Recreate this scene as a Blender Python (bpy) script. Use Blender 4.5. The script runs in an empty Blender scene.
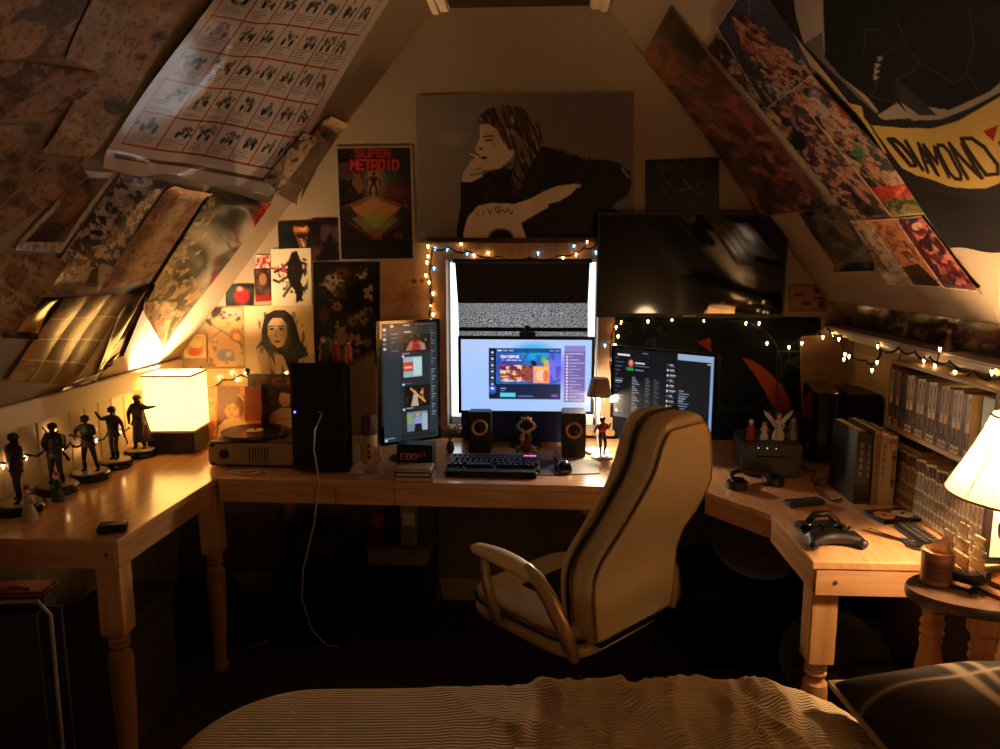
import bpy, bmesh, math, random
import numpy as np
from mathutils import Vector, Matrix, Euler

# ------------------------------------------------------------------ camera
F = 740.0
CAM = np.array([0, 0, 1.52])
YAW = math.atan(40 / F); PITCH = math.atan(114.5 / F)
FW = np.array([-math.sin(YAW) * math.cos(PITCH), math.cos(YAW) * math.cos(PITCH), -math.sin(PITCH)])
RT = np.array([math.cos(YAW), math.sin(YAW), 0.0]); UP = np.cross(RT, FW)
scene = bpy.context.scene
cd = bpy.data.cameras.new('camera'); cam = bpy.data.objects.new('camera', cd)
scene.collection.objects.link(cam)
cd.sensor_width = 36; cd.lens = F * 36 / 1000; cd.clip_start = 0.02
cam.matrix_world = Matrix(((RT[0], UP[0], -FW[0], CAM[0]), (RT[1], UP[1], -FW[1], CAM[1]), (RT[2], UP[2], -FW[2], CAM[2]), (0, 0, 0, 1)))
scene.camera = cam
scene.view_settings.view_transform = 'Standard'
scene.view_settings.look = 'None'
scene.view_settings.gamma = 1.0
scene.view_settings.exposure = 0.0
scene.view_settings.use_curve_mapping = False
try:
    scene.cycles.max_bounces = 8
    scene.cycles.sample_clamp_indirect = 6.0
    scene.cycles.use_denoising = True
except Exception:
    pass

# ------------------------------------------------------------------ world: pale daylight, seen only through the window
world = bpy.data.worlds.new('daylight'); scene.world = world; world.use_nodes = True
bg = world.node_tree.nodes['Background']
bg.inputs['Color'].default_value = (0.86, 0.93, 1.0, 1); bg.inputs['Strength'].default_value = 2.6

WARM = (1.0, 0.66, 0.36)
def lamp_light(name, loc, power, radius=0.03, color=WARM, kind='POINT'):
    l = bpy.data.lights.new(name, kind); l.energy = power; l.color = color
    l.shadow_soft_size = radius
    o = bpy.data.objects.new(name, l); o.location = loc; scene.collection.objects.link(o)
    return o
LEFT_LAMP_POWER = 60.0; RIGHT_LAMP_POWER = 85.0; DESK_LAMP_POWER = 14.0; BULB = 30.0
# dim unseen fill light added behind the camera, no lamp modelled
lamp_light('room_fill_light', (1.0, -0.9, 0.8), 13.0, 0.10, (1.0, 0.66, 0.38))

# ------------------------------------------------------------------ pixel -> point on a real plane
def ray(x, y): return FW + RT * (x - 500) / F - UP * (y - 374.5) / F
def onp(x, y, n, d):
    r = ray(x, y); n = np.array(n, float); return CAM + r * ((d - CAM @ n) / (r @ n))
def Yp(x, y, v): return onp(x, y, (0, 1, 0), v)
def Zp(x, y, v): return onp(x, y, (0, 0, 1), v)
def Xp(x, y, v): return onp(x, y, (1, 0, 0), v)
def proj(P):
    V = np.asarray(P, float) - CAM; z = V @ FW
    return 500 + F * (V @ RT) / z, 374.5 - F * (V @ UP) / z

# ------------------------------------------------------------------ room constants (metres)
D = 3.15            # gable wall
XL, XR = -1.585, 1.31
ZC = 2.522          # flat ceiling
KL, KR = 1.095, 1.205
DZ = 0.76           # desk top
NL = (-1.2528, 0.0, 1.0); DL = 0.444 * 1.2528 + ZC
NR = (1.25, 0.0, 1.0); DR = 0.256 * 1.25 + ZC

# ------------------------------------------------------------------ materials
def s2l(c):
    return tuple(((v / 12.92) if v <= 0.04045 else ((v + 0.055) / 1.055) ** 2.4) for v in c)
MATS = {}
def mat(name, col, rough=0.6, metal=0.0, noise=0.0, scale=20.0, bump=0.0, bscale=60.0, coat=0.0, emit=None, es=0.0, trans=0.0, stretch=None, sheen=0.0, spec=0.5):
    """col is sRGB 0-1"""
    if name in MATS: return MATS[name]
    m = bpy.data.materials.new(name); m.use_nodes = True; nt = m.node_tree
    b = nt.nodes['Principled BSDF']; c = s2l(col)
    b.inputs['Roughness'].default_value = rough; b.inputs['Metallic'].default_value = metal
    b.inputs['Coat Weight'].default_value = coat; b.inputs['Transmission Weight'].default_value = trans
    b.inputs['Sheen Weight'].default_value = sheen; b.inputs['Specular IOR Level'].default_value = spec
    b.inputs['Base Color'].default_value = (*c, 1)
    tc = nt.nodes.new('ShaderNodeTexCoord'); mp = nt.nodes.new('ShaderNodeMapping')
    nt.links.new(tc.outputs['Object'], mp.inputs['Vector'])
    if stretch: mp.inputs['Scale'].default_value = stretch
    if noise > 0:
        n = nt.nodes.new('ShaderNodeTexNoise'); n.inputs['Scale'].default_value = scale; n.inputs['Detail'].default_value = 4
        r = nt.nodes.new('ShaderNodeMix'); r.data_type = 'RGBA'
        nt.links.new(mp.outputs[0], n.inputs['Vector'])
        r.inputs[6].default_value = (*[v * (1 - noise) for v in c], 1); r.inputs[7].default_value = (*[min(1, v * (1 + noise)) for v in c], 1)
        nt.links.new(n.outputs['Fac'], r.inputs[0]); nt.links.new(r.outputs[2], b.inputs['Base Color'])
    if bump > 0:
        n2 = nt.nodes.new('ShaderNodeTexNoise'); n2.inputs['Scale'].default_value = bscale; n2.inputs['Detail'].default_value = 3
        bp = nt.nodes.new('ShaderNodeBump'); bp.inputs['Strength'].default_value = bump; bp.inputs['Distance'].default_value = 0.004
        nt.links.new(mp.outputs[0], n2.inputs['Vector']); nt.links.new(n2.outputs['Fac'], bp.inputs['Height']); nt.links.new(bp.outputs[0], b.inputs['Normal'])
    if emit:
        b.inputs['Emission Color'].default_value = (*s2l(emit), 1); b.inputs['Emission Strength'].default_value = es
    MATS[name] = m
    return m

def wood(name, col, dark, rough=0.35, axis='X', rings=9.0, bump=0.05):
    if name in MATS: return MATS[name]
    m = bpy.data.materials.new(name); m.use_nodes = True; nt = m.node_tree; b = nt.nodes['Principled BSDF']
    tc = nt.nodes.new('ShaderNodeTexCoord'); mp = nt.nodes.new('ShaderNodeMapping')
    mp.inputs['Scale'].default_value = {'X': (0.6, 6, 6), 'Y': (6, 0.6, 6), 'Z': (6, 6, 0.6)}[axis]
    n = nt.nodes.new('ShaderNodeTexNoise'); n.inputs['Scale'].default_value = rings; n.inputs['Detail'].default_value = 6; n.inputs['Distortion'].default_value = 0.6
    cr = nt.nodes.new('ShaderNodeValToRGB')
    cr.color_ramp.elements[0].position = 0.3; cr.color_ramp.elements[0].color = (*s2l(dark), 1)
    cr.color_ramp.elements[1].position = 0.65; cr.color_ramp.elements[1].color = (*s2l(col), 1)
    nt.links.new(tc.outputs['Object'], mp.inputs['Vector']); nt.links.new(mp.outputs[0], n.inputs['Vector'])
    nt.links.new(n.outputs['Fac'], cr.inputs[0]); nt.links.new(cr.outputs[0], b.inputs['Base Color'])
    bp = nt.nodes.new('ShaderNodeBump'); bp.inputs['Strength'].default_value = bump; bp.inputs['Distance'].default_value = 0.002
    nt.links.new(n.outputs['Fac'], bp.inputs['Height']); nt.links.new(bp.outputs[0], b.inputs['Normal'])
    b.inputs['Roughness'].default_value = rough
    if rough < .3: b.inputs['Coat Weight'].default_value = .5; b.inputs['Coat Roughness'].default_value = .12
    MATS[name] = m
    return m

def art_mat(name, rough=0.45, emit=0.0, spec=0.5, coat=0.0, transl=0.0):
    if name in MATS: return MATS[name]
    m = bpy.data.materials.new(name); m.use_nodes = True; nt = m.node_tree; b = nt.nodes['Principled BSDF']
    a = nt.nodes.new('ShaderNodeAttribute'); a.attribute_name = 'print'
    nt.links.new(a.outputs['Color'], b.inputs['Base Color'])
    b.inputs['Roughness'].default_value = rough; b.inputs['Specular IOR Level'].default_value = spec; b.inputs['Coat Weight'].default_value = coat
    b.inputs['Coat Roughness'].default_value = 0.12
    if emit:
        nt.links.new(a.outputs['Color'], b.inputs['Emission Color']); b.inputs['Emission Strength'].default_value = emit
        b.inputs['Base Color'].default_value = (0.01, 0.01, 0.01, 1)
        for l in list(b.inputs['Base Color'].links): nt.links.remove(l)
    MATS[name] = m
    return m

# ------------------------------------------------------------------ object helpers
COL = scene.collection
def tag(o, label=None, cat=None, group=None, kind=None):
    if label: o['label'] = label
    if cat: o['category'] = cat
    if group: o['group'] = group
    if kind: o['kind'] = kind
    return o
def thing(name, label, cat, loc=(0, 0, 0), rz=0.0, group=None, rot=None):
    o = bpy.data.objects.new(name, None); o.empty_display_size = 0.05; COL.objects.link(o)
    o.location = [float(v) for v in loc]; o.rotation_euler = rot if rot else (0, 0, rz)
    return tag(o, label, cat, group)

class MB:
    def __init__(s): s.v = []; s.f = []; s.sm = []
    def add(s, vs, fs, smooth=False, M=None):
        b = len(s.v)
        if M is not None: vs = [tuple(M @ Vector(p)) for p in vs]
        s.v += [tuple(float(c) for c in p) for p in vs]; s.f += [tuple(i + b for i in f) for f in fs]; s.sm += [smooth] * len(fs)
        return s
    def box(s, c, d, rz=0.0, rot=None, bev=0.0):
        x, y, z = [q / 2 for q in d]
        M = Matrix.Translation(c) @ (Euler(rot).to_matrix().to_4x4() if rot else Matrix.Rotation(rz, 4, 'Z'))
        if bev <= 0:
            vs = [(i * x, j * y, k * z) for i in (-1, 1) for j in (-1, 1) for k in (-1, 1)]
            return s.add(vs, [(0, 1, 3, 2), (4, 6, 7, 5), (0, 4, 5, 1), (2, 3, 7, 6), (0, 2, 6, 4), (1, 5, 7, 3)], False, M)
        bm = bmesh.new(); bmesh.ops.create_cube(bm, size=1)
        for v in bm.verts: v.co = Vector((v.co.x * 2 * x, v.co.y * 2 * y, v.co.z * 2 * z))
        bmesh.ops.bevel(bm, geom=list(bm.edges), offset=min(bev, .98 * min(x, y, z)), segments=2, affect='EDGES')
        s.bm(bm, M, True); return s
    def bm(s, bm, M=None, smooth=False):
        bm.verts.index_update()
        s.add([v.co.copy() for v in bm.verts], [[v.index for v in f.verts] for f in bm.faces], smooth, M); bm.free(); return s
    def lathe(s, prof, c=(0, 0, 0), n=20, M=None, cap=True):
        """prof: list of (r,z) bottom to top"""
        vs = []; fs = []
        for r, z in prof:
            for i in range(n):
                a = 2 * math.pi * i / n; vs.append((c[0] + r * math.cos(a), c[1] + r * math.sin(a), c[2] + z))
        for k in range(len(prof) - 1):
            for i in range(n):
                j = (i + 1) % n; fs.append((k * n + i, k * n + j, (k + 1) * n + j, (k + 1) * n + i))
        if cap:
            fs.append(tuple(reversed(range(n)))); fs.append(tuple(range((len(prof) - 1) * n, len(prof) * n)))
        return s.add(vs, fs, True, M)
    def tube(s, pts, r, n=8, closed=False):
        pts = [Vector(p) for p in pts]; m = len(pts); rr = r if isinstance(r, (list, tuple)) else [r] * m
        vs = []; fs = []; prev = None
        for i, p in enumerate(pts):
            if closed: t = pts[(i + 1) % m] - pts[i - 1]
            else: t = pts[min(i + 1, m - 1)] - pts[max(i - 1, 0)]
            if t.length < 1e-9: t = Vector((0, 0, 1))
            t.normalize()
            if prev is None:
                a = Vector((0, 0, 1)) if abs(t.z) < .9 else Vector((1, 0, 0)); u = t.cross(a).normalized()
            else: u = (prev - t * prev.dot(t)); u = u.normalized() if u.length > 1e-6 else t.orthogonal().normalized()
            prev = u; w = t.cross(u)
            for k in range(n):
                a = 2 * math.pi * k / n; vs.append(p + (u * math.cos(a) + w * math.sin(a)) * rr[i])
        for i in range(m if closed else m - 1):
            for k in range(n):
                j = (k + 1) % n; i2 = (i + 1) % m; fs.append((i * n + k, i * n + j, i2 * n + j, i2 * n + k))
        if not closed: fs.append(tuple(reversed(range(n)))); fs.append(tuple(range((m - 1) * n, m * n)))
        return s.add(vs, fs, True)
    def ball(s, c, r, n=10, sc=(1, 1, 1), M=None):
        k = max(4, n // 2 + 1)
        prof = [(max(1e-4, math.sin(math.pi * i / k)) * r, -math.cos(math.pi * i / k) * r) for i in range(k + 1)]
        M2 = Matrix.Translation(c) @ (M if M is not None else Matrix.Identity(4)) @ Matrix.Diagonal((*sc, 1))
        return s.lathe(prof, (0, 0, 0), n, M2)
    def prism(s, poly, z0, z1, M=None, smooth=False):
        n = len(poly); vs = [(x, y, z0) for x, y in poly] + [(x, y, z1) for x, y in poly]
        fs = [tuple(reversed(range(n))), tuple(range(n, 2 * n))] + [(i, (i + 1) % n, n + (i + 1) % n, n + i) for i in range(n)]
        return s.add(vs, fs, smooth, M)
    def loft(s, rings, cap=True, smooth=True):
        n = len(rings[0]); vs = [p for r in rings for p in r]; fs = []
        for k in range(len(rings) - 1):
            for i in range(n):
                j = (i + 1) % n; fs.append((k * n + i, k * n + j, (k + 1) * n + j, (k + 1) * n + i))
        if cap: fs.append(tuple(reversed(range(n)))); fs.append(tuple(range((len(rings) - 1) * n, len(rings) * n)))
        return s.add(vs, fs, smooth)
    def build(s, name, m, parent=None, bevel=0.0, sub=0, solid=0.0):
        me = bpy.data.meshes.new(name); me.from_pydata(s.v, [], s.f)
        me.polygons.foreach_set('use_smooth', s.sm); me.materials.append(m)
        o = bpy.data.objects.new(name, me); COL.objects.link(o)
        bm = bmesh.new(); bm.from_mesh(me); bmesh.ops.recalc_face_normals(bm, faces=bm.faces); bm.to_mesh(me); bm.free()
        if parent: o.parent = parent
        if solid: md = o.modifiers.new('solid', 'SOLIDIFY'); md.thickness = solid; md.offset = 0
        if bevel: md = o.modifiers.new('bevel', 'BEVEL'); md.width = bevel; md.segments = 2; md.limit_method = 'ANGLE'
        if sub: md = o.modifiers.new('sub', 'SUBSURF'); md.levels = sub; md.render_levels = sub
        if any(s.sm) and not all(s.sm) or any(s.sm):
            try: me.set_sharp_from_angle(angle=math.radians(40))
            except Exception: pass
        return o
def copy_tree(o, parent=None):
    c = o.copy(); COL.objects.link(c)
    if parent: c.parent = parent
    for ch in list(o.children): copy_tree(ch, c)
    return c

# ------------------------------------------------------------------ printed art, stored as a colour attribute on a fine grid
FONT = {
 'A': [[(0,0),(2,6),(4,0)],[(.8,2.2),(3.2,2.2)]], 'B': [[(0,0),(0,6),(3,6),(4,5),(3,3.2),(0,3.2)],[(3,3.2),(4,2),(4,1),(3,0),(0,0)]],
 'C': [[(4,5),(3,6),(1,6),(0,5),(0,1),(1,0),(3,0),(4,1)]], 'D': [[(0,0),(0,6),(2.5,6),(4,4.5),(4,1.5),(2.5,0),(0,0)]],
 'E': [[(4,6),(0,6),(0,0),(4,0)],[(0,3.1),(3,3.1)]], 'F': [[(4,6),(0,6),(0,0)],[(0,3.1),(3,3.1)]],
 'G': [[(4,5),(3,6),(1,6),(0,5),(0,1),(1,0),(3,0),(4,1),(4,3),(2.4,3)]], 'H': [[(0,0),(0,6)],[(4,0),(4,6)],[(0,3),(4,3)]],
 'I': [[(2,0),(2,6)]], 'J': [[(4,6),(4,1),(3,0),(1,0),(0,1)]], 'K': [[(0,0),(0,6)],[(4,6),(0,2.6)],[(1.2,3.6),(4,0)]],
 'L': [[(0,6),(0,0),(4,0)]], 'M': [[(0,0),(0,6),(2,2.5),(4,6),(4,0)]], 'N': [[(0,0),(0,6),(4,0),(4,6)]],
 'O': [[(1,0),(0,1),(0,5),(1,6),(3,6),(4,5),(4,1),(3,0),(1,0)]], 'P': [[(0,0),(0,6),(3,6),(4,5),(4,4),(3,3),(0,3)]],
 'R': [[(0,0),(0,6),(3,6),(4,5),(4,4),(3,3),(0,3)],[(1.8,3),(4,0)]], 'S': [[(4,5),(3,6),(1,6),(0,5),(0,4),(1,3.2),(3,2.8),(4,2),(4,1),(3,0),(1,0),(0,1)]],
 'T': [[(2,0),(2,6)],[(0,6),(4,6)]], 'U': [[(0,6),(0,1),(1,0),(3,0),(4,1),(4,6)]], 'V': [[(0,6),(2,0),(4,6)]],
 'W': [[(0,6),(1,0),(2,4),(3,0),(4,6)]], 'Y': [[(0,6),(2,3),(4,6)],[(2,3),(2,0)]], 'X': [[(0,0),(4,6)],[(0,6),(4,0)]], 'Z': [[(0,6),(4,6),(0,0),(4,0)]],
}
def vnoise(xs, ys, seed):
    """smooth value noise in 0..1 for arrays of coordinates"""
    rs = np.random.RandomState(seed); T = rs.rand(64, 64)
    xi = np.floor(xs).astype(int); yi = np.floor(ys).astype(int); fx = xs - xi; fy = ys - yi
    fx = fx * fx * (3 - 2 * fx); fy = fy * fy * (3 - 2 * fy)
    a = T[yi % 64, xi % 64]; b = T[yi % 64, (xi + 1) % 64]; c = T[(yi + 1) % 64, xi % 64]; d = T[(yi + 1) % 64, (xi + 1) % 64]
    return (a * (1 - fx) + b * fx) * (1 - fy) + (c * (1 - fx) + d * fx) * fy
def fnoise(xs, ys, seed, oct=3):
    t = 0; w = 0
    for o in range(oct):
        t = t + vnoise(xs * 2 ** o + 7.3 * o, ys * 2 ** o + 3.1 * o, seed + o) / 2 ** o; w += 1 / 2 ** o
    return t / w
class Art:
    """canvas over a rectangle (x0,y0)-(x1,y1) in its own units, k cells per unit; colours sRGB"""
    def __init__(s, x0, y0, x1, y1, k=2, bg=(.8, .8, .8)):
        s.x0, s.y0, s.k = x0, y0, k; s.w = max(2, int((x1 - x0) * k)); s.h = max(2, int((y1 - y0) * k))
        s.a = np.empty((s.h, s.w, 3), np.float32); s.a[:] = bg
        s.X, s.Y = np.meshgrid(x0 + (np.arange(s.w) + .5) / k, y0 + (np.arange(s.h) + .5) / k)
    def _box(s, xa, ya, xb, yb):
        i0 = max(0, int((ya - s.y0) * s.k) - 1); i1 = min(s.h, int((yb - s.y0) * s.k) + 2)
        j0 = max(0, int((xa - s.x0) * s.k) - 1); j1 = min(s.w, int((xb - s.x0) * s.k) + 2)
        return (slice(i0, i1), slice(j0, j1)) if i1 > i0 and j1 > j0 else None
    def _put(s, sl, m, col, a):
        m = (m * a)[..., None]; s.a[sl] = s.a[sl] * (1 - m) + np.array(col, np.float32) * m
    def mask(s, pts, sl):
        X, Y = s.X[sl], s.Y[sl]; ins = np.zeros(X.shape, bool); n = len(pts)
        for i in range(n):
            xa, ya = pts[i]; xb, yb = pts[(i + 1) % n]
            if ya == yb: continue
            c = ((ya > Y) != (yb > Y)) & (X < (xb - xa) * (Y - ya) / (yb - ya) + xa); ins ^= c
        return ins.astype(np.float32)
    def poly(s, pts, col, a=1.0):
        xs, ys = zip(*pts); sl = s._box(min(xs), min(ys), max(xs), max(ys))
        if sl: s._put(sl, s.mask(pts, sl), col, a)
        return s
    def rect(s, xa, ya, xb, yb, col, a=1.0): return s.poly([(xa, ya), (xb, ya), (xb, yb), (xa, yb)], col, a)
    def ell(s, cx, cy, rx, ry, col, a=1.0, rot=0.0, soft=0.15):
        R = max(rx, ry) * (1 + soft); sl = s._box(cx - R, cy - R, cx + R, cy + R)
        if not sl: return s
        X = s.X[sl] - cx; Y = s.Y[sl] - cy; c, q = math.cos(rot), math.sin(rot)
        d = np.sqrt(((X * c + Y * q) / rx) ** 2 + ((-X * q + Y * c) / ry) ** 2)
        s._put(sl, np.clip((1 + soft - d) / (2 * soft + 1e-6), 0, 1), col, a); return s
    def line(s, pts, w, col, a=1.0):
        for (xa, ya), (xb, yb) in zip(pts[:-1], pts[1:]):
            sl = s._box(min(xa, xb) - w, min(ya, yb) - w, max(xa, xb) + w, max(ya, yb) + w)
            if not sl: continue
            X, Y = s.X[sl], s.Y[sl]; dx, dy = xb - xa, yb - ya; L = dx * dx + dy * dy + 1e-9
            t = np.clip(((X - xa) * dx + (Y - ya) * dy) / L, 0, 1); d = np.hypot(X - xa - t * dx, Y - ya - t * dy)
            s._put(sl, np.clip((w / 2 - d) * s.k + .5, 0, 1), col, a)
        return s
    def noise(s, col, scale, thr, seed, a=1.0, region=None, soft=.06, dirx=1.0, diry=1.0, shear=0.0, oct=3):
        sl = (slice(0, s.h), slice(0, s.w)); m = 1.0
        if region is not None:
            xs, ys = zip(*region); sl = s._box(min(xs), min(ys), max(xs), max(ys))
            if not sl: return s
            m = s.mask(region, sl)
        X, Y = s.X[sl], s.Y[sl]
        n = fnoise((X + shear * Y) / scale * dirx + 100, Y / scale * diry + 100, seed, oct)
        s._put(sl, m * np.clip((n - thr) / soft, 0, 1), col, a); return s
    def text(s, txt, x, y, h, col, w=1.0, wid=.66, dx=(1, 0), dy=(0, -1), gap=.35, a=1.0):
        """baseline-left at x,y; dx unit along text, dy unit up"""
        cw = h * wid; cx = 0
        for ch in txt:
            if ch in FONT:
                for st in FONT[ch]:
                    s.line([(x + (cx + px / 4 * cw) * dx[0] + py / 6 * h * dy[0], y + (cx + px / 4 * cw) * dx[1] + py / 6 * h * dy[1]) for px, py in st], w, col, a)
            cx += cw * (1 + gap)
        return s
    def sample(s, px, py):
        fx = np.clip((px - s.x0) * s.k - .5, 0, s.w - 1.001); fy = np.clip((py - s.y0) * s.k - .5, 0, s.h - 1.001)
        i = fy.astype(int); j = fx.astype(int); u = (fx - j)[..., None]; v = (fy - i)[..., None]
        i2 = np.minimum(i + 1, s.h - 1); j2 = np.minimum(j + 1, s.w - 1)
        return (s.a[i, j] * (1 - u) + s.a[i, j2] * u) * (1 - v) + (s.a[i2, j] * (1 - u) + s.a[i2, j2] * u) * v
def lin(a): a = np.clip(a, 0, 1); return np.where(a <= .04045, a / 12.92, ((a + .055) / 1.055) ** 2.4)

def grid_mesh(name, P, colr, m, parent=None, smooth=True):
    """P (nv,nu,3) points, colr (nv,nu,3) sRGB"""
    nv, nu = P.shape[:2]; me = bpy.data.meshes.new(name)
    me.vertices.add(nv * nu); me.vertices.foreach_set('co', P.reshape(-1).astype(np.float32))
    I = np.arange(nv * nu).reshape(nv, nu)
    q = np.stack([I[:-1, :-1], I[1:, :-1], I[1:, 1:], I[:-1, 1:]], -1).reshape(-1, 4); nf = len(q)
    me.loops.add(nf * 4); me.loops.foreach_set('vertex_index', q.reshape(-1).astype(np.int32))
    me.polygons.add(nf); me.polygons.foreach_set('loop_start', np.arange(0, nf * 4, 4, dtype=np.int32))
    try: me.polygons.foreach_set('loop_total', np.full(nf, 4, np.int32))
    except Exception: pass
    me.update(calc_edges=True)
    me.polygons.foreach_set('use_smooth', np.full(nf, smooth))
    if colr is not None:
        at = me.color_attributes.new('print', 'FLOAT_COLOR', 'POINT')
        c4 = np.ones((nv * nu, 4), np.float32); c4[:, :3] = lin(colr.reshape(-1, 3)); at.data.foreach_set('color', c4.reshape(-1))
    me.materials.append(m); me.validate()
    o = bpy.data.objects.new(name, me); COL.objects.link(o)
    if parent: o.parent = parent
    return o

def sheet(name, corners, normal, art, m, pitch=1.0, bend=None, parent=None, size=None, off=0.003, pxart=True):
    """corners: 4 world points TL,TR,BR,BL of a sheet of paper; normal points into the room.
    art: an Art drawn over the photo's own coordinates of that sheet (pxart) or over 0..1 u,v; bend(u,v)->metres off the wall"""
    c = [np.array(p, float) for p in corners]; nrm = np.array(normal, float); nrm /= np.linalg.norm(nrm)
    px = [proj(p) for p in c]
    Lu = max(math.dist(px[0], px[1]), math.dist(px[3], px[2])); Lv = max(math.dist(px[0], px[3]), math.dist(px[1], px[2]))
    nu = max(3, min(260, int(Lu / pitch) + 1)); nv = max(3, min(300, int(Lv / pitch) + 1))
    U, V = np.meshgrid(np.linspace(0, 1, nu), np.linspace(0, 1, nv)); u = U[..., None]; v = V[..., None]
    P = (c[0] * (1 - u) + c[1] * u) * (1 - v) + (c[3] * (1 - u) + c[2] * u) * v
    if art is None: colr = None
    elif pxart: X, Y = proj(P); colr = art.sample(X, Y)
    else: colr = art.sample(U, V)
    B = off + (bend(U, V) if bend else 0 * U); P = P + nrm * B[..., None]
    return grid_mesh(name, P, colr, m, parent)
# ------------------------------------------------------------------ room shell
paint = mat('cream_wall_paint', (.60, .52, .41), .75, noise=.05, scale=2.5, bump=.15, bscale=90)
paint_w = mat('pale_trim_paint', (.86, .78, .66), .45, noise=.04, scale=8)
board_paint = mat('beadboard_paint', (.84, .76, .64), .5, noise=.06, scale=5)
carpet = mat('dark_carpet', (.27, .19, .17), .95, noise=.35, scale=60, bump=.8, bscale=300)
XZ = Matrix(((1, 0, 0, 0), (0, 0, 1, 0), (0, 1, 0, 0), (0, 0, 0, 1)))   # (x,y,z)->(x,z,y): prisms of an x-z outline along Y
def struct(name, mb, m, parent=None, **k):
    o = mb.build(name, m, parent, **k)
    if parent is None: o['kind'] = 'structure'
    return o
WX0, WX1, WZ0, WZ1 = -.398, .245, .80, 1.522
XW = XL - .075      # the boarded wall sits back behind the painted band above it
mb = MB()
for pl in ([(XW, 0), (WX0, 0), (WX0, ZC), (-.444, ZC), (XL, KL), (XW, KL)], [(WX1, 0), (XR, 0), (XR, KR), (.256, ZC), (WX1, ZC)],
           [(WX0, 0), (WX1, 0), (WX1, WZ0), (WX0, WZ0)], [(WX0, WZ1), (WX1, WZ1), (WX1, ZC), (WX0, ZC)]):
    mb.prism(pl, D, D + .12, XZ)
struct('wall_back', mb, paint)
Y0, Y1 = -1.3, D + .12
struct('wall_left', MB().box((XW - .06, (Y0 + Y1) / 2, .51), (.12, Y1 - Y0, 1.02)).box(((XL + XW - .12) / 2, (Y0 + Y1) / 2, 1.058), (XL - XW + .12, Y1 - Y0, .075)), paint)
struct('wall_right', MB().box(((XR + .06), (Y0 + Y1) / 2, KR / 2), (.12, Y1 - Y0, KR)), paint)
struct('wall_front', MB().box(((XL + XR) / 2, Y0 - .05, 1.3), (XR - XL + .4, .1, 2.7)), paint)
struct('floor', MB().box(((XL + XR) / 2, (Y0 + Y1) / 2, -.05), (XR - XL + .5, Y1 - Y0 + .1, .1)), carpet)
struct('ceiling', MB().box((-.094, (Y0 + Y1) / 2, ZC + .05), (.78, Y1 - Y0, .1)), paint)
for nm, pl in (('ceiling_slope_left', [(XL - .19, KL - .002), (XL, KL), (-.444, ZC), (-.444, ZC + .15), (XL - .19, KL + .03)]),
               ('ceiling_slope_right', [(XR + .12, KR - .15), (XR + .12, KR + .02), (.256, ZC + .15), (.256, ZC), (XR, KR)])):
    struct(nm, MB().prism(pl, Y0, Y1, XZ), paint)
# boarded lower part of the left knee wall
mb = MB(); y = -.6
while y < D - .005:
    w = min(.085, D - y); mb.box((XW + .006, y + w / 2, .505), (.012, w - .004, 1.0), bev=.0025); y += .085
struct('wall_left_boards', mb, board_paint)
struct('trim_1', MB().box((XL + .009, (D - .6) / 2, 1.055), (.018, D + .6, .075), bev=.004), paint_w)
struct('baseboard_back', MB().box(((XL + XR) / 2, D - .009, .05), (XR - XL, .018, .10), bev=.004), paint_w)
# ledge along the right knee wall
struct('trim_2', MB().box((1.245, (D - .2) / 2, 1.236), (.13, D + .2, .028), bev=.006).box((1.30, (D - .2) / 2, 1.21), (.03, D + .2, .04)), paint_w)
# loft hatch in the flat ceiling: pale mouldings around a dark panel
for i, x in enumerate((-.405, .222)):
    mb = MB().box((x, 2.2, ZC - .012), (.072, 1.86, .024), bev=.006).box((x + (-.02 if i == 0 else .02), 2.2, ZC - .026), (.03, 1.86, .014), bev=.004)
    struct('trim_%d' % (3 + i), mb, paint_w)
struct('ceiling_hatch', MB().box((-.0915, 2.2, ZC - .006), (.55, 1.84, .012), bev=.003), wood('dark_hatch_wood', (.20, .13, .08), (.10, .06, .04), .5, 'Y'))

# window
win = thing('window_1', loc=(0, 0, 0), label=None, cat=None); win['kind'] = 'structure'
casing = wood('casing_wood', (.70, .54, .38), (.60, .45, .30), .45, 'Z')
mb = MB().box((WX0 - .035, D - .009, 1.16), (.07, .018, .73), bev=.004).box((WX1 + .035, D - .009, 1.16), (.07, .018, .73), bev=.004)
mb.box(((WX0 + WX1) / 2, D - .009, WZ1 + .035), (WX1 - WX0 + .14, .018, .07), bev=.004)
mb.build('window_casing', casing, win)
MB().box(((WX0 + WX1) / 2, D - .01, WZ0 - .015), (WX1 - WX0 + .16, .05, .025), bev=.005).build('window_sill', casing, win)
mb = MB()
for x in (WX0 + .004, WX1 - .004): mb.box((x, D + .085, 1.16), (.008, .035, .72))
for z in (WZ0 + .015, WZ1 - .006): mb.box((-.0765, D + .085, z), (WX1 - WX0, .035, .012 if z > 1 else .03))
mb.build('window_frame', mat('white_sash', (.9, .9, .88), .4), win)
gm = bpy.data.materials.new('window_glass'); gm.use_nodes = True; nt = gm.node_tree; nt.nodes.clear()
o_ = nt.nodes.new('ShaderNodeOutputMaterial'); t_ = nt.nodes.new('ShaderNodeBsdfTransparent'); g_ = nt.nodes.new('ShaderNodeBsdfGlossy'); x_ = nt.nodes.new('ShaderNodeMixShader')
x_.inputs[0].default_value = .06; g_.inputs['Roughness'].default_value = .02
nt.links.new(t_.outputs[0], x_.inputs[1]); nt.links.new(g_.outputs[0], x_.inputs[2]); nt.links.new(x_.outputs[0], o_.inputs[0])
MB().box((-.0765, D + .085, 1.16), (WX1 - WX0 - .002, .004, .70)).build('pane', gm, win)
pl = bpy.data.lights.new('daylight_portal', 'AREA'); pl.shape = 'RECTANGLE'; pl.size = WX1 - WX0; pl.size_y = WZ1 - WZ0
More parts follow.
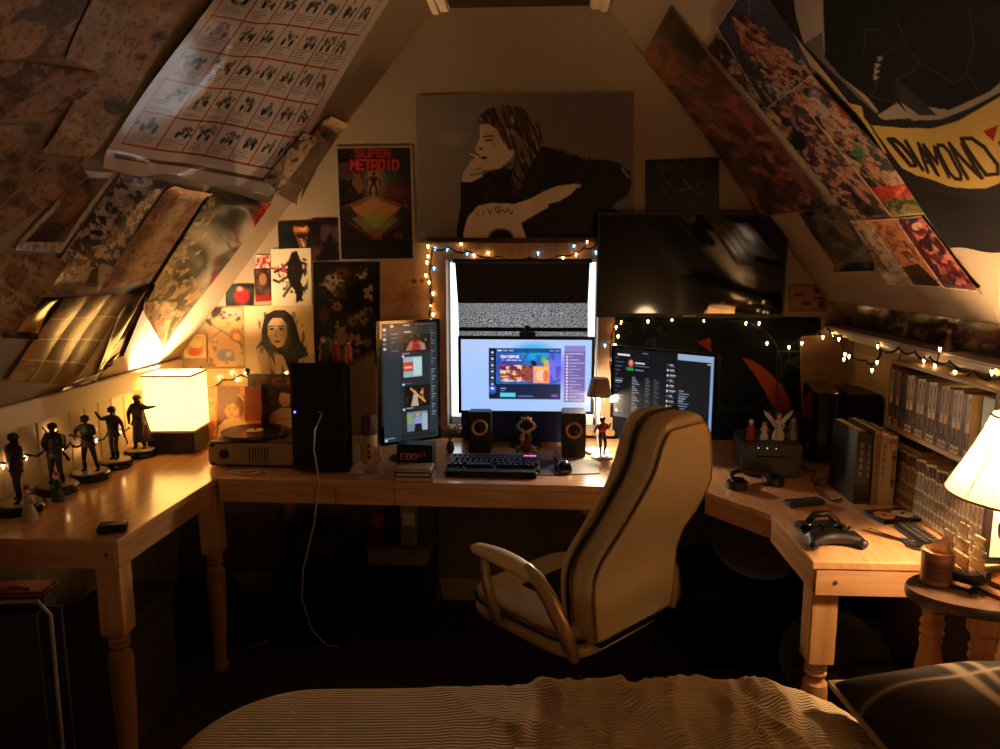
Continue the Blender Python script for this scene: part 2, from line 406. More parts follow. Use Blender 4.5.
po = bpy.data.objects.new('daylight_portal', pl); po.location = (-.0765, D + .11, 1.16); po.rotation_euler = (math.radians(-90), 0, 0); COL.objects.link(po)
try: pl.cycles.is_portal = True
except Exception: pl.energy = 0
# dark strip of moulding over the window head
tag(MB().box((-.10, D - .02, 1.603), (.76, .03, .016), bev=.004).build('picture_rail', wood('dark_rail_wood', (.34, .17, .10), (.2, .1, .06), .3, 'X')),
    'thin dark reddish wooden rail running above the window head', 'rail')

# blind: black cloth over a grey woven lower piece
bl = thing('window_blind', 'black cloth blind with grey woven lower band hung in the window', 'blind', (0, 0, 0))
def cloth(u, v): return .006 * np.sin(u * 9 + 1) * v + .012 * np.sin(u * 3.14) * (v)
def blindpt(x, y, Y=D - .035): return Yp(x, y, Y)
black_cloth = mat('black_cloth', (.075, .07, .07), .9, noise=.3, scale=40, bump=.3, bscale=400)
grid = [blindpt(455, 263), blindpt(590, 263), blindpt(588, 303), blindpt(458, 303)]
o = sheet('upper_cloth', grid, (0, -1, 0), None, black_cloth, 3, cloth, bl)
gw = bpy.data.materials.new('grey_weave'); gw.use_nodes = True; nt = gw.node_tree; b = nt.nodes['Principled BSDF']
tc = nt.nodes.new('ShaderNodeTexCoord'); n1 = nt.nodes.new('ShaderNodeTexNoise'); n1.inputs['Scale'].default_value = 230; n1.inputs['Detail'].default_value = 3
cr = nt.nodes.new('ShaderNodeValToRGB'); cr.color_ramp.elements[0].position = .38; cr.color_ramp.elements[0].color = (.03, .03, .032, 1); cr.color_ramp.elements[1].position = .66; cr.color_ramp.elements[1].color = (.55, .55, .56, 1)
nt.links.new(tc.outputs['Object'], n1.inputs['Vector']); nt.links.new(n1.outputs['Fac'], cr.inputs[0]); nt.links.new(cr.outputs[0], b.inputs['Base Color']); b.inputs['Roughness'].default_value = .9
tr = nt.nodes.new('ShaderNodeBsdfTranslucent'); nt.links.new(cr.outputs[0], tr.inputs['Color']); ms = nt.nodes.new('ShaderNodeMixShader'); ms.inputs[0].default_value = .42
nt.links.new(b.outputs[0], ms.inputs[1]); nt.links.new(tr.outputs[0], ms.inputs[2]); nt.links.new(ms.outputs[0], nt.nodes['Material Output'].inputs[0])
sheet('woven_band', [blindpt(458, 303), blindpt(588, 303), blindpt(588, 350), blindpt(459, 350)], (0, -1, 0), None, gw, 3, cloth, bl, off=.001)
mb = MB(); a = blindpt(459, 329, D - .055); c = blindpt(588, 329, D - .055)
mb.box(((a[0] + c[0]) / 2, D - .058, a[2]), (c[0] - a[0], .014, .016), bev=.004); mb.build('bottom_bar', black_cloth, bl)
a = blindpt(454, 262); c = blindpt(591, 262)
MB().tube([(a[0] - .005, D - .035, a[2] + .004), (c[0] + .005, D - .035, c[2] + .004)], .009).build('roller', black_cloth, bl)
# ------------------------------------------------------------------ pine desks
pineX = wood('pine_x', (.86, .65, .46), (.77, .55, .37), .24, 'X', 7)
pineY = wood('pine_y', (.86, .65, .46), (.77, .55, .37), .24, 'Y', 7)
pineZ = wood('pine_z', (.84, .63, .41), (.75, .53, .32), .40, 'Z', 7)
steel = mat('brushed_steel', (.62, .58, .52), .3, 1.0)
blackpl = mat('black_plastic', (.035, .035, .037), .45)
glossblack = mat('gloss_black', (.02, .02, .022), .08, coat=.6)
def leg(x, y, parent, h=.735, s=.068, name='leg'):
    mb = MB().box((x, y, h - .135), (s, s, .27), bev=.003)
    r = s / 2; z = h - .27
    prof = [(.022, 0), (.027, .01), (.027, .03), (.020, .045), (.024, .07), (r * .95, z * .55), (r, z * .80), (r * .93, z - .065), (r * .62, z - .055), (r * .60, z - .05),
            (r * .82, z - .042), (r * .84, z - .036), (r * .70, z - .03), (r * .84, z - .024), (r * .84, z - .018), (r * .68, z - .012), (r * .9, z - .004), (r * .9, z + .002)]
    mb.lathe(prof, (x, y, 0), 20)
    return mb.build(name, pineZ, parent)
def poly_top(poly, name, m, parent, z0=DZ - .024, z1=DZ):
    bm = bmesh.new(); vs = [bm.verts.new((x, y, z0)) for x, y in poly]; f = bm.faces.new(vs)
    r = bmesh.ops.extrude_face_region(bm, geom=[f]); bmesh.ops.translate(bm, verts=[g for g in r['geom'] if isinstance(g, bmesh.types.BMVert)], vec=(0, 0, z1 - z0))
    return MB().bm(bm).build(name, m, parent, bevel=.004)
def apron(p, q, parent, off=.018, t=.02, zt=DZ - .024, h=.062, m=None):
    p = Vector((*p, 0)); q = Vector((*q, 0)); d = (q - p); L = d.length; d.normalize(); n = Vector((-d.y, d.x, 0)); c = (p + q) / 2 + n * off
    mb = MB().box((c.x, c.y, zt - h / 2), (L, t, h), rz=math.atan2(d.y, d.x)); return mb.build('apron', m or pineX, parent, bevel=.002)

ld = thing('left_desk', 'pine desk along the left knee wall carrying the statuettes', 'desk', (0, 0, 0)); ld.name = 'pine_desk'
poly_top([(XW + .014, 1.872), (-1.150, 1.872), (-1.135, 2.467), (-1.135, D - .02), (XW + .014, D - .02)], 'desktop', pineY, ld)
apron((XW + .03, 1.872), (-1.165, 1.872), ld); apron((-1.150, 1.885), (-1.137, 2.44), ld, m=pineY)
leg(-1.200, 1.925, ld); leg(-1.185, 2.52, ld); leg(-1.60, 1.925, ld)
for z in (.70,): MB().lathe([(.006, 0), (.006, .004)], (0, 0, 0), 10, Matrix.Translation((-1.19, 1.882, .715)) @ Matrix.Rotation(math.pi / 2, 4, 'X')).build('bolt', steel, ld)

md = thing('pine_desk', 'long pine desk in front of the window holding the middle monitor', 'desk')
poly_top([(-1.133, 2.466), (.538, 2.432), (.538, D - .02), (-1.133, D - .02)], 'desktop', pineX, md)
for a_, b_ in ((-1.13, -.712), (-.709, -.503), (-.500, .535)):
    f = lambda x: 2.466 + (x + 1.133) / 1.671 * (2.432 - 2.466)
    apron((a_, f(a_)), (b_, f(b_)), md, off=.012)
leg(-1.095, 3.085, md); leg(.44, 2.95, md)
rd = thing('pine_desk', 'pine corner desk at the right with angled front edge and turned legs', 'desk')
poly_top([(.540, 2.425), (.703, 2.190), (.700, 1.835), (1.145, 1.835), (XR - .004, 1.835), (XR - .004, D - .02), (.540, D - .02)], 'desktop', pineY, rd)
apron((.553, 2.425), (.716, 2.190), rd, m=pineX); apron((.703, 2.19), (.703, 1.845), rd, off=.012, m=pineY); apron((.712, 1.835), (1.28, 1.835), rd, off=.012, h=.07)
leg(.746, 1.885, rd); leg(1.25, 1.90, rd)
for z in (.0,): MB().lathe([(.0055, 0), (.0055, .0015), (.003, .0025)], (0, 0, 0), 12, Matrix.Translation((.762, 1.8370, .703)) @ Matrix.Rotation(math.pi / 2, 4, 'X')).build('bolt', steel, rd)

# oval side table in front of the corner desk
st = thing('side_table', 'small oval dark-topped side table carrying the table lamp', 'table', (1.07, 1.665, 0))
topw = wood('side_table_wood', (.36, .26, .18), (.26, .18, .12), .3, 'X', 8)
mb = MB(); n = 48
prof = [(.93, .742), (.985, .745), (1.0, .753), (1.0, .763), (.985, .770)]
mb.loft([[(.215 * s * math.cos(2 * math.pi * i / n), .118 * s * math.sin(2 * math.pi * i / n), z) for i in range(n)] for s, z in prof]); mb.build('tabletop', topw, st)
def tleg(x, y, ang):
    mb = MB(); mb.box((x, y, .715), (.058, .045, .05), bev=.004)
    mb.lathe([(.015, .0), (.02, .02), (.018, .2), (.026, .45), (.03, .55), (.022, .60), (.026, .61), (.022, .622), (.028, .634), (.023, .646), (.028, .658), (.022, .668), (.026, .69)], (x, y, 0), 16); return mb.build('leg', pineZ, st)
tleg(-.07, -.055, 0); tleg(-.12, .06, 0); tleg(.12, .05, 0)
MB().box((.045, -.05, .37), (.055, .055, .74), bev=.004).build('post', pineZ, st)
# ------------------------------------------------------------------ posters
paper = art_mat('printed_paper', .5, spec=.3)
glossy = art_mat('glossy_print', .16, spec=.5, coat=.5)
semi = art_mat('semigloss_print', .28, spec=.5, coat=.2)
clothp = art_mat('printed_cloth', .9, spec=.1)
NB = (0, -1, 0)
def bbox_art(q, bg, k=2, pad=3):
    xs, ys = zip(*q); return Art(min(xs) - pad, min(ys) - pad, max(xs) + pad, max(ys) + pad, k, bg)
def wave(a=.004, f=3.0, ph=0.0, curl=0.0, side=0.0, cd=.12):
    """a: ripple height; curl: lift of the lower edge; side: lift of the right (+) or left (-) edge"""
    def g(u, v):
        r = a * (1 + np.sin(f * u * 2 + ph + v * 2) * np.cos(f * v * 1.3 + ph * 2)) * np.minimum(1, 12 * np.minimum(v, 1 - v) + .15)
        r = r + curl * np.clip((v - (1 - cd)) / cd, 0, 1) ** 2
        if side > 0: r = r + side * np.clip((u - .85) / .15, 0, 1) ** 2
        if side < 0: r = r - side * np.clip((.15 - u) / .15, 0, 1) ** 2
        return r
    return g
def poster(plane, q, art, label, m=None, cat='poster', bend=None, off=.003, pitch=1.0, group=None, name='poster'):
    det = {'B': 0, 'L': .45, 'R': .55, 'K': 0}[plane]
    if det > .2: art.noise((.06, .045, .04), 3.2, .56, 201, det * .7, shear=-.6 if plane == 'R' else .5, soft=.12, oct=4).noise((.86, .74, .60), 2.6, .60, 207, det * .45, shear=-.6 if plane == 'R' else .5, soft=.12, oct=4)
    if plane == 'B': c = [Yp(*p, D) for p in q]; n = NB
    elif plane == 'L': c = [onp(*p, NL, DL) for p in q]; n = (1.2528, 0, -1.0)
    elif plane == 'R': c = [onp(*p, NR, DR) for p in q]; n = (-1.25, 0, -1.0)
    elif plane == 'K': c = [Xp(*p, XR) for p in q]; n = (-1, 0, 0)
    if plane in 'LR': n = (n[0], 0, n[2])
    o = sheet(name, c, n, art, m or paper, pitch, bend, off=off)
    return tag(o, label, cat, group)
def border(art, q, w, col, inner=None):
    """paint a white margin along a quad"""
    for a, b in zip(q, q[1:] + q[:1]): art.line([a, b], 2 * w, col)

def figure_blob(art, cx, cy, h, col, seed, a=1.0):
    rs = np.random.RandomState(seed)
    art.ell(cx, cy - h * .42, h * .07, h * .09, col, a)
    art.poly([(cx - h * .15, cy - h * .3), (cx + h * .15, cy - h * .3), (cx + h * .08, cy + .05 * h), (cx - h * .08, cy + .05 * h)], col, a)
    for s in (-1, 1):
        art.line([(cx + s * h * .12, cy - h * .28), (cx + s * h * (.2 + .1 * rs.rand()), cy - h * .1), (cx + s * h * .25, cy + h * (.1 * rs.rand()))], h * .06, col, a)
        art.line([(cx + s * h * .05, cy), (cx + s * h * (.1 + .06 * rs.rand()), cy + h * .25), (cx + s * h * .12, cy + h * .48)], h * .08, col, a)

# --- gable wall: black-and-white photograph of a seated person with a guitar
q = [(416, 96), (634, 91), (634, 239), (418, 243)]
A = bbox_art(q, (.44, .40, .37), 3)
A.noise((.50, .46, .43), 60, .35, 3, .8, soft=.4).ell(440, 180, 60, 90, (.48, .44, .41), .6, soft=.5).ell(600, 110, 60, 50, (.36, .32, .30), .7, soft=.6)
A.ell(453, 139, 12, 6, (.60, .56, .53), .6, soft=.9)
coat = (.035, .03, .03)
A.poly([(458, 243), (457, 228), (461, 205), (461, 182), (476, 180), (484, 174), (500, 168), (512, 170), (530, 150), (545, 147), (558, 150), (575, 156), (588, 160), (606, 160), (618, 163), (627, 171), (632, 182), (628, 195), (612, 206), (620, 214), (605, 222), (580, 231), (555, 238), (530, 243)], coat)
A.noise((.11, .10, .095), 7, .55, 8, .7, region=[(462, 182), (545, 148), (630, 165), (630, 195), (560, 235), (500, 205)], shear=.6)
A.line([(556, 151), (562, 149), (568, 154), (576, 155)], 2.2, (.30, .27, .25), .8).line([(622, 169), (628, 177)], 2.4, (.62, .60, .56), .8)
A.poly([(463, 243), (464, 230), (468, 217), (478, 206), (492, 203), (515, 204), (530, 199), (545, 191), (558, 186), (575, 184), (580, 185), (570, 195), (558, 202), (548, 204), (549, 208), (535, 216), (521, 223), (525, 234), (528, 243)], (.88, .80, .70))
A.noise((.93, .86, .76), 22, .45, 5, .5, region=[(463, 243), (470, 210), (520, 204), (580, 185), (548, 206), (521, 223), (528, 243)])
A.poly([(521, 223), (549, 207), (552, 203), (600, 205), (600, 240), (527, 240)], coat)
A.ell(501, 238, 12, 9, (.05, .04, .04)).ell(578, 186, 3, 2, (.75, .75, .72))
for pts in ([(477, 212), (478, 216)], [(483, 211), (484, 215)], [(488, 209), (490, 214), (492, 210)], [(497, 213), (495, 208), (500, 207), (498, 213), (503, 210), (506, 213), (508, 209), (511, 214), (513, 211)]): A.line(pts, .8, (.12, .1, .1))
skin = (.78, .68, .58)
A.poly([(480, 121), (495, 117), (508, 124), (515, 140), (513, 157), (500, 169), (486, 170), (479, 166), (478, 160), (481, 156), (477, 153), (475, 149), (480, 138)], skin)
A.poly([(480, 121), (495, 117), (505, 135), (495, 150), (484, 134)], (.66, .56, .47), .6)
A.line([(485, 141), (492, 140)], 1.8, (.14, .11, .1)).line([(483, 137), (493, 136)], 1.4, (.2, .16, .14)).ell(484, 158, 3.5, 1.4, (.2, .13, .12)).ell(481, 149, 2, 1.4, (.3, .24, .2))
A.poly([(462, 182), (463, 174), (470, 163), (476, 157), (484, 160), (482, 165), (488, 168), (480, 172), (484, 176), (472, 182)], skin).line([(474, 170), (482, 168)], 1, (.3, .22, .2)).line([(470, 175), (480, 174)], 1, (.3, .22, .2))
A.line([(470, 154), (478, 157)], 1.6, (.8, .78, .75))
hair = (.22, .165, .13)
A.poly([(476, 125), (480, 115), (490, 108), (505, 105), (520, 107), (532, 114), (540, 127), (543, 142), (535, 158), (525, 175), (520, 190), (514, 196), (510, 186), (513, 168), (516, 150), (509, 150), (503, 142), (497, 129), (488, 124)], hair)
hp = [(476, 125), (480, 115), (490, 108), (505, 105), (520, 107), (532, 114), (540, 127), (543, 142), (535, 158), (525, 175), (520, 190), (514, 196), (510, 186), (513, 168), (516, 150), (509, 150), (503, 142), (497, 129), (488, 124)]
A.noise((.50, .40, .31), 5, .50, 61, .85, region=hp, dirx=2.2, diry=.35, shear=-.45, soft=.1).noise((.10, .07, .06), 5, .56, 62, .8, region=hp, dirx=2.4, diry=.35, shear=-.45, soft=.1).noise((.74, .64, .52), 4, .66, 63, .7, region=hp, dirx=2.2, diry=.3, shear=-.3, soft=.1)
A.line([(487, 200), (489, 183), (495, 172)], 1.4, (.2, .2, .22))
border(A, q, .8, (.50, .46, .42))
poster('B', q, A, 'wide black and white poster of a long-haired smoker with a guitar above the window', paper, bend=wave(.003, 2, 1, .012, 0, .06), pitch=.8)

# --- game poster with red title
q = [(336, 147), (412, 146), (415, 260), (340, 261)]
A = bbox_art(q, (.06, .05, .05), 3)
A.ell(375, 235, 34, 50, (.10, .05, .05), 1, soft=.3)
A.poly([(340, 208), (374, 194), (412, 208), (376, 240)], (.42, .22, .14)).poly([(352, 208), (374, 199), (400, 208), (376, 228)], (.62, .38, .22)).ell(376, 222, 18, 8, (.35, .5, .22), .7, soft=.5)
A.ell(389, 178, 14, 12, (.1, .38, .24), .55, soft=.7).ell(396, 192, 14, 8, (.55, .14, .10), .6, soft=.7).ell(374, 180, 10, 20, (.62, .48, .34), .75, soft=.5)
A.ell(347, 171, 9, 9, (.30, .22, .2), .9).ell(347, 171, 6, 6, (.22, .1, .09), .8).poly([(354, 176), (360, 172), (364, 188), (360, 194), (352, 184)], (.5, .32, .18), .8)
figure_blob(A, 374, 184, 24, (.16, .08, .08), 4)
A.line([(342, 215), (374, 198), (410, 212)], 1, (.5, .42, .36), .6).line([(344, 218), (376, 242), (408, 216)], 1, (.5, .3, .2), .6)
for sx in (-1, 1): A.poly([(376 + sx * 34, 208), (376 + sx * 26, 206), (376 + sx * 18, 216), (376 + sx * 30, 222)], (.12, .1, .1)).ell(376 + sx * 14, 250, 8, 6, (.2, .14, .14), .8)
A.rect(341, 240, 413, 257, (.03, .03, .035), .75).ell(376, 252, 30, 4, (.16, .13, .15), .6)
A.noise((.55, .42, .32), 5, .68, 3, .4, region=[(340, 163), (412, 163), (412, 240), (340, 240)])
A.poly([(352, 149), (395, 149), (402, 171), (350, 171)], (.22, .03, .03))
A.text('SUPER', 356.5, 157, 7.2, (.58, .14, .11), 2.0, .78, gap=.26).text('METROID', 351.5, 169.5, 9.0, (.64, .16, .12), 2.2, .62, gap=.24)
border(A, q, 1.7, (.62, .56, .50))
poster('B', q, A, 'portrait poster with white border and red title SUPER METROID left of the guitar photo', semi, bend=wave(.002, 2, 0), pitch=.55)

# small prints of the gable wall
def busy(q, bg, cols, seed, scale=7, k=2, thr=.5, shear=0):
    A = bbox_art(q, bg, k)
    for i, c in enumerate(cols): A.noise(c, scale * (1 + .35 * i), thr + .03 * i, seed + 11 * i, .9, shear=shear * (-1) ** i)
    return A
q = [(645, 160), (719, 157), (719, 216), (645, 216)]
A = busy(q, (.045, .045, .055), [(.09, .09, .11), (.15, .15, .17)], 21, 9, 2, .6)
for pts in ([(656, 163), (661, 172), (668, 184), (676, 193)], [(670, 166), (666, 172)], [(683, 178), (690, 188), (700, 195)], [(680, 190), (692, 188)]): A.line(pts, 1.6, (.42, .40, .38), .7)
for i in range(16): A.ell(660 + (i * 37) % 55, 163 + (i * 23) % 45, .9, .9, (.5, .48, .45), .8)
poster('B', q, A, 'dark landscape print with pale scribbles just above the wall television', semi)
q = [(278, 222), (311, 221), (311, 248), (279, 249)]
A = bbox_art(q, (.06, .09, .09), 3); A.rect(278, 221, 312, 250, (.05, .09, .09)).ell(301, 229, 8, 7, (.78, .42, .24)).poly([(295, 232), (308, 232), (306, 248), (300, 248)], (.5, .3, .2)).ell(303, 228, 4, 3, (.9, .62, .4)).poly([(282, 236), (294, 226), (292, 249), (280, 249)], (.08, .12, .11)).line([(300, 234), (304, 246)], 1.5, (.85, .75, .6)).noise((.03, .03, .04), 5, .55, 2, .8)
poster('B', q, A, 'small dark print with an orange glowing head, upper of the left cluster', semi)
q = [(311, 219), (340, 218), (340, 260), (312, 261)]
A = busy(q, (.10, .06, .07), [(.18, .10, .12), (.05, .04, .06), (.30, .2, .2)], 31, 8, 2, .5); A.poly([(318, 260), (330, 232), (336, 244), (338, 260)], (.06, .04, .06))
poster('B', q, A, 'small dark maroon print touching the left edge of the red titled poster', semi)
q = [(271, 249), (311, 248), (312, 305), (272, 306)]
A = bbox_art(q, (.86, .80, .68), 3)
A.poly([(292, 252), (297, 251), (299, 256), (302, 263), (304, 272), (301, 281), (304, 290), (302, 300), (296, 303), (296, 292), (290, 284), (287, 274), (288, 262)], (.10, .07, .06))
for pts in ([(289, 262), (281, 270), (275, 272)], [(300, 262), (306, 264), (305, 275)], [(289, 276), (279, 282), (274, 280)], [(296, 292), (302, 300)], [(291, 286), (284, 296)]): A.line(pts, 2.6, (.13, .08, .07))
A.line([(272, 268), (286, 272), (282, 264)], 2, (.65, .12, .08)).noise((.12, .08, .07), 4, .62, 6, .9, region=[(277, 260), (308, 258), (308, 300), (280, 290)]).noise((.6, .12, .08), 4, .74, 8, .9, region=[(272, 262), (300, 262), (292, 300), (275, 290)])
poster('B', q, A, 'white print of a dark armoured warrior in ink, beside the black floral poster', semi)
q = [(256, 255), (270.5, 255), (270.5, 268), (256, 268)]
poster('B', q, busy(q, (.8, .6, .5), [(.6, .1, .08), (.9, .85, .8)], 41, 3, 3, .5), 'tiny red and white sticker print left of the armoured warrior print', semi)
q = [(254, 269), (270.5, 268), (271, 301), (256, 302)]
A = busy(q, (.22, .14, .10), [(.34, .22, .16), (.12, .08, .07)], 43, 4, 3, .5); A.rect(255, 295, 272, 302, (.5, .1, .07)).ell(263, 279, 4, 6, (.55, .38, .28))
poster('B', q, A, 'narrow brown card print with red foot below the tiny sticker print', semi)
q = [(226, 284), (254, 284), (254, 305), (226, 306)]
A = bbox_art(q, (.06, .05, .06), 3); A.noise((.1, .2, .16), 5, .5, 3).ell(242, 296, 7, 7, (.85, .10, .14), .95, soft=.5).ell(240, 289, 3, 2.5, (.9, .5, .5)).poly([(228, 290), (233, 289), (234, 300), (229, 303)], (.12, .2, .18))
poster('B', q, A, 'small dark landscape print with a bright crimson creature', semi)
q = [(206, 307), (243, 307), (244, 366), (207, 367)]
A = bbox_art(q, (.72, .56, .36), 3)
A.noise((.10, .07, .06), 12, .5, 5, .95, region=[(205, 307), (243, 307), (243, 330), (230, 326), (218, 332), (206, 322)]).ell(233, 314, 10, 6, (.62, .58, .50)).ell(208.5, 314, 3, 5, (.7, .66, .5)).ell(236, 335, 6, 7, (.55, .3, .14)).ell(237, 337, 4, 4, (.85, .65, .4))
A.ell(226, 355, 9, 6, (.16, .18, .22)).ell(229, 354, 3, 3, (.6, .6, .6)).noise((.16, .1, .08), 6, .62, 9, .8)
for pts in ([(210, 340), (222, 330), (243, 346)], [(212, 325), (228, 334)]): A.line(pts, .9, (.15, .08, .06))
poster('B', q, A, 'tan print of ink splatter and small character above the record player sleeves', semi)
# portrait photo
q = [(244, 306), (313, 305), (315, 374), (246, 375)]
A = bbox_art(q, (.80, .70, .54), 3)
A.ell(258, 360, 26, 30, (.72, .62, .47), .6, soft=.6)
hair = (.07, .055, .05)
A.poly([(262, 330), (265, 315), (275, 310), (285, 310), (293, 316), (297, 327), (300, 340), (306, 348), (311, 362), (314, 375), (272, 375), (268, 362), (258, 356), (256, 348), (262, 340)], hair)
A.poly([(256, 349), (262, 345), (272, 358), (280, 375), (262, 375)], (.62, .52, .40)).poly([(274, 352), (284, 356), (290, 375), (277, 375)], (.7, .6, .46))
A.noise((.22, .17, .14), 5, .55, 66, .7, region=[(258, 312), (300, 312), (314, 375), (262, 375)], dirx=1.6, diry=.4, soft=.1)
sk = (.82, .72, .57)
A.poly([(268, 325), (272, 318), (282, 318), (287, 325), (287, 337), (283, 346), (278, 348), (272, 343), (268, 335)], sk)
A.ell(285, 334, 4, 12, (.58, .47, .36), .6, soft=.8).ell(272, 341, 3, 4, (.68, .57, .44), .5, soft=.8).ell(277, 322, 6, 3, (.9, .82, .68), .5, soft=.8)
for x in (272, 281.5): A.ell(x, 329, 2.2, 1.1, (.14, .1, .09)).line([(x - 3, 326.5), (x + 2.6, 326)], 1, (.2, .15, .12))
A.line([(276.5, 330), (275.5, 336), (278, 337)], .9, (.5, .38, .3)).ell(277.5, 341.5, 3, 1.3, (.42, .22, .18)).line([(268, 322), (276, 313), (287, 320)], 2.2, hair)
poster('B', q, A, 'black and white portrait photo of a long dark-haired person with parted lips', semi, pitch=.6)
# floral
q = [(313, 262), (380, 262), (380, 366), (315, 366)]
A = bbox_art(q, (.05, .04, .04), 3)
rs = np.random.RandomState(5)
for i in range(26):
    cx, cy = 324 + 48 * rs.rand(), 270 + 88 * rs.rand(); r = 4 + 5 * rs.rand(); c = [(.50, .38, .30), (.42, .33, .22), (.34, .14, .10), (.62, .52, .42), (.2, .2, .12)][i % 5]
    for k in range(6):
        a_ = k * 1.05 + i; A.ell(cx + r * .55 * math.cos(a_), cy + r * .55 * math.sin(a_), r * .5, r * .32, c, .8, rot=a_)
    A.ell(cx, cy, r * .25, r * .25, (.08, .05, .04))
A.ell(341, 338, 8, 7, (.40, .30, .20)).noise((.05, .04, .04), 9, .55, 3, .85).rect(313, 262, 319, 366, (.03, .03, .03)).rect(373, 262, 381, 366, (.03, .03, .035)).rect(313, 262, 381, 266, (.03, .03, .03))
poster('B', q, A, 'black poster full of faded roses and skulls left of the tall monitor', semi, pitch=.7)
q = [(380, 261), (429, 260), (430, 345), (381, 346)]
A = bbox_art(q, (.66, .50, .36), 2)
A.noise((.72, .56, .42), 14, .5, 6, .6)
for i in range(7):
    a_ = i * .9; A.line([(405, 296), (405 + 12 * math.cos(a_), 296 + 11 * math.sin(a_)), (405 + 17 * math.cos(a_ + .4), 296 + 16 * math.sin(a_ + .4))], .8, (.45, .22, .15), .7)
A.ell(414, 281, 3, 2.4, (.25, .16, .12), .8).ell(422, 281, 2, 2, (.25, .16, .12), .8).ell(405, 296, 7, 6, (.55, .32, .22), .45, soft=.5)
poster('B', q, A, 'pale tan print with a faint brown sketch of a flower beside the window casing', paper)
q = [(203, 368), (250, 368), (251, 391), (204, 392)]
A = bbox_art(q, (.88, .78, .58), 2); A.line([(206, 372), (248, 372)], .6, (.7, .6, .45)); border(A, q, .6, (.6, .48, .34))
poster('B', q, A, 'blank cream card pinned above the vinyl sleeves', paper)
# sticker over the lamp
q = [(184, 334), (208, 334), (208, 358), (184, 358)]
A = bbox_art(q, (.9, .82, .62), 3); A.ell(196, 346, 10, 9, (.78, .68, .42)).ell(196, 343, 7, 5, (.9, .84, .66)).rect(190, 348, 203, 353, (.8, .42, .30)).ell(195, 353, 6, 3, (.75, .36, .26)); border(A, q, .5, (.86, .76, .55))
poster('B', q, A, 'little cream sticker print with a red and yellow badge above the box lamp', paper, pitch=.7)
q = [(787, 284), (826, 284), (827, 311), (789, 312)]
A = bbox_art(q, (.52, .36, .26), 3); A.rect(791, 287, 824, 308, (.58, .40, .29))
for (x0, y0, x1, y1) in ((793, 293, 804, 296), (802, 301, 810, 305), (814, 287, 825, 293), (813, 297, 824, 300), (818, 301, 824, 308)): A.rect(x0, y0, x1, y1, (.2, .1, .08), .8)
border(A, q, .8, (.3, .2, .15))
poster('B', q, A, 'small pinkish printed ticket pinned right of the wall television', paper, cat='print')

# big dark tapestry under the television with crescent
q = [(600, 317), (820, 317), (822, 440), (602, 440)]
A = bbox_art(q, (.06, .08, .09), 2)
A.noise((.09, .12, .14), 30, .45, 4, .7, soft=.4).noise((.14, .16, .17), 4, .70, 9, .5)
A.poly([(741, 357), (752, 360), (768, 371), (782, 386), (790, 402), (792, 420), (786, 440), (774, 440), (776, 424), (772, 406), (763, 388), (752, 371)], (.66, .30, .15))
A.poly([(697, 342), (710, 337), (711, 352)], (.55, .22, .14))
for s_, e_ in ((0.0, 2.2), (2.6, 4.4)):
    pts = [(735 + 46 * math.cos(t), 365 + 44 * math.sin(t)) for t in np.linspace(s_ - 1.9, e_ - 1.9, 22)]; A.line(pts, 1.0, (.34, .36, .34), .8)
A.line([(752, 418), (772, 402), (790, 352)], 1, (.32, .33, .32), .7)
for r_ in (4, 7, 10): A.line([(795 - r_, 362), (795 + r_ * .8, 362 - r_ * .8), (795 + r_ * .8, 362 + r_ * .8), (795 - r_, 362)], .8, (.24, .32, .34), .8)
A.rect(776, 350, 820, 352, (.25, .32, .34), .8).rect(776, 350, 778, 400, (.2, .27, .29), .7)
A.noise((.26, .3, .3), 6, .64, 14, .5, region=[(612, 318), (690, 318), (700, 346), (612, 346)])
tp = poster('B', q, A, 'dark teal cloth tapestry with orange crescent hung below the television', clothp, cat='tapestry', bend=wave(.004, 4, .5), name='tapestry')
# pale boards on the right end of the gable wall and knee wall
q = [(799, 336), (848, 334), (848, 430), (801, 430)]
A = bbox_art(q, (.50, .38, .24), 2); A.noise((.42, .31, .2), 25, .5, 3, .5).ell(818, 372, 5, 4, (.4, .28, .18), .5, soft=.8); border(A, q, 1, (.58, .45, .3))
poster('B', q, A, 'plain tan sheet of card right of the dark tapestry', paper, off=.008, cat='card')
q = [(856, 352), (893, 362), (889, 432), (856, 424)]
A = bbox_art(q, (.70, .58, .42), 2); A.line([(866, 372), (872, 380), (878, 384)], .8, (.5, .38, .28)).line([(864, 383), (872, 385), (880, 382)], .8, (.5, .38, .28))
poster('K', q, A, 'pale sheet with a faint sketch on the right knee wall', paper, cat='card')

# ---- left slope
def fold(u, v, s=.012): return s * np.exp(-((u * .9 + v * .6 - .75) / .08) ** 2)
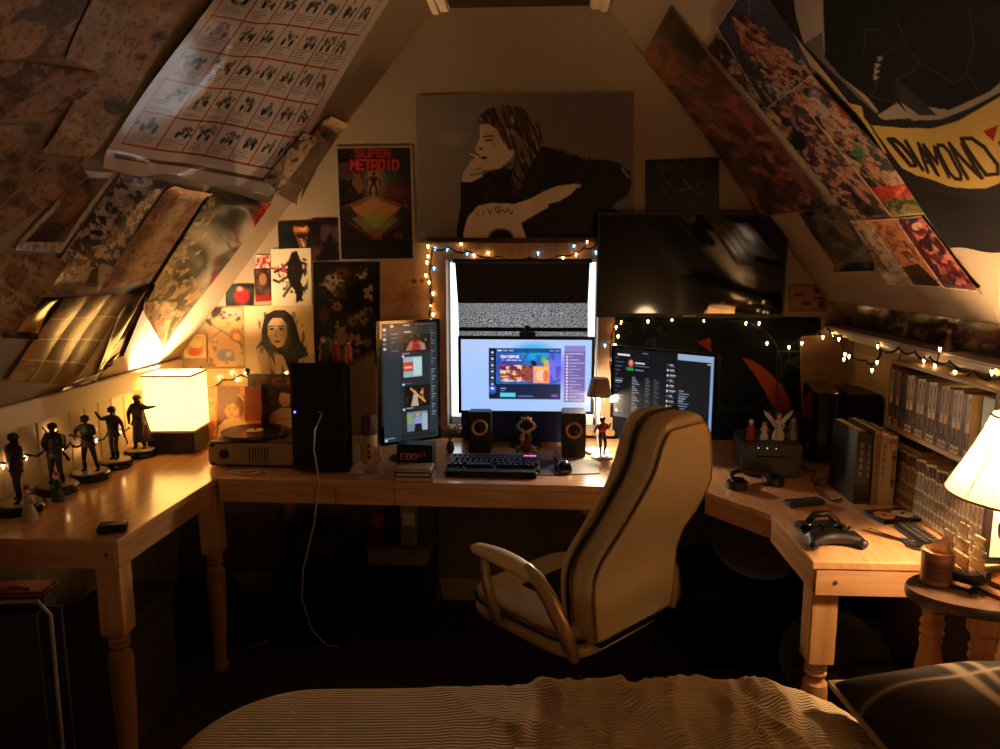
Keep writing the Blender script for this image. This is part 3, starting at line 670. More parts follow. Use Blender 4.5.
# large chart, drawn in its own grid then printed on a waving sheet
q = [(244, -60), (415, -52), (297, 129), (245, 188)]
q = [(246, -62), (412, -46), (271, 188), (90, 157)]
cTL, cTR, cBR, cBL = [onp(*p, NL, DL) for p in q]
A = Art(0, 0, 1, 1, 760, (.86, .80, .74))
rs = np.random.RandomState(9); red = (.62, .12, .09)
nc, nr = 7, 6; gx0, gx1, gy0, gy1 = .035, .93, .02, .90
for j in range(nr):
    for i in range(nc):
        x0 = gx0 + (gx1 - gx0) * i / nc; y0 = gy0 + (gy1 - gy0) * j / nr; w_, h_ = (gx1 - gx0) / nc, (gy1 - gy0) / nr
        cx, cy = x0 + w_ * (.5 + .06 * rs.randn()), y0 + h_ * .34
        for k in range(14):
            A.ell(cx + w_ * .15 * rs.randn(), cy + h_ * .09 * rs.randn(), w_ * (.03 + .07 * rs.rand()), h_ * (.02 + .06 * rs.rand()), (.20 + .30 * rs.rand(),) * 3, .85, rot=3 * rs.rand())
        for s_ in (-1, 1): A.ell(cx + s_ * w_ * .18, cy + h_ * .14, w_ * .07, h_ * .1, (.1, .1, .1))
        for k in range(5): A.rect(x0 + w_ * .1, y0 + h_ * (.62 + .065 * k), x0 + w_ * (.5 + .4 * rs.rand()), y0 + h_ * (.635 + .065 * k), (.35, .3, .28), .85)
for i in range(nc + 1): x0 = gx0 + (gx1 - gx0) * i / nc; A.line([(x0, gy0), (x0, gy1)], .007, red, .9)
for j in range(nr + 1): y0 = gy0 + (gy1 - gy0) * j / nr; A.line([(gx0, y0), (gx1, y0)], .0075, red, .9)
A.rect(.03, .945, .97, .962, (.38, .12, .10), .8)
def chart_bend(u, v):
    return .010 + .012 * np.exp(-((u - .22) / .10) ** 2) * np.sin(np.pi * np.clip(v, 0, 1)) + .006 * np.sin(9 * u + 1) * v + .016 * np.clip((v - .93) / .07, 0, 1) ** 2 * (1 + .8 * np.sin(u * 16)) + .004 * np.sin(7 * v + 2 * u)
o = sheet('poster', [cTL, cTR, cBR, cBL], (1.2528, 0, -1), A, glossy, .8, chart_bend, off=.006, pxart=False)
tag(o, 'big white chart poster of machine drawings in a red grid on the left slope', 'poster')

def Lp(q, A, label, m=None, **k): return poster('L', q, A, label, m or semi, **k)
brown = (.36, .27, .21)
q = [(-60, -40), (100, -45), (58, 54), (-70, 60)]
A = busy(q, (.62, .50, .36), [(.46, .35, .26), (.72, .58, .46), (.36, .26, .19)], 51, 22, 1.5, .5, .8)
Lp(q, A, 'faded olive brown landscape poster at the top left corner of the slope', paper, bend=wave(.0035, 4, 1), off=.009, pitch=1.5)
q = [(98, -40), (150, -38), (103, 74), (60, 55)]
A = busy(q, (.70, .60, .54), [(.78, .69, .63), (.58, .47, .40)], 53, 26, 1.5, .5, .8); border(A, q, 1.2, (.6, .5, .42))
Lp(q, A, 'pale grey sheet with light edges between the brown posters on the left slope', paper, bend=wave(.004, 3, 0), off=.012, pitch=1.5)
q = [(-70, 50), (60, 53), (98, 72), (62, 108), (-80, 135)]
q = [(-60, 48), (105, 72), (60, 110), (-80, 128)]
A = busy(q, (.42, .29, .21), [(.54, .39, .30), (.28, .18, .13), (.62, .46, .37)], 57, 12, 2, .5, 1.2)
Lp(q, A, 'dark brown rocky poster below the olive one at far left of the slope', paper, bend=wave(.004, 5, 2), off=.006, pitch=1.3)
q = [(150, -40), (208, -38), (88, 160), (28, 118)]
q = [(152, -40), (214, -38), (90, 156), (40, 150)]
A = busy(q, (.70, .56, .44), [(.60, .49, .38), (.76, .63, .51)], 59, 24, 2, .5, 1)
for (x, y, r) in ((156, 33, 9), (113, 104, 12), (138, 54, 6)): A.ell(x, y, r, r * .6, (.22, .20, .17), .8, rot=.3, soft=.6).noise((.15, .13, .12), 4, .5, int(x), .7, region=[(x - r, y - r * .5), (x + r, y - r * .5), (x + r, y + r * .6), (x - r, y + r * .6)])
Lp(q, A, 'tan nature sheet with small dark animals beside the red gridded chart', paper, bend=wave(.005, 3, 1), off=.004, pitch=1.3)
q = [(-30, 125), (93, 122), (80, 170), (-12, 232)]
A = busy(q, (.54, .40, .29), [(.44, .31, .22), (.62, .47, .34)], 61, 20, 2, .5, 1)
for (x, y) in ((33, 127), (60, 132), (88, 136), (12, 157), (35, 165), (64, 168), (8, 185)): A.ell(x, y, 7, 6, (.16, .12, .09), .8, soft=.6).ell(x + 1, y - 1, 3, 3, (.32, .22, .16), .8)
A.line([(42, 162), (-4, 210)], 1.8, (.62, .50, .38)).line([(-20, 146), (85, 158)], 1, (.42, .32, .24))
Lp(q, A, 'dim brown contact sheet of small faces above the white framed portrait print', paper, bend=wave(.002, 3, 0, .022, 0, .15), off=.002)
# white bordered portrait
q = [(80, 169), (117, 172), (58, 250), (12, 247)]
A = bbox_art(q, (.74, .66, .56), 3)
A.poly([(84, 174), (107, 177), (60, 240), (24, 240)], (.22, .11, .08)).ell(72, 198, 13, 17, (.46, .27, .18), rot=.6, soft=.2).ell(62, 212, 9, 10, (.50, .30, .19), rot=.5, soft=.3)
A.poly([(84, 176), (107, 178), (90, 200), (80, 186)], (.16, .08, .06)).poly([(66, 220), (72, 222), (62, 240), (52, 240)], (.30, .26, .22)).ell(66, 202, 3, 1, (.14, .08, .06)).ell(57, 214, 4, 1.4, (.3, .12, .08)).line([(52, 231), (66, 222)], 2, (.12, .07, .05))
Lp(q, A, 'reddish brown portrait print with a wide white border on the left slope', semi, bend=wave(.004, 2, 0, .008), pitch=.7)
# ink pattern
q = [(119, 171), (167, 180), (94, 291), (30, 294)]
A = bbox_art(q, (.70, .61, .50), 3)
A.noise((.08, .07, .07), 5, .5, 71, .95, region=[(119, 171), (167, 180), (110, 265), (60, 245)], soft=.05).noise((.12, .10, .09), 7, .55, 72, .9).noise((.66, .58, .47), 9, .56, 73, .8)
A.poly([(88, 268), (96, 263), (92, 288), (80, 286)], (.2, .12, .08)).poly([(36, 280), (95, 280), (93, 291), (30, 294)], (.46, .37, .28), .8); border(A, q, .8, (.5, .4, .3))
Lp(q, A, 'black and white ink pattern print right of the white bordered portrait', semi, bend=wave(.005, 3, 1, .01), off=.005, pitch=.7)
q = [(168, 181), (207, 190), (147, 281), (97, 288)]
A = bbox_art(q, (.62, .45, .28), 3)
A.noise((.50, .34, .2), 12, .48, 75, .8, shear=.8).noise((.34, .2, .12), 6, .62, 76, .8, shear=.8); A.ell(120, 272, 12, 4, (.3, .18, .1), .6, soft=.6); border(A, q, .8, (.72, .55, .36))
Lp(q, A, 'tan sepia drawing print with curled top on the left slope', semi, bend=lambda u, v: .004 + .016 * np.clip((.12 - v) / .12, 0, 1) ** 2 + .003 * np.sin(6 * u), off=.004, pitch=.8)
q = [(211, 187), (270, 203), (160, 346), (137, 306)]
A = bbox_art(q, (.24, .24, .18), 2)
A.noise((.55, .44, .28), 6, .5, 77, .9, region=[(210, 190), (225, 215), (190, 300), (160, 346), (137, 306)], shear=.7).noise((.5, .42, .28), 7, .5, 79, .8, region=[(255, 215), (262, 220), (165, 345), (178, 300)], shear=.7)
A.ell(228, 222, 14, 26, (.10, .12, .11), .9, rot=.6, soft=.4).ell(212, 262, 12, 20, (.16, .22, .22), .8, rot=.6, soft=.5).poly([(262, 200), (270, 203), (247, 234), (243, 226)], (.60, .10, .07)).poly([(238, 190), (262, 197), (250, 210)], (.03, .03, .03))
A.ell(158, 320, 7, 10, (.75, .28, .16), .6, rot=.6, soft=.6).poly([(145, 300), (175, 300), (160, 346), (137, 306)], (.72, .62, .44), .55)  # pale wash at the foot paints in the brightness of the nearby lamp
Lp(q, A, 'tall dark green jungle poster with red tab leaning down to the box lamp', glossy, bend=wave(.004, 3, 2, .02), off=.006)
q = [(-50, 252), (56, 254), (3, 328), (-70, 332)]
A = busy(q, (.66, .52, .38), [(.54, .40, .29), (.74, .60, .45)], 81, 15, 2, .5, .8)
Lp(q, A, 'tan print with bright curling right edge at the left picture edge', glossy, bend=wave(.004, 3, 0, 0, .03), off=.004)
q = [(27, 296), (60, 296), (34, 336), (-2, 334)]
A = busy(q, (.22, .12, .07), [(.36, .2, .1), (.14, .08, .05)], 83, 7, 2, .5, .8)
Lp(q, A, 'small dark brown glossy photo under the curling tan print', glossy, bend=wave(.003, 3, 1, .012), off=.004)
# photo grid poster
q = [(61, 296), (128, 290), (66, 383), (4, 377)]
A = Art(0, 0, 1, 1, 160, (.3, .2, .13))
cols = [(.16, .09, .06), (.24, .14, .09), (.34, .22, .14), (.42, .28, .18), (.5, .35, .22)]
for i in range(3):
    for j in range(4):
        A.rect(i / 3, j / 4, (i + 1) / 3, (j + 1) / 4, cols[(i + 2 * j) % 5]); A.noise(cols[(i * 2 + j + 1) % 5], .12, .5, 85 + i * 4 + j, .8, region=[(i / 3, j / 4), ((i + 1) / 3, j / 4), ((i + 1) / 3, (j + 1) / 4), (i / 3, (j + 1) / 4)])
for i in (1, 2): A.line([(i / 3, 0), (i / 3, 1)], .022, (.74, .62, .48))
for j in (1, 2, 3): A.line([(0, j / 4), (1, j / 4)], .018, (.74, .62, .48))
o = sheet('poster', [onp(*p, NL, DL) for p in q], (1.2528, 0, -1), A, semi, .8, lambda u, v: .006 + .0025 * np.abs(np.sin(u * 9.4)) + .010 * np.clip((u - .8) / .2, 0, 1) ** 2 + .0015 * np.sin(v * 8 + u * 2), off=.004, pxart=False)
tag(o, 'glossy poster divided into a grid of photos, lowest on the left slope', 'poster')
# bottom feathers of a dark poster hanging loose
q = [(100, 368), (116, 362), (78, 388), (58, 388)]
A = busy(q, (.16, .10, .07), [(.3, .2, .12)], 91, 5, 2, .5)
Lp(q, A, 'small loose dark paper scrap below the glossy photo grid', semi, bend=wave(.004, 3, 1, .012), cat='print')
q = [(128, 292), (152, 282), (118, 352), (92, 380)]
A = busy(q, (.10, .07, .05), [(.18, .12, .08)], 92, 9, 2, .5)  # near-black sheet stands in for the shade beside the curling photo grid
Lp(q, A, 'narrow near-black sheet standing in for shadow between the photo grid and the jungle poster', glossy, bend=wave(.005, 3, 1, .01, .012), off=.002)
q = [(297, 128), (314, 133), (269, 192), (246, 187)]
A = bbox_art(q, (.72, .60, .48), 3); A.noise((.18, .12, .1), 4, .55, 93, .9, shear=.6).noise((.78, .66, .52), 8, .55, 94, .9)
Lp(q, A, 'little cream sheet of ink flowers at the lower right corner of the chart', semi, off=.03, pitch=.8)
q = [(326, 112), (346, 121), (292, 201), (271, 189)]
A = busy(q, (.34, .26, .16), [(.22, .17, .11), (.44, .34, .2), (.15, .1, .07)], 95, 7, 2, .5, .6); A.poly([(322, 110), (350, 120), (340, 134), (318, 122)], (.62, .48, .3)).poly([(283, 178), (304, 186), (292, 202), (268, 190)], (.55, .42, .26), .9)  # paler ends put the light on the curls into the colour
Lp(q, A, 'narrow brown woodland poster with curled pale ends at the slope edge', semi, bend=lambda u, v: .004 + .02 * (np.clip((.12 - v) / .12, 0, 1) ** 2 + np.clip((v - .88) / .12, 0, 1) ** 2), off=.004)

# ---- right slope
def Rp(q, A, label, m=None, **k): return poster('R', q, A, label, m or semi, **k)
q = [(647, 50), (672, 4), (832, 204), (768, 214)]
A = bbox_art(q, (.32, .17, .12), 2)
A.noise((.58, .29, .21), 16, .45, 101, .9, shear=-.8).noise((.20, .13, .10), 9, .5, 102, .8, shear=-.8).noise((.70, .48, .3), 8, .58, 103, .8, region=[(700, 110), (760, 120), (830, 205), (770, 214)], shear=-.8)
A.poly([(672, 4), (658, 28), (700, 62), (712, 52)], (.07, .05, .045)).ell(722, 118, 5, 9, (.55, .4, .3), .7, rot=-.5).noise((.6, .2, .1), 5, .68, 104, .8, region=[(665, 35), (720, 60), (740, 110), (690, 90)]).poly([(740, 95), (765, 92), (832, 190), (810, 196)], (.50, .28, .2), .6)
A.noise((.1, .1, .07), 8, .5, 106, .8, region=[(735, 150), (790, 170), (832, 204), (768, 214)], shear=-.8)
Rp(q, A, 'tall dark red painted poster nearest the gable on the right slope', semi, bend=wave(.004, 2, 1, .01, -.012), off=.004, pitch=.9)
q = [(708, 48), (722, 24), (792, 108), (765, 112)]
A = busy(q, (.10, .07, .07), [(.62, .52, .40), (.5, .22, .12), (.16, .14, .2)], 107, 6, 3, .58, -.7); A.ell(741, 66, 6, 5, (.72, .36, .16), .9, soft=.4).rect(748, 84, 762, 98, (.55, .48, .42), .6)
Rp(q, A, 'narrow comic strip print tucked under the blue knight poster', semi, off=.003, pitch=.8)
q = [(719, 26), (762, -36), (818, 71), (768, 108)]
A = bbox_art(q, (.14, .17, .26), 3)
A.noise((.10, .12, .18), 20, .5, 110, .7)
A.poly([(738, 12), (750, 15), (764, 30), (780, 44), (800, 62), (815, 72), (790, 86), (772, 78), (756, 58), (744, 40), (736, 24)], (.50, .22, .20))
A.noise((.66, .42, .34), 6, .5, 111, .9, region=[(736, 10), (760, 20), (815, 70), (785, 92), (745, 50)], shear=-.9).noise((.10, .06, .07), 6, .56, 112, .95, region=[(736, 10), (760, 20), (815, 70), (785, 92), (745, 50)], shear=-.9).noise((.6, .56, .42), 5, .60, 113, .9, region=[(745, 40), (800, 50), (815, 74), (775, 104), (748, 66)], shear=-.9)
A.line([(735, 16), (752, 28)], 1.2, (.6, .5, .45)).line([(752, -2), (752, 14)], .8, (.5, .45, .42)); border(A, q, .8, (.72, .62, .52))
Rp(q, A, 'steel blue poster of a red armoured knight high on the right slope', semi, off=.008, pitch=.7)
q = [(763, 108), (794, 88), (891, 214), (853, 218)]
A = bbox_art(q, (.30, .20, .19), 3)
A.noise((.14, .10, .16), 14, .4, 114, .9, shear=-.8, soft=.2).noise((.70, .48, .37), 6, .52, 115, .9, shear=-.8).noise((.78, .58, .3), 5, .56, 116, .9, shear=-.8, region=[(763, 108), (778, 112), (870, 218), (850, 218)])
A.ell(800, 138, 7, 12, (.03, .03, .03), 1, rot=-.4).line([(793, 104), (795, 120), (800, 128)], 4, (.48, .32, .32)).line([(762, 112), (776, 124), (785, 128)], 3, (.62, .5, .2)).line([(835, 168), (850, 180), (872, 201)], 2, (.72, .52, .42)).ell(865, 200, 9, 3, (.62, .36, .3), rot=.7).poly([(850, 185), (872, 205), (885, 214), (862, 214)], (.05, .03, .03), .8); border(A, q, .7, (.5, .4, .32))
Rp(q, A, 'purple and gold fantasy comic poster below the blue knight poster', semi, off=.006, pitch=.7)
q = [(794, 88), (817, 71), (948, 210), (893, 216)]
A = bbox_art(q, (.62, .46, .32), 3)
A.noise((.10, .08, .07), 7, .5, 121, .95, shear=-.9).noise((.72, .56, .40), 9, .52, 122, .9, shear=-.9).noise((.58, .14, .09), 6, .66, 123, .95, shear=-.9).noise((.16, .34, .14), 5, .72, 124, .9)
A.ell(862, 152, 6, 8, (.14, .40, .16), .8, soft=.4).poly([(836, 100), (846, 104), (852, 118), (846, 116)], (.62, .12, .08)).poly([(872, 186), (918, 180), (927, 192), (881, 198)], (.68, .16, .11)).noise((.82, .62, .5), 2.5, .62, 126, .7, region=[(874, 187), (918, 181), (925, 190), (882, 196)], shear=-.5).poly([(881, 198), (927, 192), (944, 210), (893, 216)], (.22, .2, .1), .7).noise((.5, .5, .2), 4, .5, 125, .8, region=[(881, 198), (927, 192), (944, 210), (893, 216)])
border(A, q, 1.1, (.82, .62, .45))
Rp(q, A, 'crowded comic cover poster with a red band near its foot, beside the black flag', semi, bend=wave(.003, 3, 0, 0, .01), off=.005, pitch=.7)
q = [(800, 212), (842, 205), (880, 266), (838, 268)]
A = busy(q, (.26, .20, .13), [(.40, .32, .2), (.16, .13, .09), (.5, .42, .3)], 131, 8, 2, .5, -.6)
Rp(q, A, 'olive brown print with pale streaks at the lower left of the right slope', semi, bend=wave(.004, 2, 0, .02), off=.003)
q = [(845, 221), (867, 219), (915, 285), (890, 284)]
A = bbox_art(q, (.74, .60, .46), 3); A.noise((.30, .14, .12), 5, .62, 133, .9, region=[(858, 232), (872, 232), (902, 280), (884, 280)]).line([(862, 232), (875, 250), (882, 262), (892, 274)], 2, (.34, .16, .13)); border(A, q, 1, (.86, .7, .54))
Rp(q, A, 'cream print with small maroon sketch, leftmost of the lowest row on right slope', semi, off=.004, pitch=.7)
q = [(868, 219), (897, 217), (945, 286), (916, 285)]
A = bbox_art(q, (.72, .42, .24), 3); A.noise((.40, .20, .12), 7, .5, 135, .9, region=[(878, 224), (895, 222), (925, 262), (905, 262)], shear=-.6).poly([(902, 266), (920, 262), (943, 285), (916, 285)], (.14, .08, .06)); border(A, q, 1, (.85, .66, .5))
Rp(q, A, 'orange print of a brown figure, middle of the lowest row on right slope', semi, off=.006, pitch=.7)
q = [(898, 217), (927, 214), (988, 291), (945, 287)]
A = bbox_art(q, (.34, .08, .10), 3); A.noise((.72, .40, .34), 5, .5, 137, .95, region=[(908, 218), (925, 216), (980, 286), (950, 284)], shear=-.7).noise((.16, .05, .1), 7, .55, 138, .9).ell(920, 224, 5, 4, (.8, .6, .5)); border(A, q, 1.2, (.86, .7, .56))
Rp(q, A, 'crimson print with white border, rightmost of the lowest row on right slope', semi, bend=wave(.003, 2, 0, 0, .01), off=.005, pitch=.7)

# black flag with round emblem
q = [(756, -40), (1085, -60), (1130, 246), (960, 240)]
A = bbox_art(q, (.085, .07, .07), 2)
grey = (.50, .45, .41); gold = (.64, .52, .26); blk = (.045, .045, .05)
A.poly([(803, -40), (806, 5), (814, 36), (840, 65), (868, 96), (885, 112), (918, 116), (950, 112), (980, 100), (1010, 85), (1060, 20), (1080, -40)], grey)
A.poly([(834, -40), (834, 50), (850, 72), (873, 92), (884, 107), (880, 110), (918, 116), (905, 98), (925, 100), (960, 102), (1000, 84), (1060, 30), (1070, -40)], blk)
A.poly([(814, 36), (832, 24), (834, 50), (850, 72), (868, 92), (888, 115), (872, 100)], (.30, .27, .25))
A.poly([(883, 111), (902, 99), (918, 114), (890, 116)], grey).poly([(902, 75), (905, 98), (926, 110), (946, 108)], (.13, .13, .14))
for pts in ([(901, 100), (876, 92), (882, 84), (880, 66), (885, 52), (901, 43)], [(901, 99), (902, 75), (913, 70), (921, 64), (926, 56), (915, 40), (904, 4)], [(926, 56), (945, 66), (962, 76), (974, 70), (983, 40), (979, 0)], [(870, 50), (873, 38), (873, 22), (890, 23)], [(976, 66), (990, 87)]): A.line(pts, 1.0, (.20, .19, .19))
for i, (x, y) in enumerate(((885, 51), (882, 58), (881, 64), (880, 70))): A.poly([(x - 1, y), (x + 5, y + 1 + i * .5), (x + 1, y + 6), (x - 1, y + 6)], (.45, .42, .39))
A.poly([(851, 96), (868, 101), (871, 113), (881, 122), (886, 131), (896, 148), (876, 138), (871, 121)], gold)
A.poly([(876, 120), (910, 124), (940, 122), (970, 112), (1005, 92), (1060, 60), (1090, 110), (1040, 165), (1000, 178), (960, 178), (925, 170), (910, 162), (898, 147), (886, 131)], gold)
A.line([(874, 115), (896, 148)], 1.2, blk)
# lettering DIAMOND DOGS along the band
def band(txt, x, y, h, ang, dang, col, cw):
    for ch in txt:
        A.text(ch, x, y, h, col, 3.7, .46, dx=(math.cos(ang), -math.sin(ang)), dy=(-math.sin(ang + .28) , -math.cos(ang + .28)))
        x += cw * math.cos(ang); y -= cw * math.sin(ang); ang += dang
for ch, bx, by, tx, ty, w_ in (('D', 918, 160, 895, 134, 8), ('I', 927, 164, 908, 136, 7), ('A', 936, 166, 920, 138, 10), ('M', 948, 168, 931, 139, 13), ('O', 965, 169, 945, 137, 13), ('N', 982, 168, 961, 134, 14), ('D', 1000, 165, 974, 129, 17)):
    hh = math.hypot(tx - bx, ty - by); A.text(ch, bx, by, hh, (.10, .06, .04), 3.6, w_ / hh, dx=(.99, .02 - .012 * (bx - 950) / 10), dy=((tx - bx) / hh, (ty - by) / hh))
band('DOGS', 1032, 156, 30, .45, .13, (.45, .08, .05), 20)
A.poly([(995, 122), (1010, 116), (1006, 132)], (.5, .08, .05))
fb = lambda u, v: .010 + .008 * np.sin(u * 11 + v * 4) * v + .006 * np.sin(v * 9 + u * 3) + .012 * np.clip((v - .8) / .2, 0, 1)
o = sheet('flag', [onp(*p, NR, DR) for p in q], (-1.25, 0, -1), A, clothp, 1.0, fb, off=.012)
tag(o, 'black cloth flag with round emblem and yellow DIAMOND banner on right slope', 'flag')
# comic-strip frieze standing on the ledge below the slope
q = [(836, 302), (1010, 325), (1010, 368), (836, 322)]
A = bbox_art(q, (.07, .06, .06), 3)
A.noise((.62, .52, .44), 5, .50, 141, .9, shear=.3).noise((.05, .04, .04), 8, .5, 142, .9).noise((.42, .36, .32), 3.5, .64, 143, .9)
for x in range(838, 870, 6): A.ell(x, 312, 2, 5, (.42, .28, .18), .8, soft=.4)
A.noise((.42, .16, .12), 7, .5, 144, .8, region=[(960, 318), (1010, 325), (1010, 360), (960, 350)])
for x in range(880, 1010, 17): A.line([(x, 300), (x, 370)], .8, (.03, .03, .03))
xs_ = lambda z: .256 + (ZC - z) / 1.25
o = sheet('poster', [(xs_(1.356), 3.13, 1.356), (xs_(1.356), 1.72, 1.356), (xs_(1.256), 1.72, 1.256), (xs_(1.256), 3.13, 1.256)], (-1.25, 0, -1), A, semi, .8, None, off=.003, pxart=True)
tag(o, 'long dark comic strip frieze standing on the pale right ledge', 'poster')
# ------------------------------------------------------------------ lamps
def shade_mat(name, col, emit, es, mixf=.55):
    m = bpy.data.materials.new(name); m.use_nodes = True; nt = m.node_tree; b = nt.nodes['Principled BSDF']
    b.inputs['Base Color'].default_value = (*s2l(col), 1); b.inputs['Roughness'].default_value = .8
    b.inputs['Emission Color'].default_value = (*emit, 1); b.inputs['Emission Strength'].default_value = es
    t = nt.nodes.new('ShaderNodeBsdfTranslucent'); t.inputs['Color'].default_value = (*s2l(col), 1)
    x = nt.nodes.new('ShaderNodeMixShader'); x.inputs[0].default_value = mixf
    nt.links.new(b.outputs[0], x.inputs[1]); nt.links.new(t.outputs[0], x.inputs[2]); nt.links.new(x.outputs[0], nt.nodes['Material Output'].inputs[0])
    return m
# box lamp at the left
lx, ly = -1.462, 2.86
bl_ = thing('table_lamp', 'glowing square paper-shaded lamp on a dark box base at the left desk corner', 'lamp', (lx, ly, DZ), rz=.08); bl_.scale = (.92, .92, .98)
darkwood = wood('dark_lamp_wood', (.16, .09, .06), (.09, .05, .035), .35, 'X')
MB().box((0, 0, .046), (.20, .18, .088), bev=.005).build('base', darkwood, bl_)
sh = MB()
W2, H0, H1 = .112, .096, .315; t = .003
for s in (-1, 1):
    sh.box((0, s * .090, (H0 + H1) / 2), (.205, t, H1 - H0)); sh.box((s * .101, 0, (H0 + H1) / 2), (t, .18, H1 - H0))
sh.build('lamp_shade', shade_mat('paper_shade', (.97, .92, .80), (1, .64, .20), 3.2, .6), bl_)
for z in (H0 - .004, H1 + .003):
    fr = MB()
    for s in (-1, 1): fr.box((0, s * .090, z), (.211, .006, .008)).box((s * .103, 0, z), (.006, .186, .008))
    fr.build('shade_frame', mat('cream_frame', (.86, .76, .58), .5), bl_)
MB().lathe([(.012, .09), (.012, .13), (.018, .14), (.03, .18), (.024, .21), (.005, .225)]).build('light_bulb', mat('hot_bulb', (1, .9, .7), .4, emit=(1, .85, .55), es=30), bl_)
lamp_light('left_lamp_light', (lx, ly, DZ + .235), LEFT_LAMP_POWER, .03)
# shaded lamp at the right
rx, ry = 1.095, 1.665
rl = thing('table_lamp', 'table lamp with flared cream fabric shade and turned metal base on the side table', 'lamp', (rx, ry, .770))
bronze = mat('aged_bronze', (.42, .30, .20), .28, .9, noise=.3, scale=30)
MB().lathe([(.088, 0), (.088, .010), (.080, .016), (.074, .018), (.070, .030), (.056, .036), (.052, .040), (.030, .048), (.026, .058), (.032, .064), (.026, .070), (.024, .082), (.034, .10), (.044, .125), (.046, .145), (.040, .162), (.022, .172), (.026, .178), (.040, .183), (.040, .188), (.02, .194), (.012, .205), (.010, .24)], n=32).build('base', bronze, rl)
fab = shade_mat('fabric_shade', (.85, .68, .45), (1, .58, .20), 1.3, .6)
prof = [(.158, .225), (.150, .245), (.128, .29), (.106, .335), (.090, .375), (.080, .405)]
n = 32; mb = MB(); vs = []; fs = []
mb.lathe(prof, n=n, cap=False); mb.build('lamp_shade', fab, rl)
for r, z in (prof[0], prof[-1]): MB().tube([(r * math.cos(a), r * math.sin(a), z) for a in np.linspace(0, 2 * math.pi, 33)[:-1]], .003, 6, closed=True).build('shade_trim', mat('shade_trim', (.52, .38, .24), .7), rl)
mb = MB()
for k in range(8):
    a = k * math.pi / 4 + .25; mb.tube([((r + .0008) * math.cos(a), (r + .0008) * math.sin(a), z) for r, z in prof], .0012, 5)
mb.build('shade_seam', mat('shade_seam', (.6, .45, .28), .7), rl)
MB().tube([(0, 0, .24), (0, 0, .42)], .003).tube([(-.08, 0, .405), (.08, 0, .405)], .0015).ball((0, 0, .43), .010).build('finial', bronze, rl)
MB().lathe([(.012, .24), (.016, .26), (.028, .30), (.022, .33), (.004, .345)]).build('light_bulb', mat('hot_bulb', (1, .9, .7)), rl)
lamp_light('right_lamp_light', (rx, ry, .77 + .335), RIGHT_LAMP_POWER, .03)
# small desk lamp by the window
dx, dy = .235, 2.88
dl = thing('desk_lamp', 'small white desk lamp with conical metal shade and lit column between monitors', 'lamp', (dx, dy, DZ))
MB().lathe([(.05, 0), (.05, .012), (.046, .016), (.012, .018)], n=24).build('base', mat('white_plastic', (.85, .82, .78), .35), dl)
MB().tube([(0, .02, .016), (0, .025, .24), (0, .0, .275)], .006).build('stem', MATS['white_plastic'], dl)
o = MB().lathe([(.050, .232), (.034, .300), (.030, .304), (.004, .306)], n=28, cap=False).build('lamp_shade', mat('beige_metal', (.62, .52, .42), .35, .2), dl); md_ = o.modifiers.new('s', 'SOLIDIFY'); md_.thickness = .002
MB().ball((0, 0, .25), .016).build('light_bulb', mat('white_bulb', (1, 1, .95), .4, emit=(1, .92, .78), es=25), dl)
lamp_light('desk_lamp_light', (dx, dy - .0, DZ + .215), DESK_LAMP_POWER, .02, (1, .78, .52))

# fairy lights
wire_m = mat('dark_green_wire', (.05, .06, .04), .6)
bulb_m = mat('fairy_bulb', (1, .85, .6), .3, emit=(1, .78, .48), es=BULB)
bulb_b = mat('blue_fairy_bulb', (.5, .8, 1), .3, emit=(.45, .75, 1), es=10)
def fairy(label, pts, bulbs, group=None, sag=.01, r=.0022):
    """pts: wire path in world space; bulbs: list of (world point, blue?)"""
    t = thing('string_lights', label, 'string lights', (0, 0, 0))
    fine = []
    rs = random.Random(len(pts))
    for a, b in zip(pts[:-1], pts[1:]):
        for k in range(5):
            f = k / 5; p = Vector(a).lerp(Vector(b), f); fine.append(p + Vector((rs.uniform(-.003, .003), rs.uniform(-.003, 0), -sag * math.sin(math.pi * f))))
    fine.append(Vector(pts[-1]))
    mb = MB().tube(fine, r, 6)
    off = [p + Vector((.005 * math.cos(i * 1.3), -.002, .005 * math.sin(i * 1.3))) for i, p in enumerate(fine)]
    mb.tube(off, r, 6)
    for p, _ in bulbs:
        p = Vector(p); q = min(fine, key=lambda w: (w - p).length); mb.tube([q, (q + p) / 2 + Vector((0, -.003, .004)), p + Vector((0, 0, .007))], r * .8, 5)
        mb.lathe([(.0032, 0), (.0036, .008)], (p.x, p.y, p.z + .003), 7)
    mb.build('wire', wire_m, t)
    for p, blue in bulbs:
        MB().lathe([(.0006, -.010), (.0038, -.002), (.0042, .003), (.003, .005)], tuple(p), 7).build('bulb', bulb_b if blue else bulb_m, t)
    return t
Yw = D - .03
W = lambda l, Y=Yw: [Yp(x, y, Y) for x, y in l]
fairy('fairy lights draped across the window head and down its left casing',
      W([(431, 352), (429, 320), (432, 300), (430, 275), (432, 248), (448, 247), (470, 252), (500, 257), (530, 258), (560, 256), (585, 248), (598, 243)]),
      [(p, b) for p, b in zip(W([(428, 246), (435, 248), (427, 262), (434, 268), (429, 282), (433, 293), (431, 306), (433, 314), (447, 249), (461, 244), (467, 253), (474, 255), (488, 253), (502, 262), (517, 264), (533, 264), (547, 263), (538, 253), (563, 258), (576, 254), (587, 241), (596, 252), (574, 246), (428, 256), (426, 275)]),
       [0, 1, 0, 1, 0, 0, 0, 0, 1, 0, 1, 0, 0, 0, 0, 0, 0, 1, 0, 0, 0, 1, 1, 0, 0])])
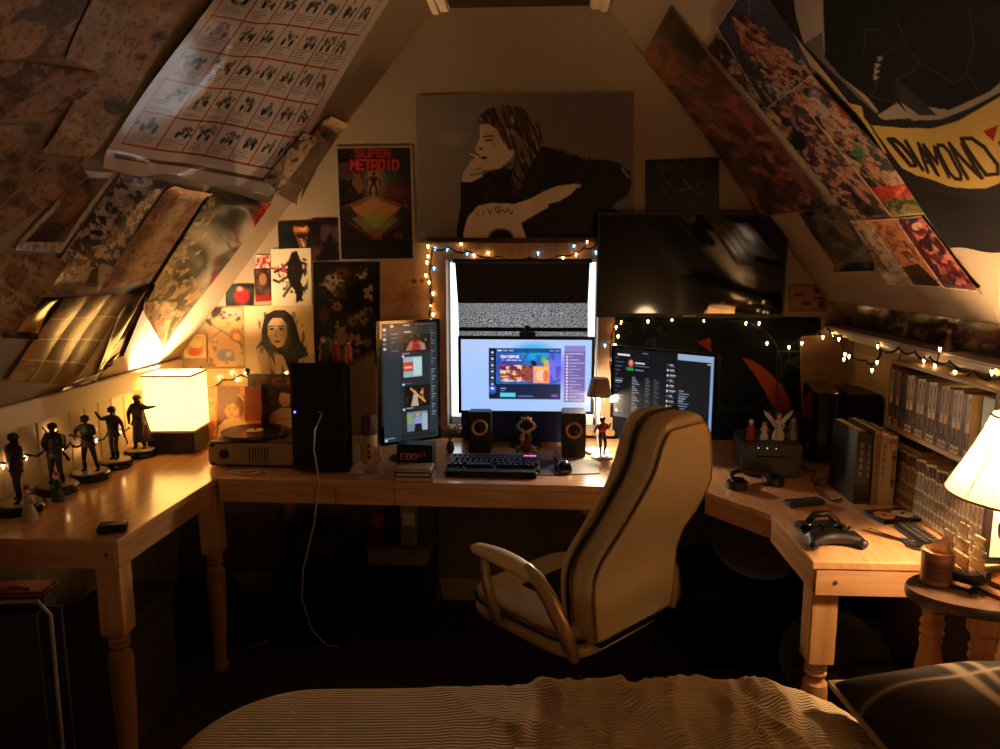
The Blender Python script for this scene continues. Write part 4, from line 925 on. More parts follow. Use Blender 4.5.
fairy('fairy lights drooping under the television and across the dark tapestry',
      W([(611, 380), (610, 345), (614, 322), (640, 319), (700, 319), (745, 322), (770, 330), (790, 342), (803, 334), (822, 328)]),
      [(p, b) for p, b in zip(W([(612, 374), (612, 360), (615, 345), (618, 336), (621, 322), (605, 345), (616, 327), (648, 321), (672, 320), (704, 320), (746, 323), (759, 323), (767, 343), (789, 347), (802, 343), (823, 337)]), [0, 0, 0, 0, 0, 1, 0, 0, 0, 0, 0, 0, 0, 0, 0, 0])])
KX = 1.170
Wk = lambda l: [Xp(x, y, KX) for x, y in l]
fairy('fairy lights hooked along the pale right ledge above the books',
      Wk([(826, 328), (840, 335), (848, 352), (865, 360), (875, 362), (880, 350), (898, 348), (915, 352), (930, 358), (950, 362), (975, 372), (1000, 378)]),
      [(p, 0) for p in Wk([(833, 334), (839, 339), (845, 354), (849, 356), (844, 359), (878, 346), (877, 362), (872, 370), (899, 361), (924, 360), (935, 365), (940, 349), (967, 379), (955, 372), (992, 372)])])
Wl = lambda l, Y=D - .012: [Yp(x, y, Y) for x, y in l]
fairy('fairy lights strung over the vinyl sleeves behind the box lamp',
      Wl([(200, 366), (204, 390), (222, 380), (240, 375), (262, 376), (292, 374)]),
      [(p, 0) for p in Wl([(219, 377), (237, 379), (245, 373), (260, 382), (271, 377), (286, 373), (232, 372)])])
Wn = lambda l: [Xp(x, y, XL - .040) for x, y in l]
fairy('fairy lights looped along the boarded wall behind the statuettes',
      Wn([(0, 462), (14, 458), (27, 455), (45, 450), (56, 450), (70, 443), (82, 444), (95, 441), (110, 432), (130, 428)]),
      [(p, 0) for p in Wn([(14, 461), (26, 457), (58, 434), (62, 449), (84, 448), (96, 440), (55, 428), (120, 432), (3, 466)])])
# ------------------------------------------------------------------ statuettes
def skin_figure(name, joints, edges, m, parent, sub=1):
    """joints: {key: (x,y,z,r)}; edges: pairs; grown as one continuous skinned surface, then frozen to a mesh"""
    keys = list(joints); bm = bmesh.new(); vs = {k: bm.verts.new(joints[k][:3]) for k in keys}
    for a, b in edges: bm.edges.new((vs[a], vs[b]))
    me = bpy.data.meshes.new(name); bm.to_mesh(me); bm.free()
    o = bpy.data.objects.new(name, me); COL.objects.link(o); md = o.modifiers.new('skin', 'SKIN'); md.use_smooth_shade = True
    if not me.skin_vertices: bpy.context.view_layer.update()
    sk = me.skin_vertices[0].data if me.skin_vertices else None
    if sk is None:
        bpy.context.view_layer.objects.active = o; sk = me.skin_vertices[0].data
    for i, k in enumerate(keys):
        r = joints[k][3]; sk[i].radius = (r, r) if not isinstance(r, tuple) else r; sk[i].use_root = (i == 0)
    if sub: s = o.modifiers.new('sub', 'SUBSURF'); s.levels = sub; s.render_levels = sub
    dg = bpy.context.evaluated_depsgraph_get(); dg.update()
    em = bpy.data.meshes.new_from_object(o.evaluated_get(dg)); o.modifiers.clear(); o.data = em
    em.materials.clear(); em.materials.append(m)
    em.polygons.foreach_set('use_smooth', [True] * len(em.polygons))
    if parent: o.parent = parent
    return o
BE = [('pel', 'sp'), ('sp', 'ch'), ('ch', 'nk'), ('nk', 'hd'), ('hd', 'ht'), ('ch', 'sl'), ('sl', 'el'), ('el', 'wl'), ('wl', 'fl'), ('ch', 'sr'), ('sr', 'er'), ('er', 'wr'), ('wr', 'fr'),
      ('pel', 'hl'), ('hl', 'kl'), ('kl', 'al'), ('al', 'tl'), ('pel', 'hr'), ('hr', 'kr'), ('kr', 'ar'), ('ar', 'tr')]
def body(h_, *a_, **k_):
    k_['bulk'] = k_.get('bulk', 1.0) * 1.5
    return body_joints(h_, *a_, **k_)
def body_joints(h, larm=((.13, 0, .66), (.15, -.04, .50)), rarm=((-.13, 0, .66), (-.15, -.04, .50)), lleg=((.07, -.01, .28), (.09, .02, .05)), rleg=((-.07, -.01, .28), (-.09, .02, .05)), lean=(0, 0), head=(0, 0), bulk=1.0):
    J = {'pel': (0, 0, .52, .065 * bulk), 'sp': (lean[0] * .5, lean[1] * .5, .62, .058 * bulk), 'ch': (lean[0], lean[1], .75, .075 * bulk), 'nk': (lean[0], lean[1], .84, .028),
         'hd': (lean[0] + head[0], lean[1] + head[1] - .005, .905, .056), 'ht': (lean[0] + head[0], lean[1] + head[1], .965, .046),
         'sl': (lean[0] + .095, lean[1], .785, .042 * bulk), 'sr': (lean[0] - .095, lean[1], .785, .042 * bulk)}
    for s, arm, lg in (('l', larm, lleg), ('r', rarm, rleg)):
        e, w = arm; J['e' + s] = (*e, .028 * bulk); J['w' + s] = (*w, .024); d = Vector(w) - Vector(e); d.normalize(); J['f' + s] = (*(Vector(w) + d * .05), .018)
        k, a = lg; sx = 1 if s == 'l' else -1; J['h' + s] = (sx * .055, 0, .48, .042 * bulk); J['k' + s] = (*k, .028 * bulk); J['a' + s] = (*a, .026); J['t' + s] = (a[0] * 1.05, a[1] - .07, .022, .024)
    return {k: (v[0] * h, v[1] * h, v[2] * h, v[3] * h) for k, v in J.items()}
gun = mat('gunmetal', (.08, .07, .065), .35, .6)
dark1 = mat('statue_dark', (.15, .11, .09), .5, noise=.35, scale=60)
dark2 = mat('statue_brown', (.24, .17, .12), .5, noise=.35, scale=60)
basem = mat('statue_base', (.05, .045, .042), .25)
basetop = mat('statue_base_top', (.62, .54, .44), .4, noise=.5, scale=90)
def statue(px, label, m, h=.205, rz=0.0, r=.060, prop=None, cat='statuette', **pose):
    p = Zp(px[0] - 1, px[1] - 1, DZ); t = thing('statuette', label, cat, (p[0], p[1], DZ), rz)
    MB().lathe([(r, 0), (r * 1.02, .004), (r, .024), (r * .94, .028), (r * .90, .028)], n=32).build('base', basem, t)
    MB().lathe([(r * .89, .028), (r * .87, .031), (.002, .032)], n=28).build('base_top', basetop, t)
    J = body(h, **pose); J = {k: (a, b, c + .029, d) for k, (a, b, c, d) in J.items()}
    skin_figure('body', J, BE, m, t)
    c = J['ch']; p_ = J['pel']; rings = []
    for f, w2, d2 in ((0, .135, .085), (.12, .125, .08), (.35, .092, .068), (.55, .10, .074), (.8, .125, .082), (1.0, .118, .07), (1.1, .06, .045)):
        cx = p_[0] + (c[0] - p_[0]) * min(1, f); cy = p_[1] + (c[1] - p_[1]) * min(1, f); z = p_[2] - .07 * h + (c[2] + .045 * h - p_[2] + .07 * h) * f / 1.1
        rings.append([(cx + w2 * h * math.cos(a) * (1 + .05 * math.sin(4 * a + 3 * f)), cy + d2 * h * math.sin(a), z) for a in np.linspace(0, 2 * math.pi, 19)[:-1]])
    MB().loft(rings).build('jacket', dark2 if m is dark1 else dark1, t)
    MB().tube([(c[0] * .3 + .100 * h * math.cos(a), c[1] * .3 + .076 * h * math.sin(a), p_[2] + .07 * h) for a in np.linspace(0, 2 * math.pi, 17)[:-1]], .012 * h, 6, closed=True).build('belt', gun, t)
    for s in 'lr':
        a_, k_, t_ = Vector(J['a' + s][:3]), Vector(J['k' + s][:3]), Vector(J['t' + s][:3])
        MB().tube([a_.lerp(k_, .45), a_ + Vector((0, 0, .01 * h)), a_ + Vector((0, -.01 * h, -.018 * h)), t_ + Vector((0, -.01 * h, -.004 * h))], [.040 * h, .032 * h, .034 * h, .024 * h], 9).build('boot', gun, t)
    if prop: prop(t, h, J)
    return t
def rifle(t, p, q, L=.075):
    p, q = Vector(p), Vector(q); d = (q - p).normalized(); u = d.orthogonal().normalized()
    MB().tube([p, q], .0022, 6).tube([p, p + d * (q - p).length * .45], .0045, 6).tube([p + d * .02, p + d * .02 - Vector((0, 0, .014))], .0025, 5).build('rifle', gun, t)
def hair(t, J, col, drop=.0):
    x, y, z, r = J['hd']; mb = MB().ball((x, y + .003, z + r * .62), r * 1.3, 12, (1, 1, .95))
    for k in range(9): a = k * .7; mb.tube([(x + r * .8 * math.cos(a), y + .003 + r * .8 * math.sin(a), z + r * 1.2), (x + r * 1.3 * math.cos(a + .3), y + .003 + r * 1.3 * math.sin(a + .3), z + r * (.2 if math.sin(a) > -.3 else .9))], [r * .4, r * .12], 5)
    if drop: mb.ball((x, y + r * .7, z - drop / 2), r * .9, 10, (1, .6, 1 + drop / r))
    mb.build('hair', col, t)
def s5p(t, h, J):
    hair(t, J, dark1)
    rings = []
    for k in range(9):
        f = k / 8; z = (.80 - .68 * f) * h + .029; w = (.085 + .10 * f) * h; dd = (.03 + .06 * f) * h
        rings.append([(w * math.cos(a) * (1 + .12 * f * math.sin(5 * a)) + .015 * f * h, .03 * h + .05 * f * h + dd * math.sin(a), z) for a in np.linspace(0, 2 * math.pi, 19)[:-1]])
    MB().loft(rings).build('coat', dark2, t)
statue((142, 457), 'tall coated statuette with one arm stretched toward the box lamp', dark1, h=.215, prop=s5p, rz=.1, larm=((.19, -.06, .77), (.33, -.10, .80)), rarm=((-.16, -.02, .66), (-.14, -.06, .52)), lleg=((.05, -.03, .27), (.07, .02, .05)))
def s4p(t, h, J): hair(t, J, dark1, .012); rifle(t, (J['wl'][0] - .002, J['wl'][1] - .004, J['wl'][2]), (J['wl'][0] + .02, J['wl'][1] - .01, J['wl'][2] - .055))
statue((117, 468), 'slim statuette with left arm flung up, second from the box lamp', dark2, h=.2, prop=s4p, r=.058, rarm=((-.20, -.02, .76), (-.27, -.03, .87)), larm=((.17, 0, .70), (.22, -.04, .60)), lleg=((.04, -.01, .27), (.045, .01, .05)), rleg=((-.05, -.01, .27), (-.045, .02, .05)), bulk=.88)
def s3p(t, h, J): hair(t, J, dark1); rifle(t, (-.045, -.03, .165), (.02, -.035, .155))
statue((92, 480), 'statuette holding a pistol up to its shoulder, middle of the five', dark1, h=.2, prop=s3p, r=.064, rarm=((-.19, -.02, .74), (-.16, -.10, .66)), larm=((.15, -.03, .68), (.05, -.13, .66)), lleg=((.11, -.02, .28), (.14, .02, .05)), rleg=((-.07, -.04, .28), (-.09, .0, .05)), head=(-.01, -.02))
def s2p(t, h, J):
    hair(t, J, dark1); rifle(t, (.03, .03, .10), (-.06, .035, .215)); MB().box((0, .028, .165), (.045, .022, .05), bev=.006).build('backpack', dark2, t)
statue((59, 493), 'bulky statuette with backpack and rifle, second from the left end of the row', dark1, h=.205, prop=s2p, r=.064, rarm=((-.15, -.03, .66), (-.06, -.12, .60)), larm=((.15, -.03, .66), (.08, -.12, .62)), bulk=1.15)
def s1p(t, h, J): hair(t, J, dark1, .02)
statue((21, 512), 'long-haired statuette striding at the left end of the desk', dark1, h=.215, prop=s1p, r=.068, rz=-.4, rarm=((-.14, .04, .65), (-.16, 0, .50)), larm=((.14, -.04, .64), (.12, -.12, .55)), lleg=((.07, -.06, .28), (.10, -.04, .05)), rleg=((-.05, .03, .27), (-.10, .08, .05)), bulk=1.1)
def small_fig(px, label, cols, h, cat='figurine', z=DZ, name='figurine', wide=1.0, bow=False):
    """little robed figurine: robe, head, hair, two arms"""
    p = Zp(*px, z); t = thing(name, label, cat, (p[0], p[1], z))
    rings = []
    for f in np.linspace(0, 1, 9):
        r = (.20 - .10 * f + .03 * math.sin(f * 7)) * h * wide; rings.append([(r * math.cos(a) * (1 + .07 * math.sin(3 * a + 5 * f)), r * .75 * math.sin(a), f * .74 * h) for a in np.linspace(0, 2 * math.pi, 17)[:-1]])
    MB().loft(rings).build('robe', mat('fig_' + cols[0], PAL[cols[0]], .5, noise=.25, scale=80), t)
    mb = MB()
    for s in (-1, 1): mb = MB().tube([(s * .09 * h, 0, .68 * h), (s * .19 * h, -.02 * h, .52 * h), (s * .10 * h, -.14 * h, .44 * h)], [.045 * h, .04 * h, .03 * h]); mb.build('arm', MATS['fig_' + cols[0]], t)
    MB().tube([(0, 0, .70 * h), (0, 0, .80 * h)], .035 * h).ball((0, -.01 * h, .86 * h), .10 * h, 12, (1, 1, 1.15)).build('head', mat('fig_' + cols[1], PAL[cols[1]], .5), t)
    mb = MB().ball((0, .02 * h, .90 * h), .115 * h, 12); mb.ball((0, .07 * h, .78 * h), .07 * h, 10, (1.1, .6, 1.8)); mb.build('hair', mat('fig_' + cols[2], PAL[cols[2]], .5), t)
    return t
PAL = dict(ivory=(.72, .66, .56), skin=(.80, .60, .45), black=(.06, .05, .05), red=(.62, .12, .10), teal=(.16, .28, .30), brown=(.32, .20, .13), white=(.82, .80, .76), blond=(.72, .56, .28), orange=(.75, .35, .14), purple=(.30, .18, .34), green=(.20, .38, .18), grey=(.4, .39, .37), blue=(.16, .22, .42))
small_fig((30, 520), 'small ivory robed figurine in front of the striding statuette', ('ivory', 'skin', 'grey'), .105)
small_fig((58, 501), 'small dark figurine with pale face and red collar before the rifle statuette', ('teal', 'white', 'red'), .095)
p = Zp(113, 531, DZ)
t = thing('black_case', 'small flat black case lying near the front corner of the left desk', 'case', (p[0], p[1], DZ), rz=.35)
MB().box((0, 0, .011), (.075, .045, .022), bev=.004).build('body', blackpl, t); MB().box((0, -.0, .0225), (.068, .038, .002), bev=.0005).build('lid', glossblack, t)

# ------------------------------------------------------------------ record player and sleeves
silver = mat('silver_grey', (.60, .53, .44), .4, noise=.05)
tp_ = thing('record_player', 'pale suitcase record player with vinyl on its platter beside the black computer tower', 'record player', (-1.060, 2.745, DZ))
w_, d_, h_ = .335, .27, .088
MB().box((0, 0, h_ / 2 + .004), (w_, d_, h_ - .008), bev=.004).build('body', silver, tp_)
MB().lathe([(.012, 0), (.013, .006), (.011, .009)], (0, 0, 0), 20, Matrix.Translation((-.118 + .012, -d_ / 2 - .001, .048)) @ Matrix.Rotation(math.pi / 2, 4, 'X')).lathe([(.019, 0), (.019, .003)], (0, 0, 0), 24, Matrix.Translation((-.106, -d_ / 2 + .001, .048)) @ Matrix.Rotation(math.pi / 2, 4, 'X')).build('dial', blackpl, tp_)
slot = MB().box((-.01, -d_ / 2 - .0005, .046), (.003, .003, .058)).build('speaker_slot', blackpl, tp_)
for i in range(1, 7): c = slot.copy(); COL.objects.link(c); c.location = (i * .0115, 0, 0)
for s in ((-.150, .08), (-.150, .012)): MB().box((s[0], -d_ / 2 + .003, s[1]), (.02, .008, .014), bev=.002).build('corner_guard', blackpl, tp_)
for x in (-.112, -.098): MB().lathe([(.003, 0), (.003, .004)], (0, 0, 0), 10, Matrix.Translation((x, -d_ / 2, .018)) @ Matrix.Rotation(math.pi / 2, 4, 'X')).build('button', steel, tp_)
MB().box((0, 0, h_ + .002), (w_ - .012, d_ - .012, .005), bev=.002).build('deck', blackpl, tp_)
MB().lathe([(.10, .092), (.10, .104), (.004, .106)], (-.04, 0, 0), 40).build('platter', mat('platter_grey', (.45, .42, .38), .3, .5), tp_)
MB().lathe([(.125, .106), (.125, .1085), (.036, .1088), (.036, .1092), (.003, .1092), (.003, .118)], (-.04, -.0, 0), 48).build('vinyl_record', mat('vinyl', (.025, .022, .022), .15), tp_)
MB().lathe([(.034, .1093), (.001, .1096)], (-.04, 0, 0), 28).build('record_label', mat('rec_label', (.75, .62, .42), .5), tp_)
MB().lathe([(.018, .09), (.016, .115), (.01, .12)], (.125, .07, 0), 18).tube([(.125, .07, .122), (.12, .0, .122), (.095, -.07, .118)], .004).box((.09, -.078, .115), (.016, .024, .008), rz=.3, bev=.002).ball((.128, .09, .12), .013).build('tonearm', mat('tonearm_metal', (.7, .6, .5), .2, .9), tp_)
def sleeve(cx, y, label, art, lean=.16, rz=0.0, z=DZ, s=.235):
    t = thing('vinyl_sleeve', label, 'record sleeve', (cx, y, z), rot=(-lean, 0, rz))
    MB().box((0, .0025, s / 2), (s, .004, s)).build('card', mat('sleeve_card', (.35, .28, .22), .6), t)
    N = 110; U, V = np.meshgrid(np.linspace(0, 1, N), np.linspace(0, 1, N)); P = np.stack([(U - .5) * s, 0 * U - .0006, (1 - V) * s], -1)
    grid_mesh('cover_print', P, art.sample(U, V), semi, t); return t
A = Art(0, 0, 1, 1, 220, (.66, .40, .24))
A.rect(0, 0, .18, 1, (.86, .58, .38)).rect(.2, 0, .55, 1, (.34, .13, .09)).rect(.55, 0, .7, 1, (.80, .56, .34)).rect(.7, .0, 1, .62, (.42, .16, .10)).noise((.5, .26, .16), .12, .5, 3, .5)
A.poly([(.18, 1), (.22, .72), (.34, .60), (.58, .56), (.74, .66), (.80, 1)], (.86, .76, .56)).ell(.46, .42, .13, .17, (.86, .60, .42)).poly([(.30, .34), (.34, .22), (.46, .16), (.60, .18), (.68, .30), (.68, .46), (.62, .54), (.60, .38), (.50, .30), (.38, .34), (.34, .42)], (.38, .20, .12))
A.noise((.55, .34, .2), .03, .55, 5, .7, region=[(.30, .34), (.46, .16), (.68, .30), (.62, .54), (.5, .3)])
for x in (.41, .52): A.ell(x, .41, .018, .012, (.14, .08, .06)).line([(x - .03, .38), (x + .03, .38)], .01, (.3, .16, .1))
A.ell(.46, .52, .03, .010, (.6, .28, .22)).line([(.47, .43), (.455, .47), (.48, .475)], .008, (.65, .42, .3)); A.poly([(.60, .78), (.9, .66), (1, .74), (1, 1), (.7, 1)], (.10, .06, .05))

px_ = Yp(260, 391, 3.0); sleeve(px_[0] - .118, 2.985, 'vinyl sleeve showing a brown-haired child in a cream sweater beside the box lamp', A, .14)
A = Art(0, 0, 1, 1, 220, (.10, .07, .05))
A.noise((.34, .24, .14), .07, .5, 7, .9).noise((.16, .20, .12), .09, .55, 8, .9).noise((.46, .16, .10), .05, .66, 9, .9)
A.poly([(.30, 1), (.34, .62), (.5, .52), (.7, .52), (.86, .66), (.9, 1)], (.62, .50, .38)).ell(.58, .36, .10, .14, (.72, .52, .38)).poly([(.44, .46), (.44, .26), (.54, .18), (.68, .2), (.74, .34), (.72, .5), (.66, .46), (.66, .3), (.52, .28), (.48, .36)], (.08, .05, .04)).ell(.58, .44, .02, .012, (.5, .15, .12)).line([(.5, .7), (.7, .68)], .012, (.2, .14, .1)).ell(.24, .55, .08, .1, (.45, .34, .24)).ell(.8, .26, .06, .08, (.5, .36, .22))
px_ = Yp(248, 378, 3.02); sleeve(px_[0] + .118, 3.04, 'dark floral vinyl sleeve with a pale reclining figure, standing behind the child sleeve', A, .12, z=DZ, s=.28)
cab = mat('white_cable', (.72, .68, .62), .5)
p0 = Zp(245, 474, DZ)
pts = [(p0[0] + .075 * math.cos(k * .7) * (1 - k * .02), p0[1] + .020 * math.sin(k * .7), DZ + .004 + .0012 * (k % 5)) for k in range(30)]
tag(MB().tube(pts, .0028, 6).build('earphone_cable', cab), 'coiled white cable lying before the record player', 'cable')
p0 = Zp(286, 473, DZ)
t = thing('white_plug', 'small white charging plug on the desk edge near the record player', 'plug', (p0[0], p0[1] - .01, DZ)); MB().box((0, 0, .009), (.030, .018, .018), bev=.004).build('body', cab, t); MB().box((-.018, .003, .009), (.008, .002, .004)).build('prong', steel, t)

# ------------------------------------------------------------------ computer tower
ct = thing('computer_tower', 'tall black computer tower with a blue power light beside the record player', 'computer', (-.781, 2.765, DZ))
MB().box((0, 0, .205), (.212, .43, .39), bev=.006).build('case', glossblack, ct)
MB().box((0, -.219, .205), (.190, .010, .372), bev=.004).build('front_panel', blackpl, ct)
for i in range(4): MB().box((0, -.2248, .10 + i * .07), (.16, .003, .002)).build('panel_groove', glossblack, ct)
MB().ball((-.088, -.2255, .225), .0042, 8).build('power_light', mat('blue_led', (.2, .2, 1), .4, emit=(.30, .22, 1), es=12), ct)
MB().box((.002, -.2245, .225), (.014, .004, .006), bev=.001).build('usb_port', steel, ct)
for s in (-1, 1): MB().box((s * .08, 0, .005), (.03, .38, .010), bev=.002).build('foot', blackpl, ct)
MB().box((.1075, 0, .205), (.003, .40, .36), bev=.001).build('side_window', mat('smoked_glass', (.03, .022, .018), .05, coat=1.0), ct)
# white cable hanging from the tower to the floor
q = [Vector(Yp(322, 414, 2.53)), Vector(Yp(315, 430, 2.50)), Vector(Yp(314, 450, 2.47)), Vector(Yp(319, 480, 2.435)), Vector(Yp(314, 525, 2.43)), Vector(Yp(303, 570, 2.43)), Vector(Yp(302, 600, 2.42)), Vector(Yp(312, 630, 2.42)), Vector(Yp(326, 645, 2.44)), Vector(Yp(336, 646, 2.46))]
tag(MB().tube(q, .0028, 7).box(tuple(q[-1]), (.02, .008, .005), bev=.001).build('charging_cable', cab), 'thin white charging cable hanging from the black tower toward the floor', 'cable')
# figurines on the tower
zt = DZ + .4005
def onTower(px): return Zp(*px, zt)
p = Zp(308, 368, zt); t = thing('green_figurine', 'small green cactus figurine on top of the black computer tower', 'figurine', (p[0], 2.68, zt))
gm_ = mat('cactus_green', (.30, .42, .16), .6, noise=.3, scale=90)
MB().lathe([(.016, 0), (.018, .02), (.015, .022)], n=14).build('pot', mat('pot_brown', (.3, .18, .1), .6), t)
MB().lathe([(.010, .02), (.013, .04), (.012, .065), (.004, .078)], n=12).tube([(.01, 0, .04), (.022, 0, .045), (.022, 0, .065)], .005).tube([(-.01, 0, .03), (-.022, 0, .036), (-.022, 0, .055)], .005).build('cactus', gm_, t)
for i, (x, lab, cols, h) in enumerate(((324, 'little round-faced tan figurine on the tower beside the green cactus', ('brown', 'skin', 'brown'), .085), (336, 'little red and grey figurine at the middle of the tower top', ('red', 'skin', 'grey'), .07), (349, 'little dark orange figurine at the right edge of the tower top', ('orange', 'skin', 'black'), .065))):
    p = Yp(x, 368, 2.64 + .03 * i); t = small_fig((0, 0), lab, cols, h); t.location = (p[0], 2.64 + .03 * i, zt)
# microphone
p = Zp(366, 477, DZ); t = thing('desk_microphone', 'silver studio microphone on a round base beside the black tower', 'microphone', (p[0] + .01, p[1] + .02, DZ), rz=-.2)
mic = mat('mic_metal', (.78, .68, .56), .38, .5); 
MB().lathe([(.052, 0), (.052, .008), (.046, .014), (.012, .02)], n=28).build('base', mic, t)
MB().tube([(0, .0, .015), (-.020, 0, .035), (-.038, 0, .06), (-.040, 0, .11)], .006).tube([(0, 0, .015), (.020, 0, .035), (.038, 0, .06), (.040, 0, .11)], .006).build('bracket', mic, t)
MB().lathe([(.022, .045), (.028, .055), (.029, .15), (.0295, .152)], n=24).build('body', mic, t)
MB().lathe([(.0295, .152), (.0295, .20), (.022, .222), (.004, .230)], n=24).build('grille', mat('mic_grille', (.30, .22, .17), .5, .7, bump=1.0, bscale=900), t)
for z, c in ((.115, 'blackpl'), (.095, 'x'), (.075, 'y')): MB().lathe([(.006, 0), (.006, .004)], (0, 0, 0), 12, Matrix.Translation((.012, -.027, z)) @ Matrix.Rotation(math.pi / 2, 4, 'X')).build('knob', mat('red_knob', (.6, .06, .03), .4) if c == 'x' else blackpl, t)
# ------------------------------------------------------------------ screens
screen = art_mat('lit_screen', .2, emit=1.0)
def monitor(name, label, TL, TR, YL, YR, hpx, art, bez=.012, stand=None, em=1.0, zb=None):
    """vertical monitor whose outer frame's top edge runs from pixel TL (depth YL) to TR (depth YR); hpx lower-left pixel row"""
    a = Vector(Yp(*TL, YL)); b = Vector(Yp(*TR, YR)); z1 = (a.z + b.z) / 2; lo = Yp(TL[0], hpx, YL)[2]
    c = Vector(((a.x + b.x) / 2, (a.y + b.y) / 2, DZ)); W_ = math.hypot(b.x - a.x, b.y - a.y); H_ = z1 - lo; ang = math.atan2(b.y - a.y, b.x - a.x)
    t = thing(name, label, 'monitor', c, ang); zc = (lo + z1) / 2 - DZ
    MB().box((0, .016, zc), (W_, .030, H_), bev=.004).build('housing', blackpl, t)
    mb = MB()
    for s in (-1, 1): mb.box((s * (W_ / 2 - bez / 2), -.002, zc), (bez, .008, H_), bev=.001).box((0, -.002, zc + s * (H_ / 2 - bez / 2)), (W_ - 2 * bez, .008, bez), bev=.001)
    mb.build('bezel', glossblack, t)
    sw, sh_ = W_ - 2 * bez, H_ - 2 * bez; nu = int(sw * 420); nv = int(sh_ * 420)
    U, V = np.meshgrid(np.linspace(0, 1, nu), np.linspace(0, 1, nv)); P = np.stack([(U - .5) * sw, 0 * U - .0005, zc + (.5 - V) * sh_], -1)
    grid_mesh('screen', P, art.sample(U, V), em, t, smooth=False)
    zbtm = lo - DZ
    MB().box((0, .05, max(.05, zbtm * .6 + .05)), (.05, .02, max(.1, zbtm * 1.2 + .1)), bev=.004).build('stand_neck', blackpl, t)
    MB().lathe([(.065, 0), (.065, .008), (.03, .014)], (0, .045, 0), 28).build('stand_foot', blackpl, t)
    return t, W_, H_, zc
def uA(k=260, bg=(0, 0, 0)): return Art(0, 0, 1, 1, k, bg)
scr_bright = art_mat('screen_bright', .2, emit=1.05); scr_dim = art_mat('screen_dim', .15, emit=.85, spec=.15)
# middle screen
A = uA(300, (.66, .78, .97)); A.ell(.1, .9, .5, .5, (.62, .76, .98), .6, soft=.8).ell(.5, 0, .7, .3, (.74, .80, .96), .6, soft=.8)
X0, X1, Y0_, Y1_ = .213, .768, .125, .835
def R_(x, y): return (X0 + (X1 - X0) * x, Y0_ + (Y1_ - Y0_) * y)
A.rect(X0, Y0_, X1, Y1_, (.07, .11, .22)); A.poly([R_(.1, 0), R_(1, 0), R_(1, .7), R_(.1, .7)], (.16, .42, .78)); A.ell(*R_(.62, .12), .14, .14, (.10, .66, .88), .9, soft=.5).ell(*R_(.9, .45), .10, .22, (.52, .44, .95), .9, soft=.5).ell(*R_(.3, .3), .12, .14, (.32, .12, .52), .6, soft=.5)
A.noise((.20, .28, .62), .05, .55, 7, .6, region=[R_(.1, 0), R_(1, 0), R_(1, .7), R_(.1, .7)])
A.rect(*R_(0, 0), *R_(1, .08), (.10, .22, .45), .7).rect(*R_(0, 0), *R_(.1, 1), (.05, .08, .17)); 
for i in range(7): A.ell(*R_(.05, .08 + .125 * i), .011, .018, (.72, .78, .9)).rect(*R_(.02, .135 + .125 * i), *R_(.08, .15 + .125 * i), (.4, .45, .6))
A.rect(*R_(0, .74), *R_(.1, .87), (.16, .34, .78)).ell(*R_(.05, .79), .013, .02, (.85, .9, 1))
A.rect(*R_(.12, .03), *R_(.18, .05), (.9, .95, 1)).rect(*R_(.2, .03), *R_(.26, .05), (.6, .7, .9)).rect(*R_(.28, .03), *R_(.34, .05), (.6, .7, .9)).rect(*R_(.84, .03), *R_(.9, .05), (.5, .6, .9)).rect(*R_(.92, .03), *R_(.98, .05), (.5, .6, .9))
A.ell(*R_(.76, .22), .022, .05, (.35, .75, .35), .9).ell(*R_(.80, .30), .02, .06, (.88, .72, .3), .9).ell(*R_(.62, .28), .02, .03, (.06, .08, .18)).rect(*R_(.60, .28), *R_(.66, .34), (.06, .1, .2))
A.rect(*R_(.16, .13), *R_(.42, .19), (.92, .92, 1), .85).rect(*R_(.18, .215), *R_(.45, .24), (.85, .88, 1), .85).noise((.25, .3, .7), .02, .5, 3, .8, region=[R_(.16, .13), R_(.42, .13), R_(.42, .24), R_(.16, .24)])
A.rect(*R_(.155, .32), *R_(.61, .655), (.62, .30, .22)).noise((.95, .82, .62), .045, .48, 4, .95, region=[R_(.155, .32), R_(.46, .32), R_(.46, .655), R_(.155, .655)]).noise((.42, .10, .30), .03, .55, 5, .9, region=[R_(.155, .32), R_(.61, .32), R_(.61, .655), R_(.155, .655)])
A.rect(*R_(.62, .34), *R_(.84, .675), (.95, .62, .46)).rect(*R_(.63, .37), *R_(.83, .40), (.98, .78, .3)).ell(*R_(.73, .52), .04, .08, (.98, .78, .66)).ell(*R_(.79, .54), .02, .08, (.9, .4, .2), .8)
A.rect(*R_(.16, .62), *R_(.5, .64), (.8, .8, .9), .7).rect(*R_(.1, .70), *R_(1, 1), (.06, .12, .25)).rect(*R_(.16, .78), *R_(.24, .795), (.75, .8, .9)).rect(*R_(.16, .83), *R_(.22, .842), (.5, .6, .8)).rect(*R_(.155, .875), *R_(.375, .96), (.34, .80, .90)).rect(*R_(.40, .935), *R_(.62, .945), (.5, .6, .75)).rect(*R_(.87, .905), *R_(.96, .95), (.52, .30, .80))
A.rect(.792, .085, .955, .875, (.46, .40, .66)).rect(.792, .085, .955, .16, (.56, .50, .78)).rect(.80, .19, .94, .20, (.8, .76, .95))
for i in range(15): A.ell(.815, .235 + .043 * i, .009, .014, (.92, .88, .96)).rect(.835, .23 + .043 * i, .86 + .05 * ((i * 7) % 5) / 2.2, .24 + .043 * i, (.74, .70, .90))
mm, W_, H_, zc = monitor('monitor', 'wide middle monitor with light blue desktop and open game library in front of the window', (458, 336.5), (595, 336.5), 2.93, 2.93, 413, A, .012, em=scr_bright)
t = thing('webcam', 'small black webcam clipped on top of the middle monitor', 'webcam', (mm.location.x + .005, 2.93, DZ + zc + H_ / 2))
